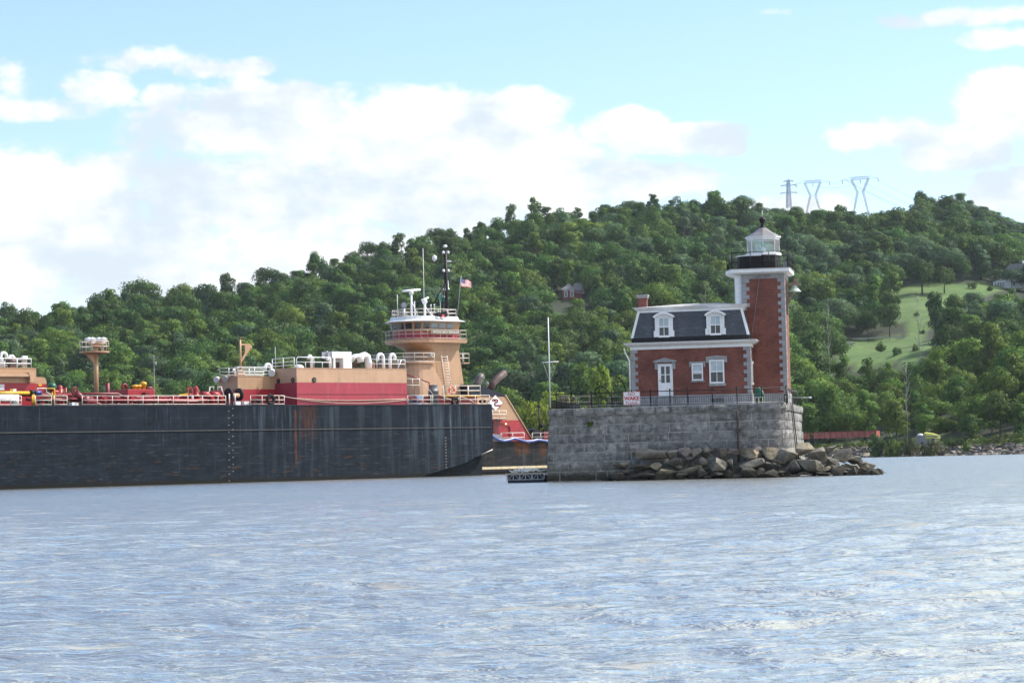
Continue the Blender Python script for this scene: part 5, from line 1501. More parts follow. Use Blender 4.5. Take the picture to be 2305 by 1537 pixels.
# ------------------------------------------------------------------ iron railing on the pier, in two runs
RH = L.z(1500, 880, .2) - PT
rail = thing('iron_railing', 'black iron railing with upright bars along the edge of the granite pier', 'railing', L, (0, 0, PT))
def bars(mb, a, b, h0, h1, step=.14, r=.010):
    n = max(1, int((b - a).length / step))
    for i in range(n): p_ = a.lerp(b, i / n); mb.tube([p_ + Vector((0, 0, h0)), p_ + Vector((0, 0, h1))], r, 4, caps=False)
xs_ = [L.x(px, 890, .2) for px in (1237, 1285, 1331, 1377, 1421, 1464, 1508, 1548, 1604, 1659, 1715, 1770)]
A, B_ = Vector((.12, .2, 0)), Vector((PW - .15, .2, 0)); C_ = Vector((PW - .15, PD - .3, 0)); D_ = Vector((.12, PD - .3, 0))
for i, x in enumerate(xs_):
    m = MB(); m.tube([(x, .2, -.1), (x, .2, RH + .06)], .038, 7); m.ball((x, .2, RH + .09), .055, 8, 6); m.ball((x, .2, RH * .55), .05, 6, 4); m.build('post', M_BLACK, rail)
m = MB()
for a, b in ((A, B_), (B_, C_), (C_, D_), (D_, A)):
    for k, r_ in ((1.0, .032), (.58, .018), (.10, .02)): m.tube([a + Vector((0, 0, RH * k)), b + Vector((0, 0, RH * k))], r_, 6)
m.build('top_rail', M_BLACK, rail)
m = MB()
for a, b in ((A, B_), (B_, C_), (C_, D_), (D_, A)): bars(m, a, b, RH * .10, RH * .60)
m.build('bars', M_BLACK, rail)
for p_ in [B_.lerp(C_, k / 5) for k in range(1, 6)] + [C_.lerp(D_, k / 8) for k in range(1, 9)] + [D_.lerp(A, k / 6) for k in range(1, 6)]:
    m = MB(); m.tube([p_ - Vector((0, 0, .1)), p_ + Vector((0, 0, RH + .05))], .035, 6); m.build('post', M_BLACK, rail)
m = MB(); m.tube([(L.x(1282, 916, 0.05), .05, L.z(1282, 915, .05) - PT), (L.x(1470, 909, .05), .05, L.z(1470, 909, .05) - PT), (PW - .2, .05, L.z(1765, 904, .05) - PT)], .022, 6); m.build('conduit', M_STEEL, rail)
lamp = thing('outrigger_lamp', 'small grey lamp arm poking out past the right corner of the pier railing', 'lamp', L, (PW + .05, 1.4, PT + .35))
m = MB(); m.tube([(-.2, 0, 0), (.4, -.05, -.02), (L.x(1820, 897, 1.3) - PW - .1, -.1, -.05)], .025, 6); m.build('arm', M_STEEL, lamp)
m = MB(); xl = L.x(1822, 897, 1.3) - PW; m.tube([(xl - .12, -.1, -.05), (xl + .08, -.1, -.06)], .05, 8); m.build('lamp_head', M_WHITE, lamp)
m = MB(); m.tube([(-.2, 0, -.4), (-.2, 0, .1)], .03, 6); m.build('bracket', M_STEEL, lamp)

# sign
sg = L.loc(1422, 897, .1); sw_, sh_ = 38.5 / 35.6, 31.5 / 35.6
sign = thing('warning_sign', 'white NO WAKE PLEASE sign with red letters fixed to the pier railing', 'sign', L, (sg.x, .1, sg.z))
m = MB(); m.box(-sw_ / 2, sw_ / 2, -.02, .02, -sh_ / 2, sh_ / 2); m.build('panel', M_SIGNW, sign)
m = MB(); e = .035
m.box(-sw_ / 2, sw_ / 2, -.026, -.0205, sh_ / 2 - e, sh_ / 2); m.box(-sw_ / 2, sw_ / 2, -.026, -.0205, -sh_ / 2, -sh_ / 2 + e); m.box(-sw_ / 2, -sw_ / 2 + e, -.026, -.0205, -sh_ / 2 + e, sh_ / 2 - e); m.box(sw_ / 2 - e, sw_ / 2, -.026, -.0205, -sh_ / 2 + e, sh_ / 2 - e)
m.build('border', paint('sign_border_pink', (.62, .33, .30), .5, .1), sign)
text('NO', .30, M_SIGNR, sign, (-.01, -.026, .27)); text('WAKE', .33, M_SIGNR, sign, (0, -.026, 0.0), ext=.004, offset=.012)
text('PLEASE', .25, M_SIGNR, sign, (0, -.026, -.28))

# flagpole with a yardarm
fp = L.loc(1238.8, 917, .05)
pole = thing('flagpole', 'slender white flagpole with a crossed yardarm at the left end of the pier', 'flagpole', L, (fp.x, .05, fp.z))
zt = L.z(1238, 714, .05) - fp.z; zy = L.z(1238, 814.5, .05) - fp.z
m = MB(); m.tube([(0, 0, 0), (0, 0, zt)], .042, 10, .032); m.build('pole', M_TRIM, pole)
ya, yb = L.x(1219.5, 816, .05) - fp.x, L.x(1257.5, 813.5, .05) - fp.x
m = MB(); m.tube([(ya, 0, zy - .02), (yb, 0, zy)], .032, 8); m.build('yardarm', M_TRIM, pole)
zs2 = L.z(1238, 859, .05) - fp.z; m = MB()
for x in (ya + .08, yb - .08): m.tube([(x, 0, zy), (0, 0, zs2)], .010, 4)
m.build('stay', M_ROPE, pole)

# davit arches
def davit(pts, label, w_, r=.028):
    P_ = [L.loc(px, py, w_) for px, py in pts]
    b = P_[-1].copy(); root = thing('davit_arch', label, 'davit', L, (b.x, w_, PT), 'curved iron davits on the pier')
    Q = [p - Vector((b.x, w_, PT)) for p in P_]
    # smooth through the points
    S = []
    for i in range(len(Q) - 1):
        p0, p1, p2, p3 = Q[max(i - 1, 0)], Q[i], Q[i + 1], Q[min(i + 2, len(Q) - 1)]
        for k in range(6):
            t = k / 6; S.append(.5 * ((2 * p1) + (p2 - p0) * t + (2 * p0 - 5 * p1 + 4 * p2 - p3) * t * t + (3 * p1 - p0 - 3 * p2 + p3) * t ** 3))
    S.append(Q[-1]); m = MB(); m.tube(S, r, 7); m.build('arm', M_BLACK, root)
    m = MB(); m.lathe([(.12, 0), (.12, .05), (.06, .08), (.05, .5)], (0, 0, 0), 10); m.build('base', M_BLACK, root)
davit([(1250, 851), (1251, 846), (1262, 842), (1273, 847), (1282, 862), (1286, 880), (1289, 915)], 'black iron davit curving toward the white flagpole', 6.5)
davit([(1338, 882), (1342, 875), (1353, 870), (1364, 875), (1373, 888), (1378, 903), (1379, 913)], 'lowest black iron davit, humped above the middle of the railing', 6.0, .034)
davit([(1381, 846), (1392, 850), (1401, 858), (1406, 870), (1408, 884), (1408, 912)], 'black iron davit curving down beside the red and white sign', 6.5, .036)

# picnic tables
def picnic(px, label, w_):
    o = L.loc(px, 900, w_); root = thing('picnic_table', label, 'picnic table', L, (o.x, w_, PT), 'picnic tables behind the pier railing')
    zt = L.z(px, 891.5, w_) - PT; zs = L.z(px, 904, w_) - PT; Lh = .85
    m = MB()
    for i in range(5): m.box(-Lh, Lh, -.36 + i * .15, -.36 + i * .15 + .135, zt - .045, zt)
    m.build('table_top', M_PLANK, root)
    for y in (-.78, .55):
        m = MB(); m.box(-Lh, Lh, y, y + .13, zs - .04, zs); m.box(-Lh, Lh, y + .145, y + .26, zs - .04, zs); m.build('bench', M_PLANK, root)
    for x in (-.6, .6):
        m = MB(); m.bar((x, -.25, zt - .05), (x, -.68, 0), .09, .05); m.bar((x, .25, zt - .05), (x, .68, 0), .09, .05); m.bar((x, -.75, zs - .06), (x, .78, zs - .06), .09, .05); m.build('trestle', M_WOOD, root)
picnic(1309, 'weathered picnic table nearest the white flagpole, behind the railing', 3.2)
picnic(1398, 'weathered picnic table partly hidden behind the red and white sign', 4.2)
for px, py0, py1, w_, lab in ((1267, 885, 914, 8.5, 'grey wooden chair beyond the picnic table by the flagpole'),):
    o = L.loc(px, py1, w_); root = thing('garden_chair', lab, 'chair', L, (o.x, w_, PT)); 
    m = MB(); m.box(-.35, .35, -.3, .3, .38, .43); m.build('seat', M_WOOD, root)
    m = MB()
    for i in range(5): m.box(-.34 + i * .14, -.23 + i * .14, .28, .33, .43, 1.1)
    m.build('backrest', M_WOOD, root)
    for x, y in ((-.3, -.25), (.3, -.25), (-.3, .25), (.3, .25)):
        m = MB(); m.box(x - .04, x + .04, y - .04, y + .04, 0, .38); m.build('leg', M_WOOD, root)

# green upturned canoe leaning by the tower
co_ = L.loc(1708, 900, 1.2); root = thing('canoe', 'dark green canoe end propped between the house corner and the tower', 'canoe', L, (co_.x, 1.2, PT))
m = MB(); zt = L.z(1708, 871, 1.2) - PT; k = 1 / 35.8
rings = []
for t_, xl, xr2 in ((0, -9, 15), (.3, -10, 14), (.6, -10, 12.5), (.85, -8.5, 9), (.96, -6, 5), (1.0, -3, 2)):
    z = zt * t_; a, b = xl * k, xr2 * k; mid = (a + b) / 2; hw = (b - a) / 2
    rings.append([(mid + hw * math.cos(2 * math.pi * i / 14), .28 * (1 - t_ * .6) * math.sin(2 * math.pi * i / 14), z) for i in range(14)])
m.loft(rings, smooth=True); m.build('hull', M_GREEN, root)
m = MB(); m.tube([(13.0 * k, -.12, 0), (12.2 * k, -.16, zt * .3), (11.0 * k, -.14, zt * .6), (7.5 * k, -.1, zt * .85)], .03, 6); m.build('gunwale', paint('pale_gunwale', (.12, .25, .18), .4), root)
for i, (pxa, pxb) in enumerate(((1700, 1716),)):
    o = L.loc((pxa + pxb) / 2, 905, .75); root = thing('low_bench', 'small pale slatted stand in front of the green canoe', 'stand', L, (o.x, .75, PT)); h_ = L.z(1708, 893, .75) - PT
    m = MB(); m.box(-.26, .26, -.12, .12, h_ - .05, h_); m.build('top', M_CREAM, root)
    for x in (-.23, 0, .23):
        m = MB(); m.box(x - .03, x + .03, -.1, .1, 0, h_ - .05); m.build('leg', M_CREAM, root)

# ------------------------------------------------------------------ floating dock left of the pier
fd = L.loc(1142, 1086, .5); fx1 = L.x(1224.5, 1086, .5) - fd.x
zt = L.z(1183, 1066.5, .5); zm_ = L.z(1183, 1078, .5)
dock = thing('floating_dock', 'low black floating dock with white trussed sides beside the pier foot', 'floating dock', L, (fd.x, .5, 0))
m = MB(); m.box(.02, fx1 - .03, .06, 2.6, -.2, zm_ - .02); m.box(.05, fx1 - .05, .13, 2.5, zm_ - .019, zt - .06); m.build('float', M_NAVY, dock)  # upper box: dark backing added for the shade behind the truss openings
m = MB(); m.box(-.12, fx1 + .02, -.03, 2.7, zt, zt + .06); m.build('deck', M_PLANK, dock)
m = MB(); n = 6
m.box(-.05, fx1, 0, .06, zt - .05, zt - .001); m.box(-.05, fx1, 0, .06, zm_ - .05, zm_)
for i in range(n + 1):
    x = -.03 + (fx1 - .0) * i / n; wd = .09 if i % 2 == 0 else .05; m.box(x, x + wd, 0.002, .058, zm_, zt - .05)
for i, (a, b) in enumerate(((0, 1), (1, 0), (0, 1), (1, 0), (0, 1), (1, 0))):
    x0 = fx1 * i / n + .1; x1 = fx1 * (i + 1) / n - .06
    m.bar((x0, .03, zm_ + (zt - zm_) * (.1 if a == 0 else .85)), (x1, .03, zm_ + (zt - zm_) * (.85 if a == 0 else .1)), .035)
m.box(-.05, 0.0, .06, 2.6, zm_ - .04, zt - .02)
m.build('truss', M_STEEL, dock)
r_ = np.random.default_rng(9)
drift = thing('driftwood_pile', 'bleached driftwood and rope heaped on the floating dock', 'driftwood', L, (fd.x + fx1 * .5, 1.4, zt + .06))
m = MB()
for i in range(60):
    x, y = r_.normal(.1, .38), r_.normal(0, .4); a = r_.uniform(0, 6.28); l_ = r_.uniform(.2, .55); z = r_.uniform(.02, .20) * math.exp(-(x / .9) ** 2) + .02
    m.tube([(x, y, z), (x + l_ * .5 * math.cos(a), y + l_ * .5 * math.sin(a), z + r_.uniform(0, .12)), (x + l_ * math.cos(a), y + l_ * math.sin(a), z + r_.uniform(-.02, .14))], r_.uniform(.03, .06), 5)
m.build('sticks', paint('bleached_wood', (.80, .78, .72), .8, .12, 4), drift)

# ------------------------------------------------------------------ boulders round the foot of the pier
# (x, y, width, height in 2.88x crop of the photograph at 1200,980; metres in front of the wall; tone: 0 grey 1 tan 2 dark 3 pinkish)
RK = [  # top row
    (690, 108, 95, 60, -.5, 1), (760, 118, 190, 75, -.8, 0), (905, 118, 90, 55, -.6, 0), (992, 108, 82, 62, -.6, 3), (1058, 112, 75, 60, -.6, 0), (1122, 112, 60, 95, -.5, 0), (1205, 112, 110, 90, -.7, 2), (1300, 105, 75, 40, -.6, 3),
    (1395, 112, 140, 72, -.9, 1), (1462, 96, 70, 60, -.5, 3), (1540, 118, 100, 100, -.8, 1), (1645, 128, 130, 95, -1.0, 0), (1770, 90, 110, 90, -.2, 1), (1850, 128, 120, 110, -.8, 0), (1930, 105, 130, 95, .5, 2), (2010, 135, 115, 100, 1.5, 2),
    # middle row
    (570, 188, 100, 62, -.8, 0), (705, 202, 115, 45, -1.1, 2), (865, 166, 30, 35, -.8, 1), (940, 178, 130, 66, -1.2, 2), (805, 198, 80, 50, -1.3, 1), (945, 205, 45, 25, -1.3, 1), (1010, 214, 150, 80, -1.5, 1), (1098, 166, 60, 55, -.9, 0), (1020, 152, 60, 40, -.7, 2),
    (1200, 200, 110, 110, -1.5, 0), (1296, 200, 65, 90, -1.4, 1), (1415, 185, 150, 75, -1.5, 0), (1545, 195, 100, 55, -1.3, 2), (1688, 215, 85, 100, -1.8, 0), (1780, 185, 150, 95, -1.3, 0), (1950, 178, 90, 60, -.2, 2), (2080, 160, 110, 60, 2.5, 2),
    (2075, 215, 80, 65, 1.0, 1), (2160, 205, 110, 70, 3.0, 1), (1880, 215, 110, 60, -.9, 1),
    # bottom row at the water
    (555, 262, 110, 62, -1.3, 1), (605, 236, 40, 30, -1.2, 2), (710, 266, 180, 50, -1.8, 2), (862, 246, 140, 80, -1.8, 1), (1095, 242, 90, 70, -1.7, 2), (975, 262, 80, 40, -1.9, 2), (1190, 252, 90, 50, -1.9, 2), (1275, 250, 70, 55, -1.8, 2), (1405, 240, 130, 60, -1.9, 2),
    (1535, 245, 100, 52, -2.2, 0), (1612, 228, 62, 38, -1.9, 0), (1480, 240, 60, 60, -1.7, 2), (1760, 250, 90, 34, -1.9, 2), (1840, 232, 60, 40, -1.4, 2), (1890, 248, 100, 26, -1.6, 0), (1990, 235, 110, 52, -.6, 1), (2040, 232, 70, 50, .2, 2), (2120, 232, 90, 44, 1.6, 2),
    (2245, 238, 100, 12, 3.0, 2), (480, 285, 60, 40, -.7, 2), (640, 288, 90, 20, -1.7, 2), (1330, 262, 60, 30, -2.0, 2), (1690, 262, 70, 16, -2.1, 2), (1130, 268, 60, 20, -2.0, 2)]
SHAPEW = ['angular', 'blocky', 'flat-topped', 'wedge-shaped', 'jagged', 'slabby', 'split-faced', 'blunt', 'tilted', 'squarish']
TONEW = ['grey', 'tan', 'dark', 'pinkish']
def rock_where(cx, cy):
    px = 1200 + cx / 2.881
    if px < 1395: a = "by the pier's bare stone foot"
    elif px < 1450: a = 'under the railing post right of the sign'
    elif px < 1500: a = 'below the white door'
    elif px < 1545: a = 'below the gap between door and small window'
    elif px < 1590: a = 'below the small window'
    elif px < 1640: a = 'below the tall window'
    elif px < 1685: a = 'at the rusty drain pipe'
    elif px < 1735: a = 'below the green canoe'
    elif px < 1790: a = 'under the tower'
    elif px < 1850: a = 'just past the pier corner'
    elif px < 1910: a = 'in the tail beyond the pier'
    else: a = 'near the tip of the rock pile'
    row = 'top-row' if cy < 150 else 'middle-row' if cy < 218 else 'waterline'
    return row, a
used = {}
for k, (cx, cy, ww, hh_, wv, tone) in enumerate(RK):
    r_ = np.random.default_rng(200 + k); px, py = 1200 + cx / 2.881, 980 + cy / 2.881
    c = L.loc(px, py, wv); D_ = (L.world(c) - CAM).y; ppm = FP / D_
    sx, sz = ww / 2.881 / ppm / 2 * 1.18, hh_ / 2.881 / ppm / 2 * 1.04; sy = (sx + sz) / 2 * r_.uniform(.8, 1.15)
    b = bmesh.new(); tilt = r_.uniform(-.5, .5)
    V, F = hullrock(r_, 1, 1, 1, int(r_.integers(9, 13)))
    vs = [b.verts.new(v) for v in V]
    for f in F: b.faces.new([vs[i] for i in f])
    bmesh.ops.rotate(b, verts=b.verts, cent=(0, 0, 0), matrix=Matrix.Rotation(r_.uniform(0, 6.28), 3, 'Z') @ Matrix.Rotation(r_.uniform(-.5, .5), 3, 'X'))
    bmesh.ops.dissolve_limit(b, angle_limit=rad(14), verts=b.verts, edges=b.edges)
    bmesh.ops.triangulate(b, faces=b.faces)
    bmesh.ops.subdivide_edges(b, edges=b.edges, cuts=3, use_grid_fill=True)
    bmesh.ops.smooth_vert(b, verts=b.verts, factor=.18, use_axis_x=True, use_axis_y=True, use_axis_z=True)
    ext = [max(abs(v.co[i]) for v in b.verts) for i in range(3)]
    for v in b.verts:
        n_ = Vector(mnoise.noise_vector(v.co * 2.3 + Vector((k, k * .7, 3)))) * .06 + Vector(mnoise.noise_vector(v.co * 5.5 + Vector((k, 1, 3)))) * .045 + Vector(mnoise.noise_vector(v.co * 13 + Vector((k, 1, 3)))) * .018
        q = v.co + n_; v.co = Vector((q.x / ext[0] * sx, q.y / ext[1] * sy, q.z / ext[2] * sz))
    me = bpy.data.meshes.new('boulder'); b.normal_update(); b.to_mesh(me); b.free(); me.materials.append(M_ROCKS[tone])
    o = bpy.data.objects.new('boulder', me); COL.objects.link(o); o.location = L.world(c); o.rotation_euler = (0, 0, L.th)
    row, wh = rock_where(cx, cy); size = 'large' if ww * hh_ > 9000 else 'small' if ww * hh_ < 3600 else 'mid-sized'
    sh = 'flat' if ww > hh_ * 2.1 else 'upright' if hh_ > ww * .95 else SHAPEW[k % 10]
    lab = f"{size} {sh} {TONEW[tone]} boulder, {row}, {wh}"; n_ = 1
    while lab in used and n_ < 10:
        lab = f"{size} {SHAPEW[(k + n_) % 10]} {TONEW[tone]} boulder, {row}, {wh}"; n_ += 1
    used[lab] = 1
    tag(o, lab, 'boulder', 'riprap boulders round the lighthouse pier')
# dark rubble filling the heart of the pile
r_ = np.random.default_rng(77); m = MB()
for k in range(400):
    x = r_.uniform(5.0, PW + 5.5); t_ = r_.random()
    y = -.35 - t_ * 1.2 if x < PW else -1.1 + t_ * 6
    top_ = .95 * (1 - t_) * min(1, (x - 4.2) / 2.5) if x < PW else max(.12, 1.35 - (x - PW) * .24) * (1 - abs(t_ - .5))
    s = r_.uniform(.22, .48); V, F = hullrock(r_, s * 1.3, s, s * .8, 10)
    m.add([(v[0] + x, v[1] + y, v[2] + top_ * r_.uniform(.4, 1)) for v in V], F)
o = m.build('rubble', M_ROCKS[2]); L.place(o); tag(o, 'dark wet rubble filling the gaps between the boulders of the rock pile', 'rubble', kind='stuff')
# ================================================================== TANK BARGE
_s = at(1107, 912, 262.0)
B = Frame((_s.x, _s.y), rad(44))
DZ = B.z(1000, 910.5, 0)                         # deck height
BL, BW_ = -92.0, 24.0                            # bow end (out of frame), beam
print('barge deck', DZ, 'x at left edge', B.x(0, 912, 0))
barge = thing('tank_barge', 'long black hulled tank barge with red deck piping and tan deckhouses', 'barge', B, (0, 0, 0))
bx = lambda px, py=912, w=0.0: B.x(px, py, w)
bz = lambda px, py, w=0.0: B.z(px, py, w)
x_rust = bx(665, 950)
M_HULL = hull_mat('barge_hull_plate', (.0064, .0104, .0172), [(x_rust, .22, 0.8, DZ - .5, .6), (x_rust + 1.6, 1.6, 3.5, DZ - .1, .30), (bx(1052, 925), .25, 5.9, DZ, .3)])
# side profile, then lofted across with a notch for the tug at the stern
zk1 = bz(1107, 1010); xk = bx(960, 1066); x2 = bx(1085, 1022)
prof = [(BL, -1.2), (xk - 1.5, -1.2), (xk, .25), (bx(1045, 1043), bz(1045, 1043)), (x2, bz(1085, 1021)), (-.02, zk1), (0.05, zk1 + .5), (0, DZ), (BL, DZ)]
m = MB(); m.prism(prof, 0, 6.0, 'y'); m.prism([(p[0], p[1]) for p in prof], 18.0, BW_, 'y')
m.prism([(BL, -1.2), (-16.5, -1.2), (-16, DZ - .004), (BL, DZ - .004)], 6.0, 18.0, 'y')
hull = m.build('hull', M_HULL, barge)
# skeg under the stern wing
M_SKEG = paint('skeg_paint', (.012, .018, .024), .6, .3, 1, RUST, .2); M_SKEG.node_tree.nodes['Principled BSDF'].inputs['Specular IOR Level'].default_value = .06
m = MB(); xs1 = bx(1081, 1045, 1.2); m.prism([(xk - 2, -1), (xs1, -1), (xs1, bz(1081, 1026, 1.2)), (xk - 1, bz(1000, 1055, 1.2))], .9, 1.9, 'y'); m.build('skeg', M_GREYH if 'M_GREYH' in globals() else M_SKEG, barge)
# rubbing strakes
for py, hh in ((967.5, .09),):
    m = MB(); z = bz(560, 967.5); m.box(BL, -.25, -.07, 0.0, z - hh / 2, z + hh / 2); m.build('rubbing_strake', paint('strake_edge', (.035, .04, .042), .5, .3, 1, RUST, .4), barge)
m = MB(); m.box(BL, -.02, -.03, .05, DZ - .08, DZ + .02); m.build('deck_edge', M_NAVY, barge)
m = MB(); m.tube([(x2, .1, bz(1085, 1021) - .05), (-.04, .04, zk1 - .06)], .07, 6); m.build('chine_bar', M_CREAM, barge)
# shell eyebrows over the scuppers
for px in (696, 722, 745, 770, 800, 828, 853, 880):
    m = MB(); x = bx(px, 915); m.box(x - .12, x + .3, -.06, -.002, DZ - .10, DZ - .03); m.build('scupper', M_BLACK, barge)
# draft marks
zr_ = bz(1003, 985); dz_ = (zr_ - bz(1003, 1052)) / 10
for i, n_ in enumerate(range(30, 19, -1)):
    text(str(n_), .19, M_MARK, barge, (bx(1003, 985), -.012, zr_ - dz_ * i), name='draft_mark', ext=.003)
for px0, py0, n_ in ((515, 925, 11), (524, 919, 10)):
    for i in range(n_):
        py = py0 + i * 15.7; m = MB(); x = bx(px0 + .1 * i, py); z = bz(px0, py); m.box(x - .06, x + .06, -.014, -.002, z - .03, z + .022)
        m.build('load_mark', M_MARK, barge)

# ------------------------------------------------------------------ deckhouses: (near corner px, far right px, left px, top py, split py)
def gooseneck(mb, x, y, z, h, r, dx):
    pts = [(x, y, z), (x, y, z + h - abs(dx) / 2)]
    for k in range(1, 9): a = math.pi * k / 8; pts.append((x + dx / 2 - dx / 2 * math.cos(a), y, z + h - abs(dx) / 2 + abs(dx) / 2 * math.sin(a)))
    pts.append((x + dx, y, z + h - abs(dx) * .9)); mb.tube(pts, r, 10)

def deckhouse(x0, x1, y0, y1, zsplit, ztop, label, red, tan):
    m = MB(); m.mi = 0; m.box(x0, x1, y0, y1, DZ, zsplit); m.mi = 1; m.box(x0, x1, y0, y1, zsplit, ztop)
    d = m.build('deckhouse', [red, tan], barge, bevel=.02); d['label'] = label
    m = MB(); m.box(x0 - .03, x1 + .03, y0 - .03, y1 + .03, ztop - .03, ztop + .03); m.build('roof_edge', tan, d)
    return d

# tall aft deckhouse
w1 = .35
ax0, ax1 = bx(668, 870, w1), bx(916, 870, w1); az = bz(668, 828, w1); asp = bz(668, 860.5, w1)
# depth from where the left face ends at px 610
lo, hi = .5, 14
for _ in range(30):
    mid = (lo + hi) / 2; px = project(B.world((ax0, w1 + mid, 9)))[0]
    if px > 610: lo = mid
    else: hi = mid
ad = lo; print('aft house', ax0, ax1, az, 'depth', ad)
ah = deckhouse(ax0, ax1, w1, w1 + ad, asp, az, 'tall deckhouse with wide tan and faded red bands', M_REDF, M_TANP)
ah_ = ah
def porthole(x, y, z, face, par):
    m = MB()
    if face == 'y': m.tube([(x, y - .05, z), (x, y + .02, z)], .26, 14)
    else: m.tube([(x - .05, y, z), (x + .02, y, z)], .26, 14)
    m.build('porthole', M_BLACK, par)
    m = MB()
    if face == 'y': m.tube([(x, y - .07, z), (x, y - .051, z)], .17, 14)
    else: m.tube([(x - .07, y, z), (x - .051, y, z)], .17, 14)
    return m.build('port_glass', M_GLASS, par)
porthole(bx(707, 855, w1), w1, bz(707, 855, w1), 'y', ah)
for f in (.30, .86): porthole(ax0, w1 + ad * (1 - f), bz(668, 855, w1), 'x', ah)
m = MB(); m.box(ax0 + .1, ax1 - .1, w1 - .03, w1 - .002, DZ + 1.05, DZ + 1.10); m.box(ax0 + .1, ax1 - .1, w1 - .03, w1 - .002, DZ + .42, DZ + .46); m.build('side_seam', M_DRED, ah)
# roof gear
def ph(px, py, w): return B.loc(px, py, w)
m = MB(); hR = bz(640, 808, w1) - az
p_ = [Vector((ax0 + .1, w1 + ad - .1, az)), Vector((ax0 + .1, w1 + .15, az)), Vector((ax0 + 1.2, w1 + .1, az))]
railing(m, [Vector((ax0 + .15, w1 + ad - .1, az)), Vector((ax0 + .15, w1 + .5, az))], 1.05, 1.4, (1.0, .62, .3), .035, .045); m.build('railing', M_WHITE, ah)
hB = bz(700, 804, w1 + .1) - az
m = MB(); xa, xb = bx(668, 805, w1 + .1), bx(744, 805, w1 + .1)
m.tube([(xa + .05, w1 + .1, az + .1), (xa - .05, w1 + .1, az + .35), (xa - .05, w1 + .1, az + hB - .2), (xa + .12, w1 + .1, az + hB), (xb, w1 + .1, az + hB)], .045, 6)
m.tube([(xa, w1 + .1, az + hB * .55), (xb, w1 + .1, az + hB * .55)], .035, 5)
for i in range(4): x = xa + (xb - xa) * (i + 1) / 4; m.tube([(x, w1 + .1, az), (x, w1 + .1, az + (hB if i % 2 else hB * .55))], .035, 5)
m.build('railing', M_WHITE, ah)
m = MB(); xa, xb = bx(832, 810, w1 + .1), ax1 - .1
for k in (.95, .5): m.tube([(xa, w1 + .1, az + k), (xb, w1 + .1, az + k)], .03, 5)
for i in range(6): x = xa + (xb - xa) * i / 5; m.tube([(x, w1 + .1, az), (x, w1 + .1, az + .95)], .03, 5)
m.tube([(xb - 1.0, w1 + .1, az), (xb - .5, w1 + .1, az + .95)], .05, 5); m.build('railing', M_WHITE, ah)
wv = w1 + 1.2
def vx(px): return bx(px, 815, wv)
z805 = bz(700, 800.5, wv) - az
m = MB(); gooseneck(m, vx(701), wv, az, z805, .13, vx(694.5) - vx(701)); m.build('gooseneck_vent', M_WHITE, ah)
m = MB(); gooseneck(m, vx(743), wv, az, bz(743, 806, wv) - az, .14, vx(738) - vx(743)); m.build('gooseneck_vent', M_WHITE, ah)
m = MB(); gooseneck(m, vx(863), wv, az, bz(860, 797, wv) - az, .17, vx(850) - vx(863)); m.build('gooseneck_vent', M_WHITE, ah)
m = MB(); gooseneck(m, vx(878), wv, az, bz(880, 797.5, wv) - az, .17, vx(889) - vx(878)); m.build('gooseneck_vent', M_WHITE, ah)
m = MB(); xa, xb = vx(816), vx(828); zt = bz(822, 795, wv); m.tube([(vx(790), wv, zt - .75), (vx(798), wv, zt - .35), (vx(806), wv, zt - .3), (xa - .1, wv, zt - .55)], .26, 10)
m.tube([(vx(812), wv, zt - .9), (vx(811), wv, zt - .55), (vx(815), wv, zt - .28), (vx(821), wv, zt - .22), (vx(827), wv, zt - .35), (vx(829), wv, zt - .8), (vx(829), wv, az)], .36, 12); m.build('air_duct', M_WHITE, ah)
m = MB(); m.box(vx(745), vx(789), wv - .2, wv + 1.4, bz(765, 806, wv), bz(765, 791.5, wv)); m.box(vx(770), vx(789), wv - .2, wv + 1.4, az, bz(765, 806, wv)); m.box(vx(748), vx(752), wv - .2, wv, az, bz(765, 806, wv)); m.build('vent_locker', M_WHITE, ah)
m = MB(); m.box(vx(737), vx(746), wv - .1, wv + .4, az + .9, bz(740, 795, wv)); m.tube([(vx(738), wv, bz(740, 795, wv) - .1), (vx(736), wv, bz(740, 790, wv))], .09, 8); m.build('flood_bracket', M_STEEL, ah)
for px0, px1, r_, mt in ((799, 818, .17, M_BROWNPIPE), (833, 849, .22, M_TANP), (853, 857, .25, M_BROWNPIPE), (760, 769, .15, M_BROWNPIPE)):
    m = MB(); zz = az + .55; m.tube([(vx(px0), wv + .5, zz), (vx(px1), wv + .5, zz)], r_, 10); m.box(vx(px0), vx(px0) + .15, wv + .35, wv + .65, az, zz); m.box(vx(px1) - .15, vx(px1), wv + .35, wv + .65, az, zz); m.build('muffler', mt, ah)
m = MB(); m.ball((bx(672, 826, w1 + .6), w1 + .6, az + .05), .55, 12, 8, .6); m.build('mushroom_vent', M_WHITE, ah)
m = MB(); xx = bx(620, 815, w1 + 3.2); m.tube([(xx, w1 + 3.2, az), (xx, w1 + 3.2, bz(620, 781, w1 + 3.2))], .022, 5); m.build('whip_antenna', M_WHITE, ah)
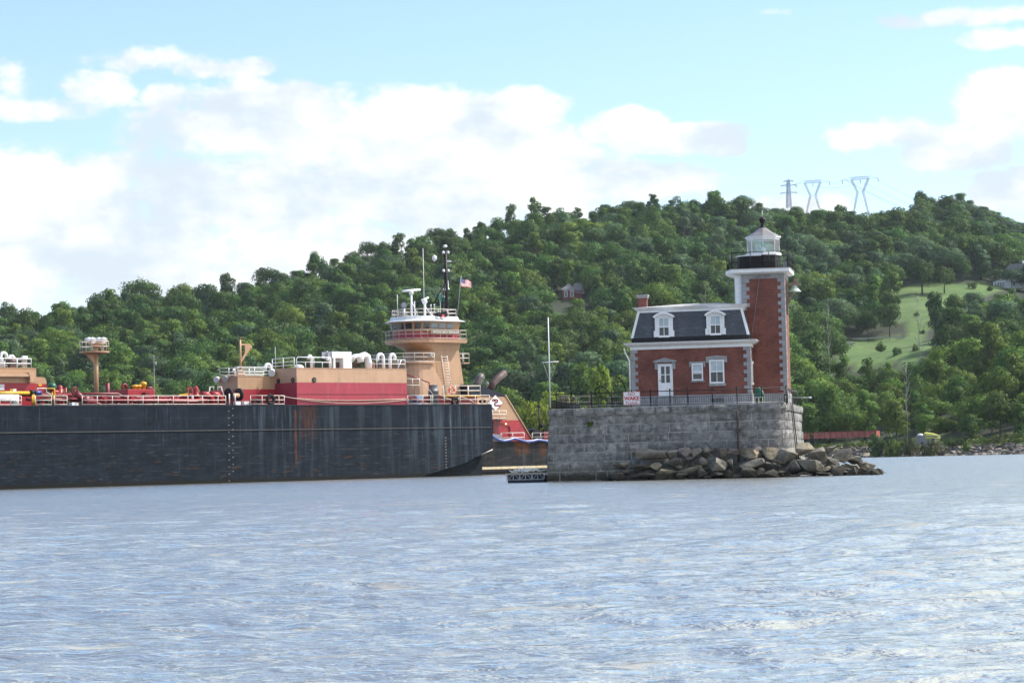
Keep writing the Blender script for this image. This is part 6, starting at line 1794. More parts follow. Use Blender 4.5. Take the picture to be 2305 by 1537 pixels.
# lower deckhouse in front of it
w2 = w1 + ad - .6
lx1 = bx(607, 870, w2); lx0 = bx(535, 870, w2); lz = bz(540, 846.5, w2); lsp = bz(540, 876, w2)
lo, hi = .5, 20
for _ in range(30):
    mid = (lo + hi) / 2; px = project(B.world((lx0, w2 + mid, 9)))[0]
    if px > 491: lo = mid
    else: hi = mid
lh = deckhouse(lx0, ax0 + 1.5, w2, w2 + lo, lsp, lz, 'low deckhouse with a small davit on its roof', M_RED, M_TAN)
m = MB(); railing(m, [Vector((ax0 - .3, w2 + .15, lz)), Vector((lx0 + .15, w2 + .15, lz)), Vector((lx0 + .15, w2 + lo - .15, lz)), Vector((ax0 + 1, w2 + lo - .15, lz))], bz(580, 826, w2) - lz, 1.7, (1.0, .6, .25), .035, .045); m.build('railing', M_WHITE, lh)
wd = w2 + 2.0; xd = bx(542, 840, wd); m = MB(); zt = bz(542, 763, wd)
m.tube([(xd, wd, lz), (xd, wd, zt)], .10, 8); m.lathe([(.9, 0), (.14, .75)], (xd, wd, lz), 4, smooth=False)
xe = bx(566, 772, wd); m.prism([(xd, zt - .45), (xd, zt - .62), (xd + (xe - xd) * .4, zt - .62), (xd + (xe - xd) * .4, zt - 1.3), (xd + .05, zt - 2.1), (xd + .05, zt - 2.35), (xe - .15, zt - .9), (xe, zt - .95), (xe, zt - .6), (xe - .3, zt - .45)], wd - .05, wd + .05, 'y')
m.build('davit', M_TAN, lh)
m = MB(); m.ball((xd, wd, zt + .05), .14, 8, 6); m.build('davit_lamp', M_DRED, lh)
m = MB(); gooseneck(m, bx(610, 845, w2 + .5), w2 + .5, lz - .4, bz(602, 820, w2 + .5) - lz + .4, .17, bx(597, 845, w2 + .5) - bx(610, 845, w2 + .5)); m.build('gooseneck_vent', M_WHITE, lh)
m = MB(); gooseneck(m, bx(529, 845, w2 + 1), w2 + 1, lz, bz(529, 832, w2 + 1) - lz, .09, bx(525, 845, w2 + 1) - bx(529, 845, w2 + 1)); m.build('gooseneck_vent', M_WHITE, lh)
for px in (513, 520, 493):
    m = MB(); yy = w2 + lo * (.5 if px > 500 else .95); m.tube([(lx0 - .15, yy, lz - .1), (lx0 - .5, yy - .2, lz - .25)], .22, 10, .3); m.build('floodlight', M_WHITE, lh)
m = MB(); m.tube([(ax0 - .1, w1 + ad - .5, az - .15), (ax0 - .6, w1 + ad - .9, az - .4)], .25, 10, .36); m.build('floodlight', M_WHITE, ah)

# forward deckhouse, cut by the frame
w3 = 5.0
fx1 = bx(82, 860, w3); fz = bz(60, 828.5, w3); fsp = bz(60, 862, w3)
fh = deckhouse(fx1 - 26, fx1, w3, w3 + 8, fsp, fz, 'forward deckhouse with a folded tan crane arm along its side', M_RED, M_TAN)
m = MB(); x2_ = bx(101, 870, w3 + 1.5); m.mi = 0; m.box(fx1, x2_, w3 + 1.2, w3 + 7, DZ, fsp - .02); m.mi = 1; zz = bz(95, 848.5, w3 + 1.2)
m.prism([(fx1, fsp - .02), (x2_, fsp - .02), (x2_, zz - .4), (x2_ - .15, zz - .1), (x2_ - .4, zz), (fx1, zz)], w3 + 1.2, w3 + 7, 'y'); m.build('annex', [M_RED, M_TAN], fh)
m = MB(); za, zb_ = bz(40, 841, w3), bz(40, 848, w3); m.box(fx1 - 26, bx(59, 845, w3), w3 - .5, w3 - .1, zb_, za)
xa, xb = bx(58, 845, w3), bx(69, 845, w3); m.prism([(xa, za + .1), (xa + .6, za + .15), (xb, bz(65, 859, w3)), (xb - .5, bz(65, 859, w3)), (xa + .15, bz(60, 857, w3))], w3 - .55, w3 - .05, 'y'); m.build('crane_arm', M_TANP, fh)
for px, py, wd_, hh, mt in ((90, 866.5, 6.5, 5, M_YEL), (26, 878, 6, 6, M_YEL), (33, 878, 6, 6, M_SIGNW), (4, 867, 9, 4, M_SIGNW), (4, 873.5, 9, 8, M_SIGNW)):
    yy = w3 if px < 82 else w3 + 1.2; x = bx(px, py, yy); k = (B.world((x, yy, 8)) - CAM).y / FP
    m = MB(); m.box(x - wd_ * k * .7, x + wd_ * k * .7, yy - .03, yy - .003, bz(px, py + hh / 2, yy), bz(px, py - hh / 2, yy)); m.build('notice_plate', mt, fh)
m = MB(); railing(m, [Vector((fx1 - 14, w3 + .2, fz)), Vector((fx1 - .4, w3 + .2, fz)), Vector((fx1 - .4, w3 + 7.6, fz))], bz(60, 807, w3) - fz, 1.5, (1.0, .5), .04, .05); m.build('railing', M_WHITE, fh)
m = MB(); gx = bx(2, 815, w3 + 1.5); gooseneck(m, gx, w3 + 1.5, fz, bz(6, 794, w3 + 1.5) - fz, .15, bx(15, 815, w3 + 1.5) - gx); m.build('gooseneck_vent', M_WHITE, fh)
m = MB(); gx = bx(20, 815, w3 + 3); gooseneck(m, gx, w3 + 3, fz, bz(26, 801.5, w3 + 3) - fz, .15, bx(32, 815, w3 + 3) - gx); m.build('gooseneck_vent', M_WHITE, fh)
m = MB(); m.tube([(bx(17, 818, w3 + 1), w3 + 1, fz + .6), (bx(38, 818, w3 + 1), w3 + 1, fz + .6)], .3, 10); m.box(bx(20, 818, w3 + 1), bx(34, 818, w3 + 1), w3 + .8, w3 + 1.2, fz, fz + .4); m.build('muffler', M_BROWNPIPE, fh)
for px in (52.5, 58): m = MB(); gx = bx(px, 818, w3 + .8); m.lathe([(.12, 0), (.12, .8), (.2, .85), (.2, 1.05), (.12, 1.15)], (gx, w3 + .8, fz), 10); m.build('mushroom_vent', M_WHITE, fh)

# floodlight mast
wm = 9.0; xm_ = bx(217, 885, wm); zt = bz(217, 772, wm); m = MB()
m.tube([(xm_, wm, DZ), (xm_, wm, zt)], .225, 14); mast = m.build('light_mast', M_TAN, barge)
zp = bz(217, 794.5, wm); pr = 1.42
m = MB(); m.lathe([(pr * .55, -.12), (pr, 0), (pr, .14)], (xm_ - .15, wm, zp), 18, smooth=False); m.prism([(xm_ - pr * .9, zp), (xm_ - .2, zp), (xm_ - .2, zp - 1.1)], wm - .08, wm + .08, 'y'); m.build('platform', M_TAN, mast)
m = MB(); railing(m, [Vector((xm_ - .15 + pr * .97 * math.cos(6.283 * k / 8), wm + pr * .97 * math.sin(6.283 * k / 8), zp + .14)) for k in range(8)], bz(217, 769, wm) - zp - .14, 3, (1.0, .5), .03, .035, closed=True); m.build('railing', M_CREAM, mast)
m = MB(); m.lathe([(.25, -.35), (.8, 0), (.8, .08)], (xm_ + .1, wm, zt - .1), 12); m.build('lamp_table', M_TAN, mast)
for px, dy in ((199, -.2), (207, -.4), (222, .4), (232, -.1)):
    c_ = B.loc(px, 764.5, wm + dy); m = MB(); m.tube([(c_.x - .1, wm + dy + .3, c_.z), (c_.x, wm + dy, c_.z), (c_.x + .08, wm + dy - .25, c_.z - .12)], .19, 12, .30); m.build('floodlight', M_WHITE, mast)
m = MB(); m.tube([(xm_ + .8, wm, zp + .1), (xm_ + .4, wm, zt)], .04, 5); m.tube([(xm_ + 1.0, wm, zp + .1), (xm_ + .6, wm, zt)], .04, 5); m.build('ladder', M_CREAM, mast)

# ------------------------------------------------------------------ deck railing at the edge, bay by bay
def deck_rail(pxs, py_top, par=barge, w=.12, mt=M_CREAM):
    m = MB(); X_ = [bx(p, 905, w) for p in pxs]; zt = bz((pxs[0] + pxs[-1]) / 2, py_top, w) - DZ
    for k in (1.0, .55, .12): m.tube([(X_[0], w, DZ + zt * k), (X_[-1], w, DZ + zt * k)], .032, 5)
    for x in X_: m.tube([(x, w, DZ), (x, w, DZ + zt)], .038, 5)
    m.build('deck_railing', mt, par)
deck_rail([-60, -30, 0, 24, 48], 891)
deck_rail([80, 116], 890.5); deck_rail([122, 151], 890.5)
deck_rail([185, 219, 253, 288, 322, 356, 390, 423, 456, 491, 508], 890.5)
deck_rail([564, 590, 628, 640], 890); deck_rail([918, 952, 974], 890, w=.2)
deck_rail([970, 1000, 1036, 1070, 1102], 889.5, w=.2)
m = MB(); xa, xb = bx(997, 880, .6), bx(1081, 880, .6); z0, z1 = bz(1040, 889.5, .6), bz(1040, 868, .6)
railing(m, [Vector((xa, .6, z0)), Vector((xb, .6, z0)), Vector((xb, 2.4, z0))], z1 - z0, 1.6, (1.0, .5), .04, .05); m.build('platform_railing', M_CREAM, barge)
m = MB(); m.box(xa, xb, .5, 4.5, z0 - .12, z0); m.build('mooring_platform', M_YEL, barge)
m = MB(); m.box(bx(985, 900, .9), bx(1074, 900, .9), .9, 4.2, DZ, z0 - .121); m.build('winch_house', M_RED, barge)
for px in (516, 529): m = MB(); x = bx(px, 900, .15); m.tube([(x, .15, DZ), (x, .15, bz(px, 886, .15))], .07, 6); m.build('stanchion', M_CREAM, barge)
# stairs at the aft house end
m = MB(); xa = ax1 + .25; 
for k in range(2):
    yy = w1 + .6 + k * .8; m.bar((xa, yy, bz(920, 889, yy) ), (xa + 3.2, yy, DZ + .1), .06, .2)
for k in range(7): m.box(xa + .2 + k * .42, xa + .5 + k * .42, w1 + .6, w1 + 1.4, DZ + 1.35 - k * .2, DZ + 1.40 - k * .2)
m.build('stairway', M_DRED, barge)
m = MB(); xa = ax1 + .1; zz = DZ + 1.5; railing(m, [Vector((xa, w1 + .3, zz)), Vector((xa + 1.9, w1 + .3, zz))], 1.15, .8, (1.0, .45), .035, .04); m.tube([(xa + 1.9, w1 + .3, zz + 1.15), (xa + 3.9, w1 + .3, DZ + .9)], .035, 5); m.build('stair_railing', M_CREAM, barge)
m = MB(); m.tube([(xa, w1 + .5, zz + 1.7), (xa + 3.4, w1 + .5, zz + .8), (xa + 3.4, w1 + .5, zz)], .07, 6); m.build('stair_handrail', M_DRED, barge)

# ------------------------------------------------------------------ cargo piping
def pipe(pts, r, mt=M_RED, name='cargo_pipe', n=10):
    m = MB(); m.tube(pts, r, n); return m.build(name, mt, barge)
def flat(pxa, pxb, py, w, r, mt=M_RED, name='cargo_pipe'):
    z = bz((pxa + pxb) / 2, py, w); return pipe([(bx(pxa, py, w), w, z), (bx(pxb, py, w), w, z)], r, mt, name)
flat(-40, 72, 884.5, 2.6, .17, M_YEL, 'hose_boom'); m = MB(); z = bz(80, 884, 2.6); m.tube([(bx(67, 884, 2.6), 2.6, z), (bx(76, 884, 2.6), 2.6, z)], .26, 10); m.build('coupling', M_BLACK, barge)
flat(78, 92, 884, 2.6, .2, M_BLUE, 'hose_end')
m = MB(); za = bz(20, 896, .9); m.tube([(bx(-40, 896, .9), .9, za), (bx(31, 896, .9), .9, za)], .34, 14); m.tube([(bx(34, 896, .9), .9, DZ), (bx(34, 896, .9), .9, bz(34, 888, .9))], .34, 14); m.build('mooring_fairlead', M_WHITE, barge)
m = MB()
for px in (73, 77): x = bx(px, 890, 1.0); m.tube([(x, 1.0, DZ), (x, 1.0, bz(px, 889, 1.0))], .08, 8)
m.tube([(bx(73, 889, 1), 1, bz(73, 889, 1)), (bx(77, 889, 1), 1, bz(77, 889, 1))], .08, 6); m.build('hose_saddle', M_YEL, barge)
flat(-40, 160, 888.5, 3.4, .15, M_DRED)
z = bz(200, 886, 3.6); pipe([(bx(140, 887, 3.6), 3.6, z), (bx(265, 886, 3.6), 3.6, z), (bx(275, 889, 3.6), 3.6, z - .25), (bx(330, 900, 3.6), 3.6, DZ + .4)], .12, M_DRED)
flat(150, 420, 895, 4.5, .14, M_DRED); flat(160, 520, 901, 2.5, .15); flat(300, 560, 904, 1.6, .13, M_DRED); flat(60, 190, 899, 2.2, .14, M_DRED)
flat(330, 560, 897.5, 5.5, .12, M_DRED)
rr_ = np.random.default_rng(31)
for k in range(64):          # small valves, flanges and risers crowding the deck
    px = rr_.uniform(108, 505); w_ = rr_.uniform(1.2, 5.5); x = bx(px, 900, w_); h_ = rr_.uniform(.35, .95); r_ = rr_.uniform(.05, .12); m = MB()
    m.tube([(x, w_, DZ), (x, w_, DZ + h_)], r_, 8)
    m.tube([(x, w_, DZ + h_ * .55), (x, w_, DZ + h_ * .55 + .07)], r_ * 2.0, 10)
    if k % 3 == 0: m.torus((x, w_, DZ + h_ + .05), .16, .025, 'z', 12, 5); m.tube([(x - .15, w_, DZ + h_ + .05), (x + .15, w_, DZ + h_ + .05)], .02, 5)
    elif k % 3 == 1: m.tube([(x, w_, DZ + h_), (x + .12, w_, DZ + h_ + .12), (x + .45, w_, DZ + h_ + .12), (x + .6, w_, DZ + h_ - .05)], r_, 8)
    else: m.box(x - .18, x + .18, w_ - .15, w_ + .15, DZ + h_ - .1, DZ + h_ + .12)
    m.build('deck_valve', (M_RED, M_DRED, M_DRED, M_REDF)[k % 4], barge)
for px in (160, 175, 200, 233, 262, 300, 345, 372, 405): pipe([(bx(px, 898, 3.0), 3.0, DZ), (bx(px, 898, 3.0), 3.0, bz(px, 896 + (px % 7) * .5, 3.0))], .15, M_RED if px % 2 else M_DRED, 'riser')
# big valve with handwheel
xv, yv = bx(172, 895, 1.6), 1.6
m = MB(); m.tube([(xv - .1, yv, bz(170, 884, yv)), (xv + .4, yv, bz(180, 893, yv)), (xv + 1.0, yv, bz(190, 903, yv)), (xv + 2.2, yv, bz(200, 905, yv))], .30, 12); m.tube([(xv + 1.0, yv, DZ), (xv + 1.0, yv, DZ + .9)], .38, 12); m.build('valve_body', M_DRED, barge)
m = MB(); cz = bz(168.5, 879.5, yv); cx = bx(168.5, 879.5, yv); m.torus((cx, yv, cz), .34, .055, 'y', 16, 6)
for k in range(3): a = math.pi * k / 3; m.tube([(cx - .32 * math.cos(a), yv, cz - .32 * math.sin(a)), (cx + .32 * math.cos(a), yv, cz + .32 * math.sin(a))], .03, 5)
m.tube([(cx, yv, cz), (cx + .1, yv, cz - .5)], .05, 6); m.build('handwheel', M_DRED, barge)
# hooded vents and posts
m = MB(); x = bx(135, 880, 4); zt = bz(135, 866.5, 4); m.tube([(x, 4, DZ), (x, 4, zt - .28)], .27, 14); m.ball((x, 4, zt - .28), .27, 14, 10); m.tube([(x, 4, bz(135, 882, 4)), (x - .9, 4, bz(128, 883.5, 4))], .22, 10); m.build('hooded_pipe', M_RED, barge)
m = MB(); m.box(x - .02, x + .22, 3.70, 3.74, zt - 1.0, zt - .86); m.build('pipe_label', M_SIGNW, barge)
for px, pt, r_, w_, mt in ((148, 872, .11, 5, M_RED), (242.5, 862, .2, 7, M_DRED), (399, 895, .1, 3, M_DRED)):
    m = MB(); x = bx(px, 885, w_); m.tube([(x, w_, DZ), (x, w_, bz(px, pt, w_))], r_, 8); m.build('vent_post', mt, barge)
# red deck box
wb = 5.5; x0, xm2, x1 = bx(272.5, 885, wb), bx(287.5, 885, wb), bx(348.5, 885, wb); zt = bz(315, 876, wb)
m = MB(); m.box(xm2, x1, wb, wb + 3.2, DZ + .4, zt); m.build('deck_box', M_RED, barge, bevel=.03)
m = MB(); m.box(bx(321, 890, wb), bx(330, 890, wb), wb - .5, wb - .002, DZ, zt - .3); m.build('box_cabinet', M_DRED, barge)
m = MB(); gooseneck(m, bx(276, 876, wb + 2), wb + 2, zt - 1, bz(279, 865, wb + 2) - zt + 1, .13, .45); m.build('gooseneck_vent', M_DRED, barge)
for px, hh in ((303.5, .45), (312, .45), (323, .75)):
    m = MB(); x = bx(px, 876, wb + .6); m.lathe([(.22, 0), (.24, hh * .5), (.34, hh * .6), (.30, hh * .9), (.1, hh)], (x, wb + .6, zt), 12); m.build('yellow_vent', M_YEL, barge)
m = MB(); x = bx(333, 876, wb + 1); m.lathe([(.5, 0), (.5, .22), (.3, .3)], (x, wb + 1, zt), 14); m.build('hatch', M_DRED, barge)
m = MB(); x = bx(105, 872, 6); m.ball((x + .6, 6, bz(115, 871, 6)), .42, 12, 8); m.build('green_dome', M_GREEN, barge)
m = MB(); x0, x1 = bx(104, 876, 2.2), bx(122, 876, 2.2); zt = bz(112, 874.5, 2.2); m.tube([(x0, 2.2, zt), (x1, 2.2, zt), (x1, 2.2, DZ)], .09, 6); m.tube([(x1 - .1, 2.2, DZ + .6), (x0 + .6, 2.2, bz(108, 883, 2.2))], .07, 6); m.build('yellow_frame', M_YEL, barge)
m = MB(); x0, x1 = bx(84, 874, 1.6), bx(104, 874, 1.6); zt = bz(94, 874, 1.6)
m.tube([(x0, 1.6, bz(84, 884, 1.6)), (x0, 1.6, zt), (x1, 1.6, zt), (x1, 1.6, bz(104, 887, 1.6))], .06, 6); m.tube([(x1, 1.6, zt - .3), (bx(115, 887, 1.6), 1.6, DZ + 1)], .05, 6); m.build('ladder_rail', M_CREAM, barge)
# pump and ladder box farther aft
wp = 3.5; x = bx(441.5, 885, wp); zt = bz(441.5, 868, wp)
m = MB(); m.lathe([(.2, 0), (.2, .9), (.34, .95), (.34, 1.05), (.27, 1.1), (.27, 1.5), (.22, 1.7), (.20, 1.8), (.20, zt - DZ - .22), (.12, zt - DZ - .06), (.03, zt - DZ)], (x, wp, DZ), 16); m.tube([(x - .4, wp, zt - .9), (x - 1.0, wp, zt - .8)], .1, 8); m.build('cargo_pump', M_RED, barge)
m = MB(); x0, x1 = bx(422.5, 884, wp), bx(432, 884, wp); z0, z1 = bz(427, 889, wp), bz(427, 873, wp)
m.box(x0, x1 + 1.2, wp + .3, wp + 1.4, DZ, z0); m.bar((x0, wp, z0), (x0, wp, z1), .14); m.bar((x1, wp, z0), (x1, wp, z1), .14); m.bar((x0, wp, z1), (x1, wp, z1), .12); m.build('pump_frame', M_RED, barge)
m = MB(); xc_ = (x0 + x1) / 2; zc_ = bz(428, 865, wp); m.tube([(xc_ + .35 * math.cos(3.1416 * k / 8), wp, zc_ + .55 * math.sin(3.1416 * k / 8)) for k in range(9)] , .04, 5); m.tube([(xc_ - .35, wp, z1), (xc_ - .35, wp, zc_)], .04, 5); m.tube([(xc_ + .35, wp, z1), (xc_ + .35, wp, zc_)], .04, 5); m.build('lifting_hoop', M_BLACK, barge)
m = MB(); m.bar((bx(402, 889.5, wp), wp, bz(402, 889.5, wp)), (bx(423, 886.5, wp), wp, bz(423, 886.5, wp)), .16); m.build('pump_arm', M_YEL, barge)
m = MB(); m.box(bx(433, 895, 2.8), bx(436, 895, 2.8), 2.8, 3.0, bz(434, 899, 2.8), bz(434, 890, 2.8)); m.build('gauge_board', M_SIGNW, barge)
for px in (471, 492):
    m = MB(); x = bx(px, 900, 1.5); m.tube([(x - .9, 1.5, DZ + 1.1), (x - .2, 1.5, DZ + 1.05), (x + .2, 1.5, DZ + .8), (x + .35, 1.5, DZ)], .27, 12); m.build('pipe_bend', M_RED, barge)
m = MB(); x0, x1 = bx(474, 885, 3), bx(497, 885, 3); m.box(x0, x1, 3, 4.2, DZ, bz(485, 880.5, 3)); m.build('crossover_steps', M_RED, barge)
m = MB(); zt = bz(485, 870.5, 3)
for pxa, pxb, pxo in ((473, 481, 467), (490, 498, 505)):
    xa, xb, xo = bx(pxa, 875, 3), bx(pxb, 875, 3), bx(pxo, 890, 3); m.tube([(xa, 3, bz(485, 880.5, 3)), (xa, 3, zt), (xb, 3, zt), (xb, 3, bz(485, 880.5, 3))], .05, 6)
    m.tube([(xa if pxo < pxa else xb, 3, zt), (xo, 3, DZ + .8)], .05, 6)
m.build('step_railing', M_CREAM, barge)
m = MB(); x0, x1 = bx(516, 893, 1.4), bx(537, 893, 1.4); zc_ = bz(526, 893.5, 1.4)
m.tube([(x0, 1.4, zc_ + .15), (x1, 1.4, zc_ + .15)], .22, 12); m.build('winch_rope', M_TANP, barge)
for px, dy in ((515, .0), (538, .3)):
    m = MB(); x = bx(px, 892, 1.4 + dy); m.tube([(x - .10, 1.4 + dy, zc_ + .25), (x + .10, 1.4 + dy, zc_ + .25)], .62, 18); m.build('winch_drum', M_BLACK, barge)
for px in (535, 554): m = MB(); x = bx(px, 907, .6); m.box(x - .3, x + .3, .5, .9, DZ, DZ + .38); m.build('chock', M_WHITE, barge)
for px in (168,): m = MB(); x = bx(px, 909, .5); m.box(x - .35, x + .35, .4, .9, DZ, DZ + .3); m.build('chock', M_WHITE, barge)
m = MB(); x0, x1 = bx(936, 900, 1.5), bx(953, 900, 1.5); m.box(x0, x1, 1.5, 2.6, DZ, bz(945, 889.5, 1.5)); m.build('blue_locker', paint('pale_blue_locker', (.20, .30, .50), .5, .15, 3), barge)
m = MB(); x = bx(976, 897, 1.4); m.lathe([(.55, 0), (.55, 1.4), (.60, 1.45), (.42, 1.5), (.42, 2.0), (.5, 2.05), (.05, 2.1)], (x, 1.4, DZ), 14); m.build('capstan', M_GREYP, barge)

# things hung on or lying on the barge
def tyre(px, py, R_, label, w=.10, flat_=False):
    c_ = B.loc(px, py, w); o = thing('tyre_fender', label, 'tyre', B, tuple(c_), 'old tyres on the barge rail')
    m = MB(); m.torus((0, 0, 0), R_, R_ * .42, 'y', 20, 10); o2 = m.build('tread', M_RUBBER, o)
    if flat_: o2.scale = (1, 1, .6)
    m = MB(); m.torus((0, 0, 0), R_ * .62, .04, 'y', 18, 6); o3 = m.build('bead', M_BLACK, o)
    if flat_: o3.scale = (1, 1, .6)
tyre(609, 899.5, .40, 'black tyre standing upright at the foot of the tall deckhouse')
tyre(575, 905, .42, 'black tyre half sunk on deck just left of the upright tyre', .3, True)
tyre(97, 906, .42, 'black tyre low behind the rail beside the yellow hose saddle', .3, True)
tyre(1024, 904, .38, 'black tyre against the red winch house near the stern', .15)
tyre(1086, 903, .33, 'black tyre at the very stern behind the last rail', .5, True)
lr_ = B.loc(1017, 878, .5); o = thing('life_ring', 'orange life ring hung on the stern platform railing', 'life ring', B, tuple(lr_))
m = MB(); m.torus((0, 0, 0), .36, .085, 'y', 22, 8); m.build('ring', M_ORANGE, o)
m = MB()
for k in range(4): a = math.pi / 4 + math.pi / 2 * k; m.tube([(.36 * math.cos(a - .12), -.0, .36 * math.sin(a - .12)), (.36 * math.cos(a + .12), 0, .36 * math.sin(a + .12))], .098, 8)
m.build('band', M_WHITE, o)
def rope(pts, label, r=.04, mt=M_ROPE):
    P_ = [B.world(B.loc(px, py, w)) for px, py, w in pts]; m = MB(); m.tube(P_, r, 5); o = m.build('mooring_rope', mt); tag(o, label, 'rope', 'mooring ropes along the barge')
rope([(628, 890, .1), (660, 896, .2), (720, 900, .25), (780, 901.3, .25), (850, 900, .25), (917, 897, .25)], 'upper slack rope along the red side of the tall deckhouse', .035)
rope([(628, 890, .1), (650, 895, .2), (700, 902, .25), (760, 907, .25), (810, 907.5, .25), (860, 905, .25), (917, 900, .25)], 'lower slack rope along the red side of the tall deckhouse', .03)
rope([(989, 889, .2), (1010, 898, .2), (1022, 903, .1)], 'short rope running down to the tyre by the winch house', .05)
rope([(1026, 903, .1), (1032, 896, .15), (1040, 893, .2), (1062, 902, .2), (1070, 909, .1)], 'rope looped from the stern tyre back to the deck edge', .05)
# ================================================================== PUSHING TUG IN THE NOTCH
_t = B.world((0, 12.0, 0))
T = Frame((_t.x, _t.y), rad(44))
tug = thing('tugboat', 'tan and red pushing tug with tall wheelhouse locked into the barge stern', 'tugboat', T, (0, 0, 0))
ux = lambda px, py, w: T.x(px, py, w)
uz = lambda px, py, w: T.z(px, py, w)
M_THULL = hull_mat('tug_hull_plate', (.012, .014, .016), [(ux(1175, 1010, -5.6), 1.6, 1.6, 3.5, .9), (ux(1110, 1000, -5.6), .8, 2.2, 3.5, .5), (ux(1222, 1010, -5.6), .9, 1.2, 3.3, .6)])
th_ = uz(1165, 993, -5.6); TX1_ = 26.0
def deckpl(h): return [(-14, -1.5), (-11, -5.6), (TX1_ - 3, -5.6), (TX1_, -4), (TX1_, 4), (TX1_ - 3, 5.6), (-11, 5.6), (-14, 1.5)]
m = MB(); m.prism(deckpl(0), -1.2, th_, 'z'); m.build('hull', M_THULL, tug)
zs_ = uz(1150, 1052.5, -5.62); m = MB(); m.box(-6, TX1_ - 3, -5.72, -5.601, zs_ - .11, zs_ + .16); m.build('rub_rail', paint('cream_rub_rail', (.60, .50, .33), .6, .15, 2, RUST, .4), tug)
m = MB(); m.box(-6, TX1_ - 3, -5.69, -5.601, zs_ - .35, zs_ - .2); m.build('lower_fender', M_BLACK, tug)
# bulwark wing rising to the barge
m = MB(); xa, xb = ux(1100, 975, -5.6), ux(1150, 992, -5.6); m.prism([(xa - 4, th_), (xb, th_), (xb - 1.5, th_ + .55), (ux(1133, 979, -5.6), uz(1133, 979, -5.6)), (xa, uz(1108, 975, -5.6)), (xa - 4, uz(1108, 975, -5.6))], -5.6, -5.45, 'y'); m.build('bulwark', M_GREYP, tug)
# main casing: low red house
zd = th_
# stack casing side profile (pixels) on its near face
wf = -4.2
def P(px, py, w=wf): q = T.loc(px, py, w); return (q.x, q.z)
z_nt = uz(1130, 893, wf); z_tr = uz(1140, 945.5, wf)
xl = ux(1060, 930, wf)
def slope_x(z):   # right edge of the casing at height z
    a, b = P(1139, 892), P(1198, 990); return a[0] + (b[0] - a[0]) * (a[1] - z) / (a[1] - b[1])
m = MB(); m.prism([(xl, zd), (slope_x(zd), zd), (slope_x(z_tr), z_tr), (xl, z_tr)], wf, -wf, 'y'); m.build('red_casing', M_RED, tug)
m = MB(); m.prism([(xl, z_tr), (slope_x(z_tr), z_tr), (slope_x(z_nt), z_nt), (xl, z_nt)], wf, -wf, 'y'); stack = m.build('stack', M_TAN, tug)
a_, b_ = P(1082, 868), P(1128, 885)
m = MB(); m.prism([(xl, z_nt), (slope_x(z_nt), z_nt), (slope_x(z_nt) - .25, z_nt + .2), b_, a_, (xl, a_[1] + .2)], wf, -wf, 'y'); m.build('stack_cap', M_NAVY, stack)
m = MB(); s0, s1 = slope_x(z_nt), slope_x(zd); m.tube([(s0 - .2, wf, z_nt + .2), (s0, wf, z_nt), (s1, wf, zd)], .10, 6); m.build('stack_moulding', M_TANP, stack)
# company diamond
dc = T.loc(1114.5, 906.5, wf); k = (T.world(dc) - CAM).y / FP; hw = 18.5 * k / math.cos(T.th); hh = 18.8 * k
m = MB(); m.prism([(dc.x - hw, dc.z), (dc.x, dc.z - hh), (dc.x + hw, dc.z), (dc.x, dc.z + hh)], wf - .045, wf - .004, 'y'); m.build('diamond_border', M_DRED, stack)
m = MB(); f = .91; m.prism([(dc.x - hw * f, dc.z), (dc.x, dc.z - hh * f), (dc.x + hw * f, dc.z), (dc.x, dc.z + hh * f)], wf - .06, wf - .046, 'y'); m.build('diamond_panel', M_SIGNW, stack)
m = MB()
def band(pts, wd=.15):
    for (x0, z0), (x1, z1) in zip(pts[:-1], pts[1:]): m.bar((dc.x + x0 * hw, wf - .07, dc.z + z0 * hh), (dc.x + x1 * hw, wf - .07, dc.z + z1 * hh), .02, wd)
band([(-.36, .36), (.18, .36), (.30, .22), (.18, .08), (.10, .02)], .17); band([(-.24, .20), (.04, .20)], .10); band([(.18, .06), (-.02, .0), (-.14, -.14), (-.04, -.32), (.62, -.34)], .17); band([(-.36, .36), (-.40, .14)], .10)
m.build('emblem', M_DRED, stack)
# doors, rails on the casing
for px, py in ((1116, 963),):
    q = T.loc(px, py, wf); m = MB(); m.box(q.x - .45, q.x + .5, wf - .05, wf - .003, zd + .35, zd + 2.3); m.build('door', M_DRED, tug)
m = MB(); q0, q1 = T.loc(1111, 953, wf), T.loc(1136, 953, wf); m.bar((q0.x, wf - .08, q0.z), (q1.x, wf - .08, q1.z), .1); m.tube([(q1.x, wf - .08, q1.z), (T.loc(1147, 960, wf).x, wf - .08, T.loc(1147, 960, wf).z), (T.loc(1147, 985, wf).x, wf - .08, zd)], .05, 6); m.build('rail_frame', M_DRED, tug)
q = T.loc(1136, 954, wf); m = MB(); m.ball((q.x, wf - .2, q.z), .10, 8, 6); m.build('deck_lamp', M_AMBER, tug)
m = MB(); q = T.loc(1108, 942, -4.9); q1 = T.loc(1140, 942, -4.9); h_ = uz(1120, 924, -4.9) - q.z; railing(m, [Vector((q.x - 2, -4.9, q.z)), Vector((q1.x, -4.9, q1.z))], h_, 1.1, (1.0, .55, 0.02), .04, .045); m.build('upper_railing', M_CREAM, tug)
m = MB(); m.box(q.x - 2, q1.x, -4.9, wf - .003, q.z - .1, q.z); m.build('walkway', M_DRED, tug)
m = MB(); railing(m, [Vector((ux(1128, 987, -5.3), -5.3, zd)), Vector((ux(1180, 987, -5.3), -5.3, zd))], uz(1150, 974, -5.3) - zd, 1.6, (1.0, .45), .04, .045); m.build('deck_railing', M_CREAM, tug)
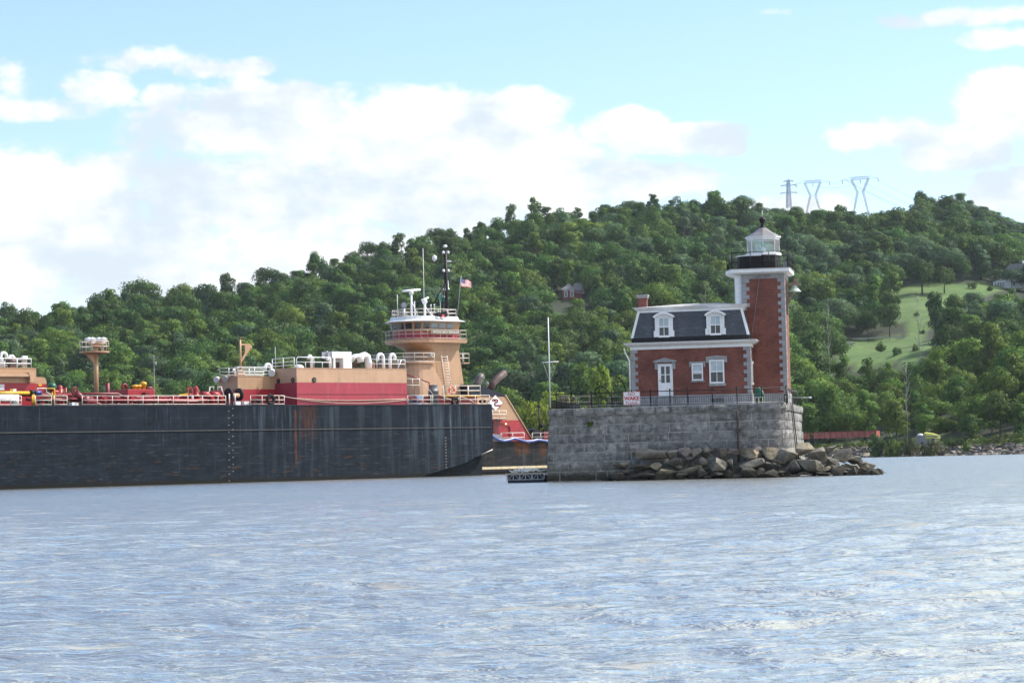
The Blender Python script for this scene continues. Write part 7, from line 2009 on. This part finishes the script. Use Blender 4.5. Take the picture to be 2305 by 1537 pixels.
m = MB(); railing(m, [Vector((ux(1198, 985, -5.2), -5.2, zd)), Vector((TX1_ - 3, -5.2, zd)), Vector((TX1_ - .5, -3.8, zd)), Vector((TX1_ - .5, 3.8, zd))], uz(1215, 974, -5.2) - zd, 1.3, (1.0, .5, .1), .04, .045); m.build('deck_railing', M_CREAM, tug)
m = MB(); x = ux(1200, 982, -3); m.tube([(x, -3.6, zd + .8), (x, -2.4, zd + .8)], .62, 16); m.box(x - .3, x + .3, -3.5, -2.5, zd, zd + .5); m.build('towing_winch', M_BLACK, tug)
m = MB(); x = ux(1226, 982, -3.5); m.box(x - .1, x + .9, -3.5, -2.9, zd, uz(1226, 971, -3.5)); m.build('tow_post', M_DRED, tug)
m = MB(); x = ux(1215, 970, -1); zt = uz(1213, 917, -1); m.tube([(x, -1, zd), (ux(1213, 920, -1), -1, zt)], .08, 8); m.lathe([(.1, 0), (.2, .06), (.2, .22), (.1, .3)], (ux(1213, 920, -1), -1, zt), 10); m.ball((x + .25, -1, zd + 1.8), .25, 8, 6); m.build('stern_light_post', M_BLACK, tug)
# exhaust pipes
M_EXH = paint('grey_exhaust', (.085, .075, .075), .5, .2, 2, RUST, .3)
for (pts, r_, mt, lab) in (([(1067, 880), (1075, 862), (1079, 852), (1085, 845)], .42, M_EXH, None), ([(1104, 876), (1110, 862), (1120, 852), (1136, 839)], .40, M_BROWNPIPE, None)):
    w_ = 1.5 if pts[0][0] < 1100 else -1.0; Q = [T.loc(px, py, w_) for px, py in pts]; m = MB(); m.tube(Q, r_, 14, caps=False); o = m.build('exhaust_pipe', mt, stack); sl = o.modifiers.new('t', 'SOLIDIFY'); sl.thickness = .05
m = MB(); x = ux(1097, 868, 0); m.tube([(x, 0, uz(1097, 872, 0)), (x, 0, uz(1097, 862, 0))], .12, 8); m.ball((x, 0, uz(1097, 863, 0)), .17, 8, 6); m.build('exhaust_pipe', M_STEEL, stack)

# ------------------------------------------------------------------ tower and wheelhouse
def dplan(xr, xs, a, b, n=14):
    """flat sides from xr forward to xs, rounded front"""
    return [(xr, -b)] + [(xs - a * math.sin(math.pi * k / n), -b * math.cos(math.pi * k / n)) for k in range(n + 1)] + [(xr, b)]
wb_ = -2.5
xr = ux(1031, 735, wb_); xs = ux(966, 735, wb_)
zw0, zw1 = uz(1000, 767, wb_), uz(1000, 724.5, wb_)      # wheelhouse floor and eave
zwin0, zwin1 = uz(1000, 741, wb_), uz(1000, 725.5, wb_)
AF = 2.1
def ring_d(z, grow, aft=0.0): return [(x, y, z) for x, y in dplan(xr + aft, xs, AF + grow, -wb_ + grow)]
m = MB(); m.mi = 0; m.loft([ring_d(zw0, 0), ring_d(uz(1000, 746.5, wb_), .03)], caps=False); m.mi = 1; m.loft([ring_d(uz(1000, 746.5, wb_), .03), ring_d(zw1, .32)]); wh = m.build('wheelhouse', [M_REDF, M_TAN], tug)
# window panes set slightly proud of the slanted wall
Nw = 14; pan = []
za, zb2 = zwin0 + .02, zwin1 - .10
def wall_pt(s, z):
    """s in 0..1 round the front from near side to far side"""
    g = .03 + .29 * (z - uz(1000, 746.5, wb_)) / (zw1 - uz(1000, 746.5, wb_)) + .03
    return Vector((xs - (AF + g) * math.sin(math.pi * s), -(-wb_ + g) * math.cos(math.pi * s), z))
cuts = [(.02, .115), (.15, .245), (.28, .37), (.40, .485), (.515, .60), (.63, .72), (.755, .85), (.885, .98)]
for i, (s0, s1) in enumerate(cuts):
    m = MB(); n = 3
    V = []
    for j in range(n + 1):
        s = s0 + (s1 - s0) * j / n; V += [wall_pt(s, za), wall_pt(s, zb2)]
    m.add(V, [(2 * j, 2 * j + 2, 2 * j + 3, 2 * j + 1) for j in range(n)]); o = m.build('window', M_GLASS, wh); sl = o.modifiers.new('t', 'SOLIDIFY'); sl.thickness = .03; sl.offset = 0
for sy in (-1, 1):
    for i in range(3):
        px0, px1 = (966.5, 980.5) if i == 0 else (984, 998.5) if i == 1 else (1003, 1017)
        x0, x1 = ux(px0, 733, wb_), ux(px1, 733, wb_); g = lambda z: -wb_ + .03 + .29 * (z - uz(1000, 746.5, wb_)) / (zw1 - uz(1000, 746.5, wb_)) + .03
        m = MB(); m.add([(x0, sy * g(za), za), (x1, sy * g(za), za), (x1, sy * g(zb2), zb2), (x0, sy * g(zb2), zb2)], [(0, 1, 2, 3)]); o = m.build('side_window', M_GLASSB, wh); sl = o.modifiers.new('t', 'SOLIDIFY'); sl.thickness = .03; sl.offset = 0
# roof
zr0, zr1 = zw1, uz(960, 711, wb_)
m = MB(); m.loft([ring_d(zr0, .85, .35), ring_d(zr0 + .06, .87, .37), ring_d(zr1 - .35, .30, -.1), ring_d(zr1, .22, -.2)]); roof_ = m.build('wheelhouse_roof', M_WHITE, tug)
m = MB(); pts = [Vector((x, y, zr1)) for x, y in dplan(xr - .3, xs, AF + .05, -wb_ + .05, 10)]; railing(m, pts, uz(950, 694.5, wb_) - zr1, 1.3, (1.0, .48), .035, .04, closed=True); m.build('roof_railing', M_CREAM, roof_)
# balcony round the wheelhouse
bb = 3.9; xs2 = xs + .2; xr2_ = ux(1051, 765, -3.2)
zb0, zb1 = uz(1000, 771, -3.2), uz(1000, 763.5, -3.2)
def ring_b(z, grow=0): return [(x, y, z) for x, y in dplan(xr2_ + grow, xs, AF + .95 + grow, 3.3 + grow)]
m = MB(); m.loft([ring_b(zb0, -.05), ring_b(zb1)]); bal = m.build('balcony', M_TANP, tug)
m = MB(); pts = [Vector((x, y, zb1)) for x, y in dplan(xr2_ - .1, xs, AF + .88, 3.22, 12)]; railing(m, pts, uz(980, 742, -3.2) - zb1, 1.0, (1.0, .58, .12), .03, .03, closed=True); m.build('balcony_railing', M_CREAM, bal)
# name board
c_ = T.loc(1004, 747.5, -3.32); xa, xb = ux(969, 747.5, -3.32), ux(1037, 747.5, -3.32); h_ = .48
m = MB(); m.box(xa, xb, -3.36, -3.29, c_.z - h_ / 2, c_.z + h_ / 2); nb = m.build('name_board', paint('name_board_bronze', (.17, .13, .075), .5, .15, 3), bal)
text('NICOLE LEIGH REINAUER', .36, M_SIGNW, nb, ((xa + xb) / 2, -3.365, c_.z), shear=.25, sx=.92)
# flare under the wheelhouse, then the tower
zt0 = uz(980, 788, -2.3)
def ring_t(z, xr_, xs_, a, b): return [(x, y, z) for x, y in dplan(xr_, xs_, a, b)]
xtr = ux(1033, 790, -2.3)
m = MB(); m.loft([ring_t(zt0, xtr, xs + .9, .9, 2.3), ring_t(zb0 - .001, xtr + .1, xs, AF + .35, 2.5)]); m.build('flare', M_TAN, tug)
xbr = ux(1048, 892, -2.6); zbase = uz(1000, 905, -2.6)
m = MB(); m.loft([ring_t(zbase - 3, xbr + .3, xs + .3, 1.2, 2.75), ring_t(zbase, xbr, xs + .4, 1.2, 2.7), ring_t(zt0 - .001, xtr, xs + .9, .9, 2.3)]); m.build('tower', M_TAN, tug)
# rounded lower house with its own deck rail
zlh = uz(940, 817, -3.4); xlr = ux(1000, 880, -3.4); xls = ux(952, 850, -3.4)
m = MB(); m.loft([ring_t(zbase - 3, xlr + .5, xls, 2.0, 3.4), ring_t(zlh - 2.6, xlr, xls, 2.0, 3.4), ring_t(zlh - 1.2, xlr - .9, xls, 2.0, 3.4), ring_t(zlh, xlr - 1.9, xls, 2.0, 3.4)]); m.build('lower_house', M_TANP, tug)
m = MB(); m.prism(dplan(ux(979, 812, -3.6), xls, 2.9, 3.7), zlh - .001, zlh + .15, 'z'); ld = m.build('lower_deck', M_TANP, tug)
m = MB(); railing(m, [Vector((x, y, zlh + .15)) for x, y in dplan(ux(978, 812, -3.6), xls, 2.8, 3.6, 8)], uz(940, 794, -3.6) - zlh - .15, 1.3, (1.0, .55, .05), .035, .04); m.build('lower_railing', M_CREAM, ld)
m = MB(); z_ = uz(1045, 817, 3.2); m.box(ux(1036, 812, 2.6), ux(1049, 812, 2.6), 2.0, 4.0, z_ - .12, z_); sdk = m.build('side_deck', M_TANP, tug)
m = MB(); x_ = ux(1049, 812, 2.6); railing(m, [Vector((x_ - 2, 2.1, z_)), Vector((x_, 2.1, z_)), Vector((x_, 3.9, z_))], 1.0, 1.2, (1.0, .5), .035, .04); m.build('side_railing', M_CREAM, sdk)
q = T.loc(971, 799, -3.7); m = MB(); m.box(q.x - .2, q.x + .2, -3.8, -3.5, q.z - .15, q.z + .15); m.build('floodlight', M_STEEL, ld)
# ladder
wl = -3.0; zl0, zl1 = uz(1007, 890, wl), uz(1004, 800, wl); x0, x1 = ux(1000.5, 845, wl), ux(1013, 845, wl); dx = ux(1002.5, 890, wl) - x0
m = MB(); m.tube([(x0 + .25, wl, zl0), (x0 - .1, wl + .3, zl1)], .045, 6); m.tube([(x1 + .25, wl, zl0), (x1 - .1, wl + .3, zl1)], .045, 6)
for k in range(14):
    t_ = (k + .5) / 14; z = zl0 + (zl1 - zl0) * t_; o_ = .25 - .35 * t_; m.tube([(x0 + o_, wl + .3 * t_, z), (x1 + o_, wl + .3 * t_, z)], .03, 5)
m.build('ladder', M_CREAM, tug)

# ------------------------------------------------------------------ roof gear and mast
wr = -.6
def q_(px, py, w=wr): return T.loc(px, py, w)
def vpost(px, py, r, mt, name, par=roof_, w=wr, n=8):
    m = MB(); t_ = q_(px, py, w); m.tube([(t_.x, w, zr1 - .05), (t_.x, w, t_.z)], r, n); return m, t_
m, t_ = vpost(925.5, 660, .11, M_WHITE, ''); m.ball((t_.x, wr, t_.z + .05), .26, 12, 8); a = q_(905.5, 655.5); b = q_(945.5, 652); m.tube([a, b], .12, 8)
m.tube([(t_.x + .1, wr, zr1 + 1.6), (t_.x + 1.0, wr, zr1)], .04, 6); m.build('radar', M_WHITE, roof_)
m, t_ = vpost(956, 681, .13, M_WHITE, ''); m.ball((t_.x, wr, t_.z + .1), .30, 12, 8); a = q_(949, 675.5); b = q_(964, 670); m.tube([a, b], .10, 8)
m.tube([(t_.x + .1, wr, t_.z - .5), (t_.x + 1.3, wr, zr1)], .05, 6); m.build('radar', M_WHITE, roof_)
m, t_ = vpost(909, 693, .14, M_WHITE, '', w=-1.6); m.build('searchlight_post', M_WHITE, roof_)
q = q_(909, 687, -1.6); m = MB(); m.tube([(q.x + .25, -1.3, q.z), (q.x - .15, -1.8, q.z)], .34, 14); m.build('searchlight', M_GREYP, roof_)
m = MB(); m.tube([(q.x - .151, -1.801, q.z), (q.x - .165, -1.82, q.z)], .27, 14); m.build('searchlight_lens', M_GLASSB, roof_)
for px, py, r in ((894, 663, .035), (952, 559, .03), (990.5, 660, .035), (970, 687, .03), (977.5, 686, .03), (933, 680, .05), (1001, 680, .04)):
    m, t_ = vpost(px, py, r, M_WHITE, '', w=.2)
    if py > 676: m.ball((t_.x, .2, t_.z), .09, 8, 6)
    m.build('antenna', M_WHITE, roof_)
m = MB(); q = q_(991, 707, -2.6); q1 = q_(1003, 713, -2.6); m.box(q.x - .6, q1.x, -2.95, -2.3, q1.z, q_(991, 704, -2.6).z); sc = m.build('sidelight_screen', M_BLACK, roof_)
q = q_(997, 711, -2.96); m = MB(); m.ball((q.x, -2.98, q.z), .12, 10, 8); m.build('sidelight', M_REDLAMP, sc)
for px in (985, 995): q = q_(px, 716.5, -2.9); m = MB(); m.tube([(q.x, -2.9, q.z + .1), (q.x, -3.0, q.z - .08)], .14, 10, .26); m.build('floodlight', M_WHITE, roof_)
wm2 = 0.0
def mq(px, py, w=wm2): return T.loc(px, py, w)
m = MB(); a = mq(1005, 700); b = mq(1002.5, 565); m.tube([(a.x, 0, zr1 - .2), (b.x, 0, b.z)], .27, 10, .15)
for px, py, hw_ in ((1003, 572, .45), (1003, 613, .5), (1003, 656, .5), (1003, 626, .35)):
    q = mq(px, py); m.tube([(q.x - hw_, 0, q.z), (q.x + hw_, 0, q.z)], .05, 6); m.tube([(q.x - hw_, 0, q.z), (q.x, 0, q.z - .5)], .04, 5); m.tube([(q.x + hw_, 0, q.z), (q.x, 0, q.z - .5)], .04, 5)
q = mq(1002, 589); xa, xb = mq(978, 589).x, mq(1029, 588).x; m.tube([(xa, 0, q.z), (xb, 0, q.z)], .08, 6); m.tube([(xa + 1.0, 0, q.z - .1), (q.x, 0, q.z - 1.0)], .04, 5); m.tube([(xb - 1.5, 0, q.z - .1), (q.x, 0, q.z - 1.0)], .04, 5)
m.tube([(mq(1003, 634).x, 0, mq(1003, 634).z), (mq(970, 683).x, .9, zr1)], .07, 6); m.tube([(mq(1003, 634).x, 0, mq(1003, 634).z), (mq(980, 693).x, -.9, zr1)], .07, 6)
m.tube([(mq(970, 680).x, .9, mq(970, 680).z), (a.x, 0, mq(970, 680).z)], .06, 6)
mast_ = m.build('mast', M_BLACK, tug)
for px, py in ((998, 569), (1008.5, 569), (998.5, 610), (1009, 610), (1002, 555), (1000, 652), (998, 668)):
    q = mq(px, py); m = MB(); r = .15 if py != 555 else .22; m.lathe([(r * .7, -.12), (r, -.05), (r, .10), (r * .6, .18), (.02, .2)], (q.x, 0, q.z), 10); m.build('mast_lamp', M_WHITE, mast_)
q = mq(978, 582.5); m = MB(); m.lathe([(.10, -.3), (.12, -.15), (.26, -.1), (.26, .2), (.14, .36), (.02, .4)], (q.x, 0, q.z), 12); m.build('radome', M_WHITE, mast_)
q = mq(1009, 650); m = MB(); m.lathe([(.2, -.1), (.1, .05), (.04, .1), (.035, .9)], (q.x, 0, q.z), 8); m.build('dome_antenna', M_WHITE, mast_)
q = mq(1009, 588.5); m = MB(); m.box(q.x - .35, q.x + .35, -.12, .12, q.z - .08, q.z + .12); m.build('radar_bar', M_STEEL, mast_)
q = mq(996, 671); m = MB()
V = []; 
for j in range(6):
    for i in range(2): V.append((q.x - .45 + .9 * j / 5, .08 * math.sin(j * 1.5), q.z - .35 + i * .7))
m.add(V, [(2 * j, 2 * j + 2, 2 * j + 3, 2 * j + 1) for j in range(5)])
gf = thing('green_pennant', 'small dark green and white pennant beside the black tug mast', 'pennant', T, (0, 0, 0)); o = m.build('cloth', paint('green_pennant_cloth', (.03, .16, .13), .8, .5, 5), gf); sl = o.modifiers.new('t', 'SOLIDIFY'); sl.thickness = .015

# ensign on its staff
fs = mq(1037.5, 660, 1.0); root = thing('ensign', 'striped red and white flag with blue canton on a thin staff behind the wheelhouse', 'flag', T, (0, 0, 0))
m = MB(); b0 = mq(1030, 700, 1.0); zt = mq(1038, 620, 1.0).z; m.tube([(b0.x - .2, 1.0, zr1 - .4), (mq(1038, 620, 1).x, 1.0, zt)], .03, 6); m.tube([(b0.x - .2, 1.0, zr1 - .4), (xr - .3, 1.0, zr1 - .1)], .05, 6); m.build('staff', M_STEEL, root)
tl, bl_ = mq(1038.5, 626.5, 1.0), mq(1037.8, 643.5, 1.0); tr_, br_ = mq(1061, 633, 1.0), mq(1060, 648, 1.0)
M_FR = paint('flag_red', (.48, .022, .045), .8, .1, 3); M_FW = paint('flag_white', (.76, .75, .77), .8, .05, 3); M_FB = paint('flag_blue', (.05, .065, .22), .8, .1, 3)
m = MB(); NX = 16
def fpnt(u, v):
    p = tl.lerp(tr_, u).lerp(bl_.lerp(br_, u), v); return Vector((p.x, 1.0 + .10 * math.sin(u * 9 + v) * u, p.z - .05 * math.sin(u * 7)))
for s in range(13):
    for i in range(NX):
        u0, u1 = i / NX, (i + 1) / NX
        m.mi = 2 if (s < 7 and i < 6) else (0 if s % 2 == 0 else 1)
        m.add([fpnt(u0, s / 13), fpnt(u1, s / 13), fpnt(u1, (s + 1) / 13), fpnt(u0, (s + 1) / 13)], [(0, 1, 2, 3)])
o = m.build('cloth', [M_FR, M_FW, M_FB], root, fix=False)
m = MB()
for i in range(4):
    for j in range(3):
        c_ = fpnt((.05 + .09 * i), (.09 + .16 * j)); m.ball((c_.x, c_.y - .02, c_.z), .03, 5, 3)
m.build('star', M_FW, root)
# blue hose draped along the tug rail
P_ = [T.world(T.loc(px, py, -5.8)) for px, py in ((1100, 975), (1110, 983), (1122, 990), (1135, 992.5), (1148, 990), (1158, 986.5), (1170, 990), (1185, 993.8), (1198, 993), (1210, 990), (1222, 991.5), (1236, 994), (1250, 992))]
m = MB(); m.tube(P_, .15, 8); o = m.build('blue_hose', M_BLUE); tag(o, 'thick blue hose hanging in waves along the tug rail', 'hose')
m = MB(); m.tube([p + Vector((0, -.06, .1)) for p in P_], .045, 5); o2 = m.build('white_line', M_WHITE); o2.parent = o
# ------------------------------------------------------------------ thin summer haze over the river
def haze():
    m, t, b = newmat('haze_air'); t.n.clear()
    v = t.new('ShaderNodeVolumePrincipled'); v.inputs['Density'].default_value = .000034; v.inputs['Color'].default_value = (.80, .90, 1.0, 1); v.inputs['Anisotropy'].default_value = .2
    o = t.new('ShaderNodeOutputMaterial'); t.l.new(v.outputs[0], o.inputs['Volume'])
    mb = MB(); mb.box(-900, 900, -60, 2100, -12, 260); ob = mb.build('haze', m); tag(ob, kind='stuff')
haze()
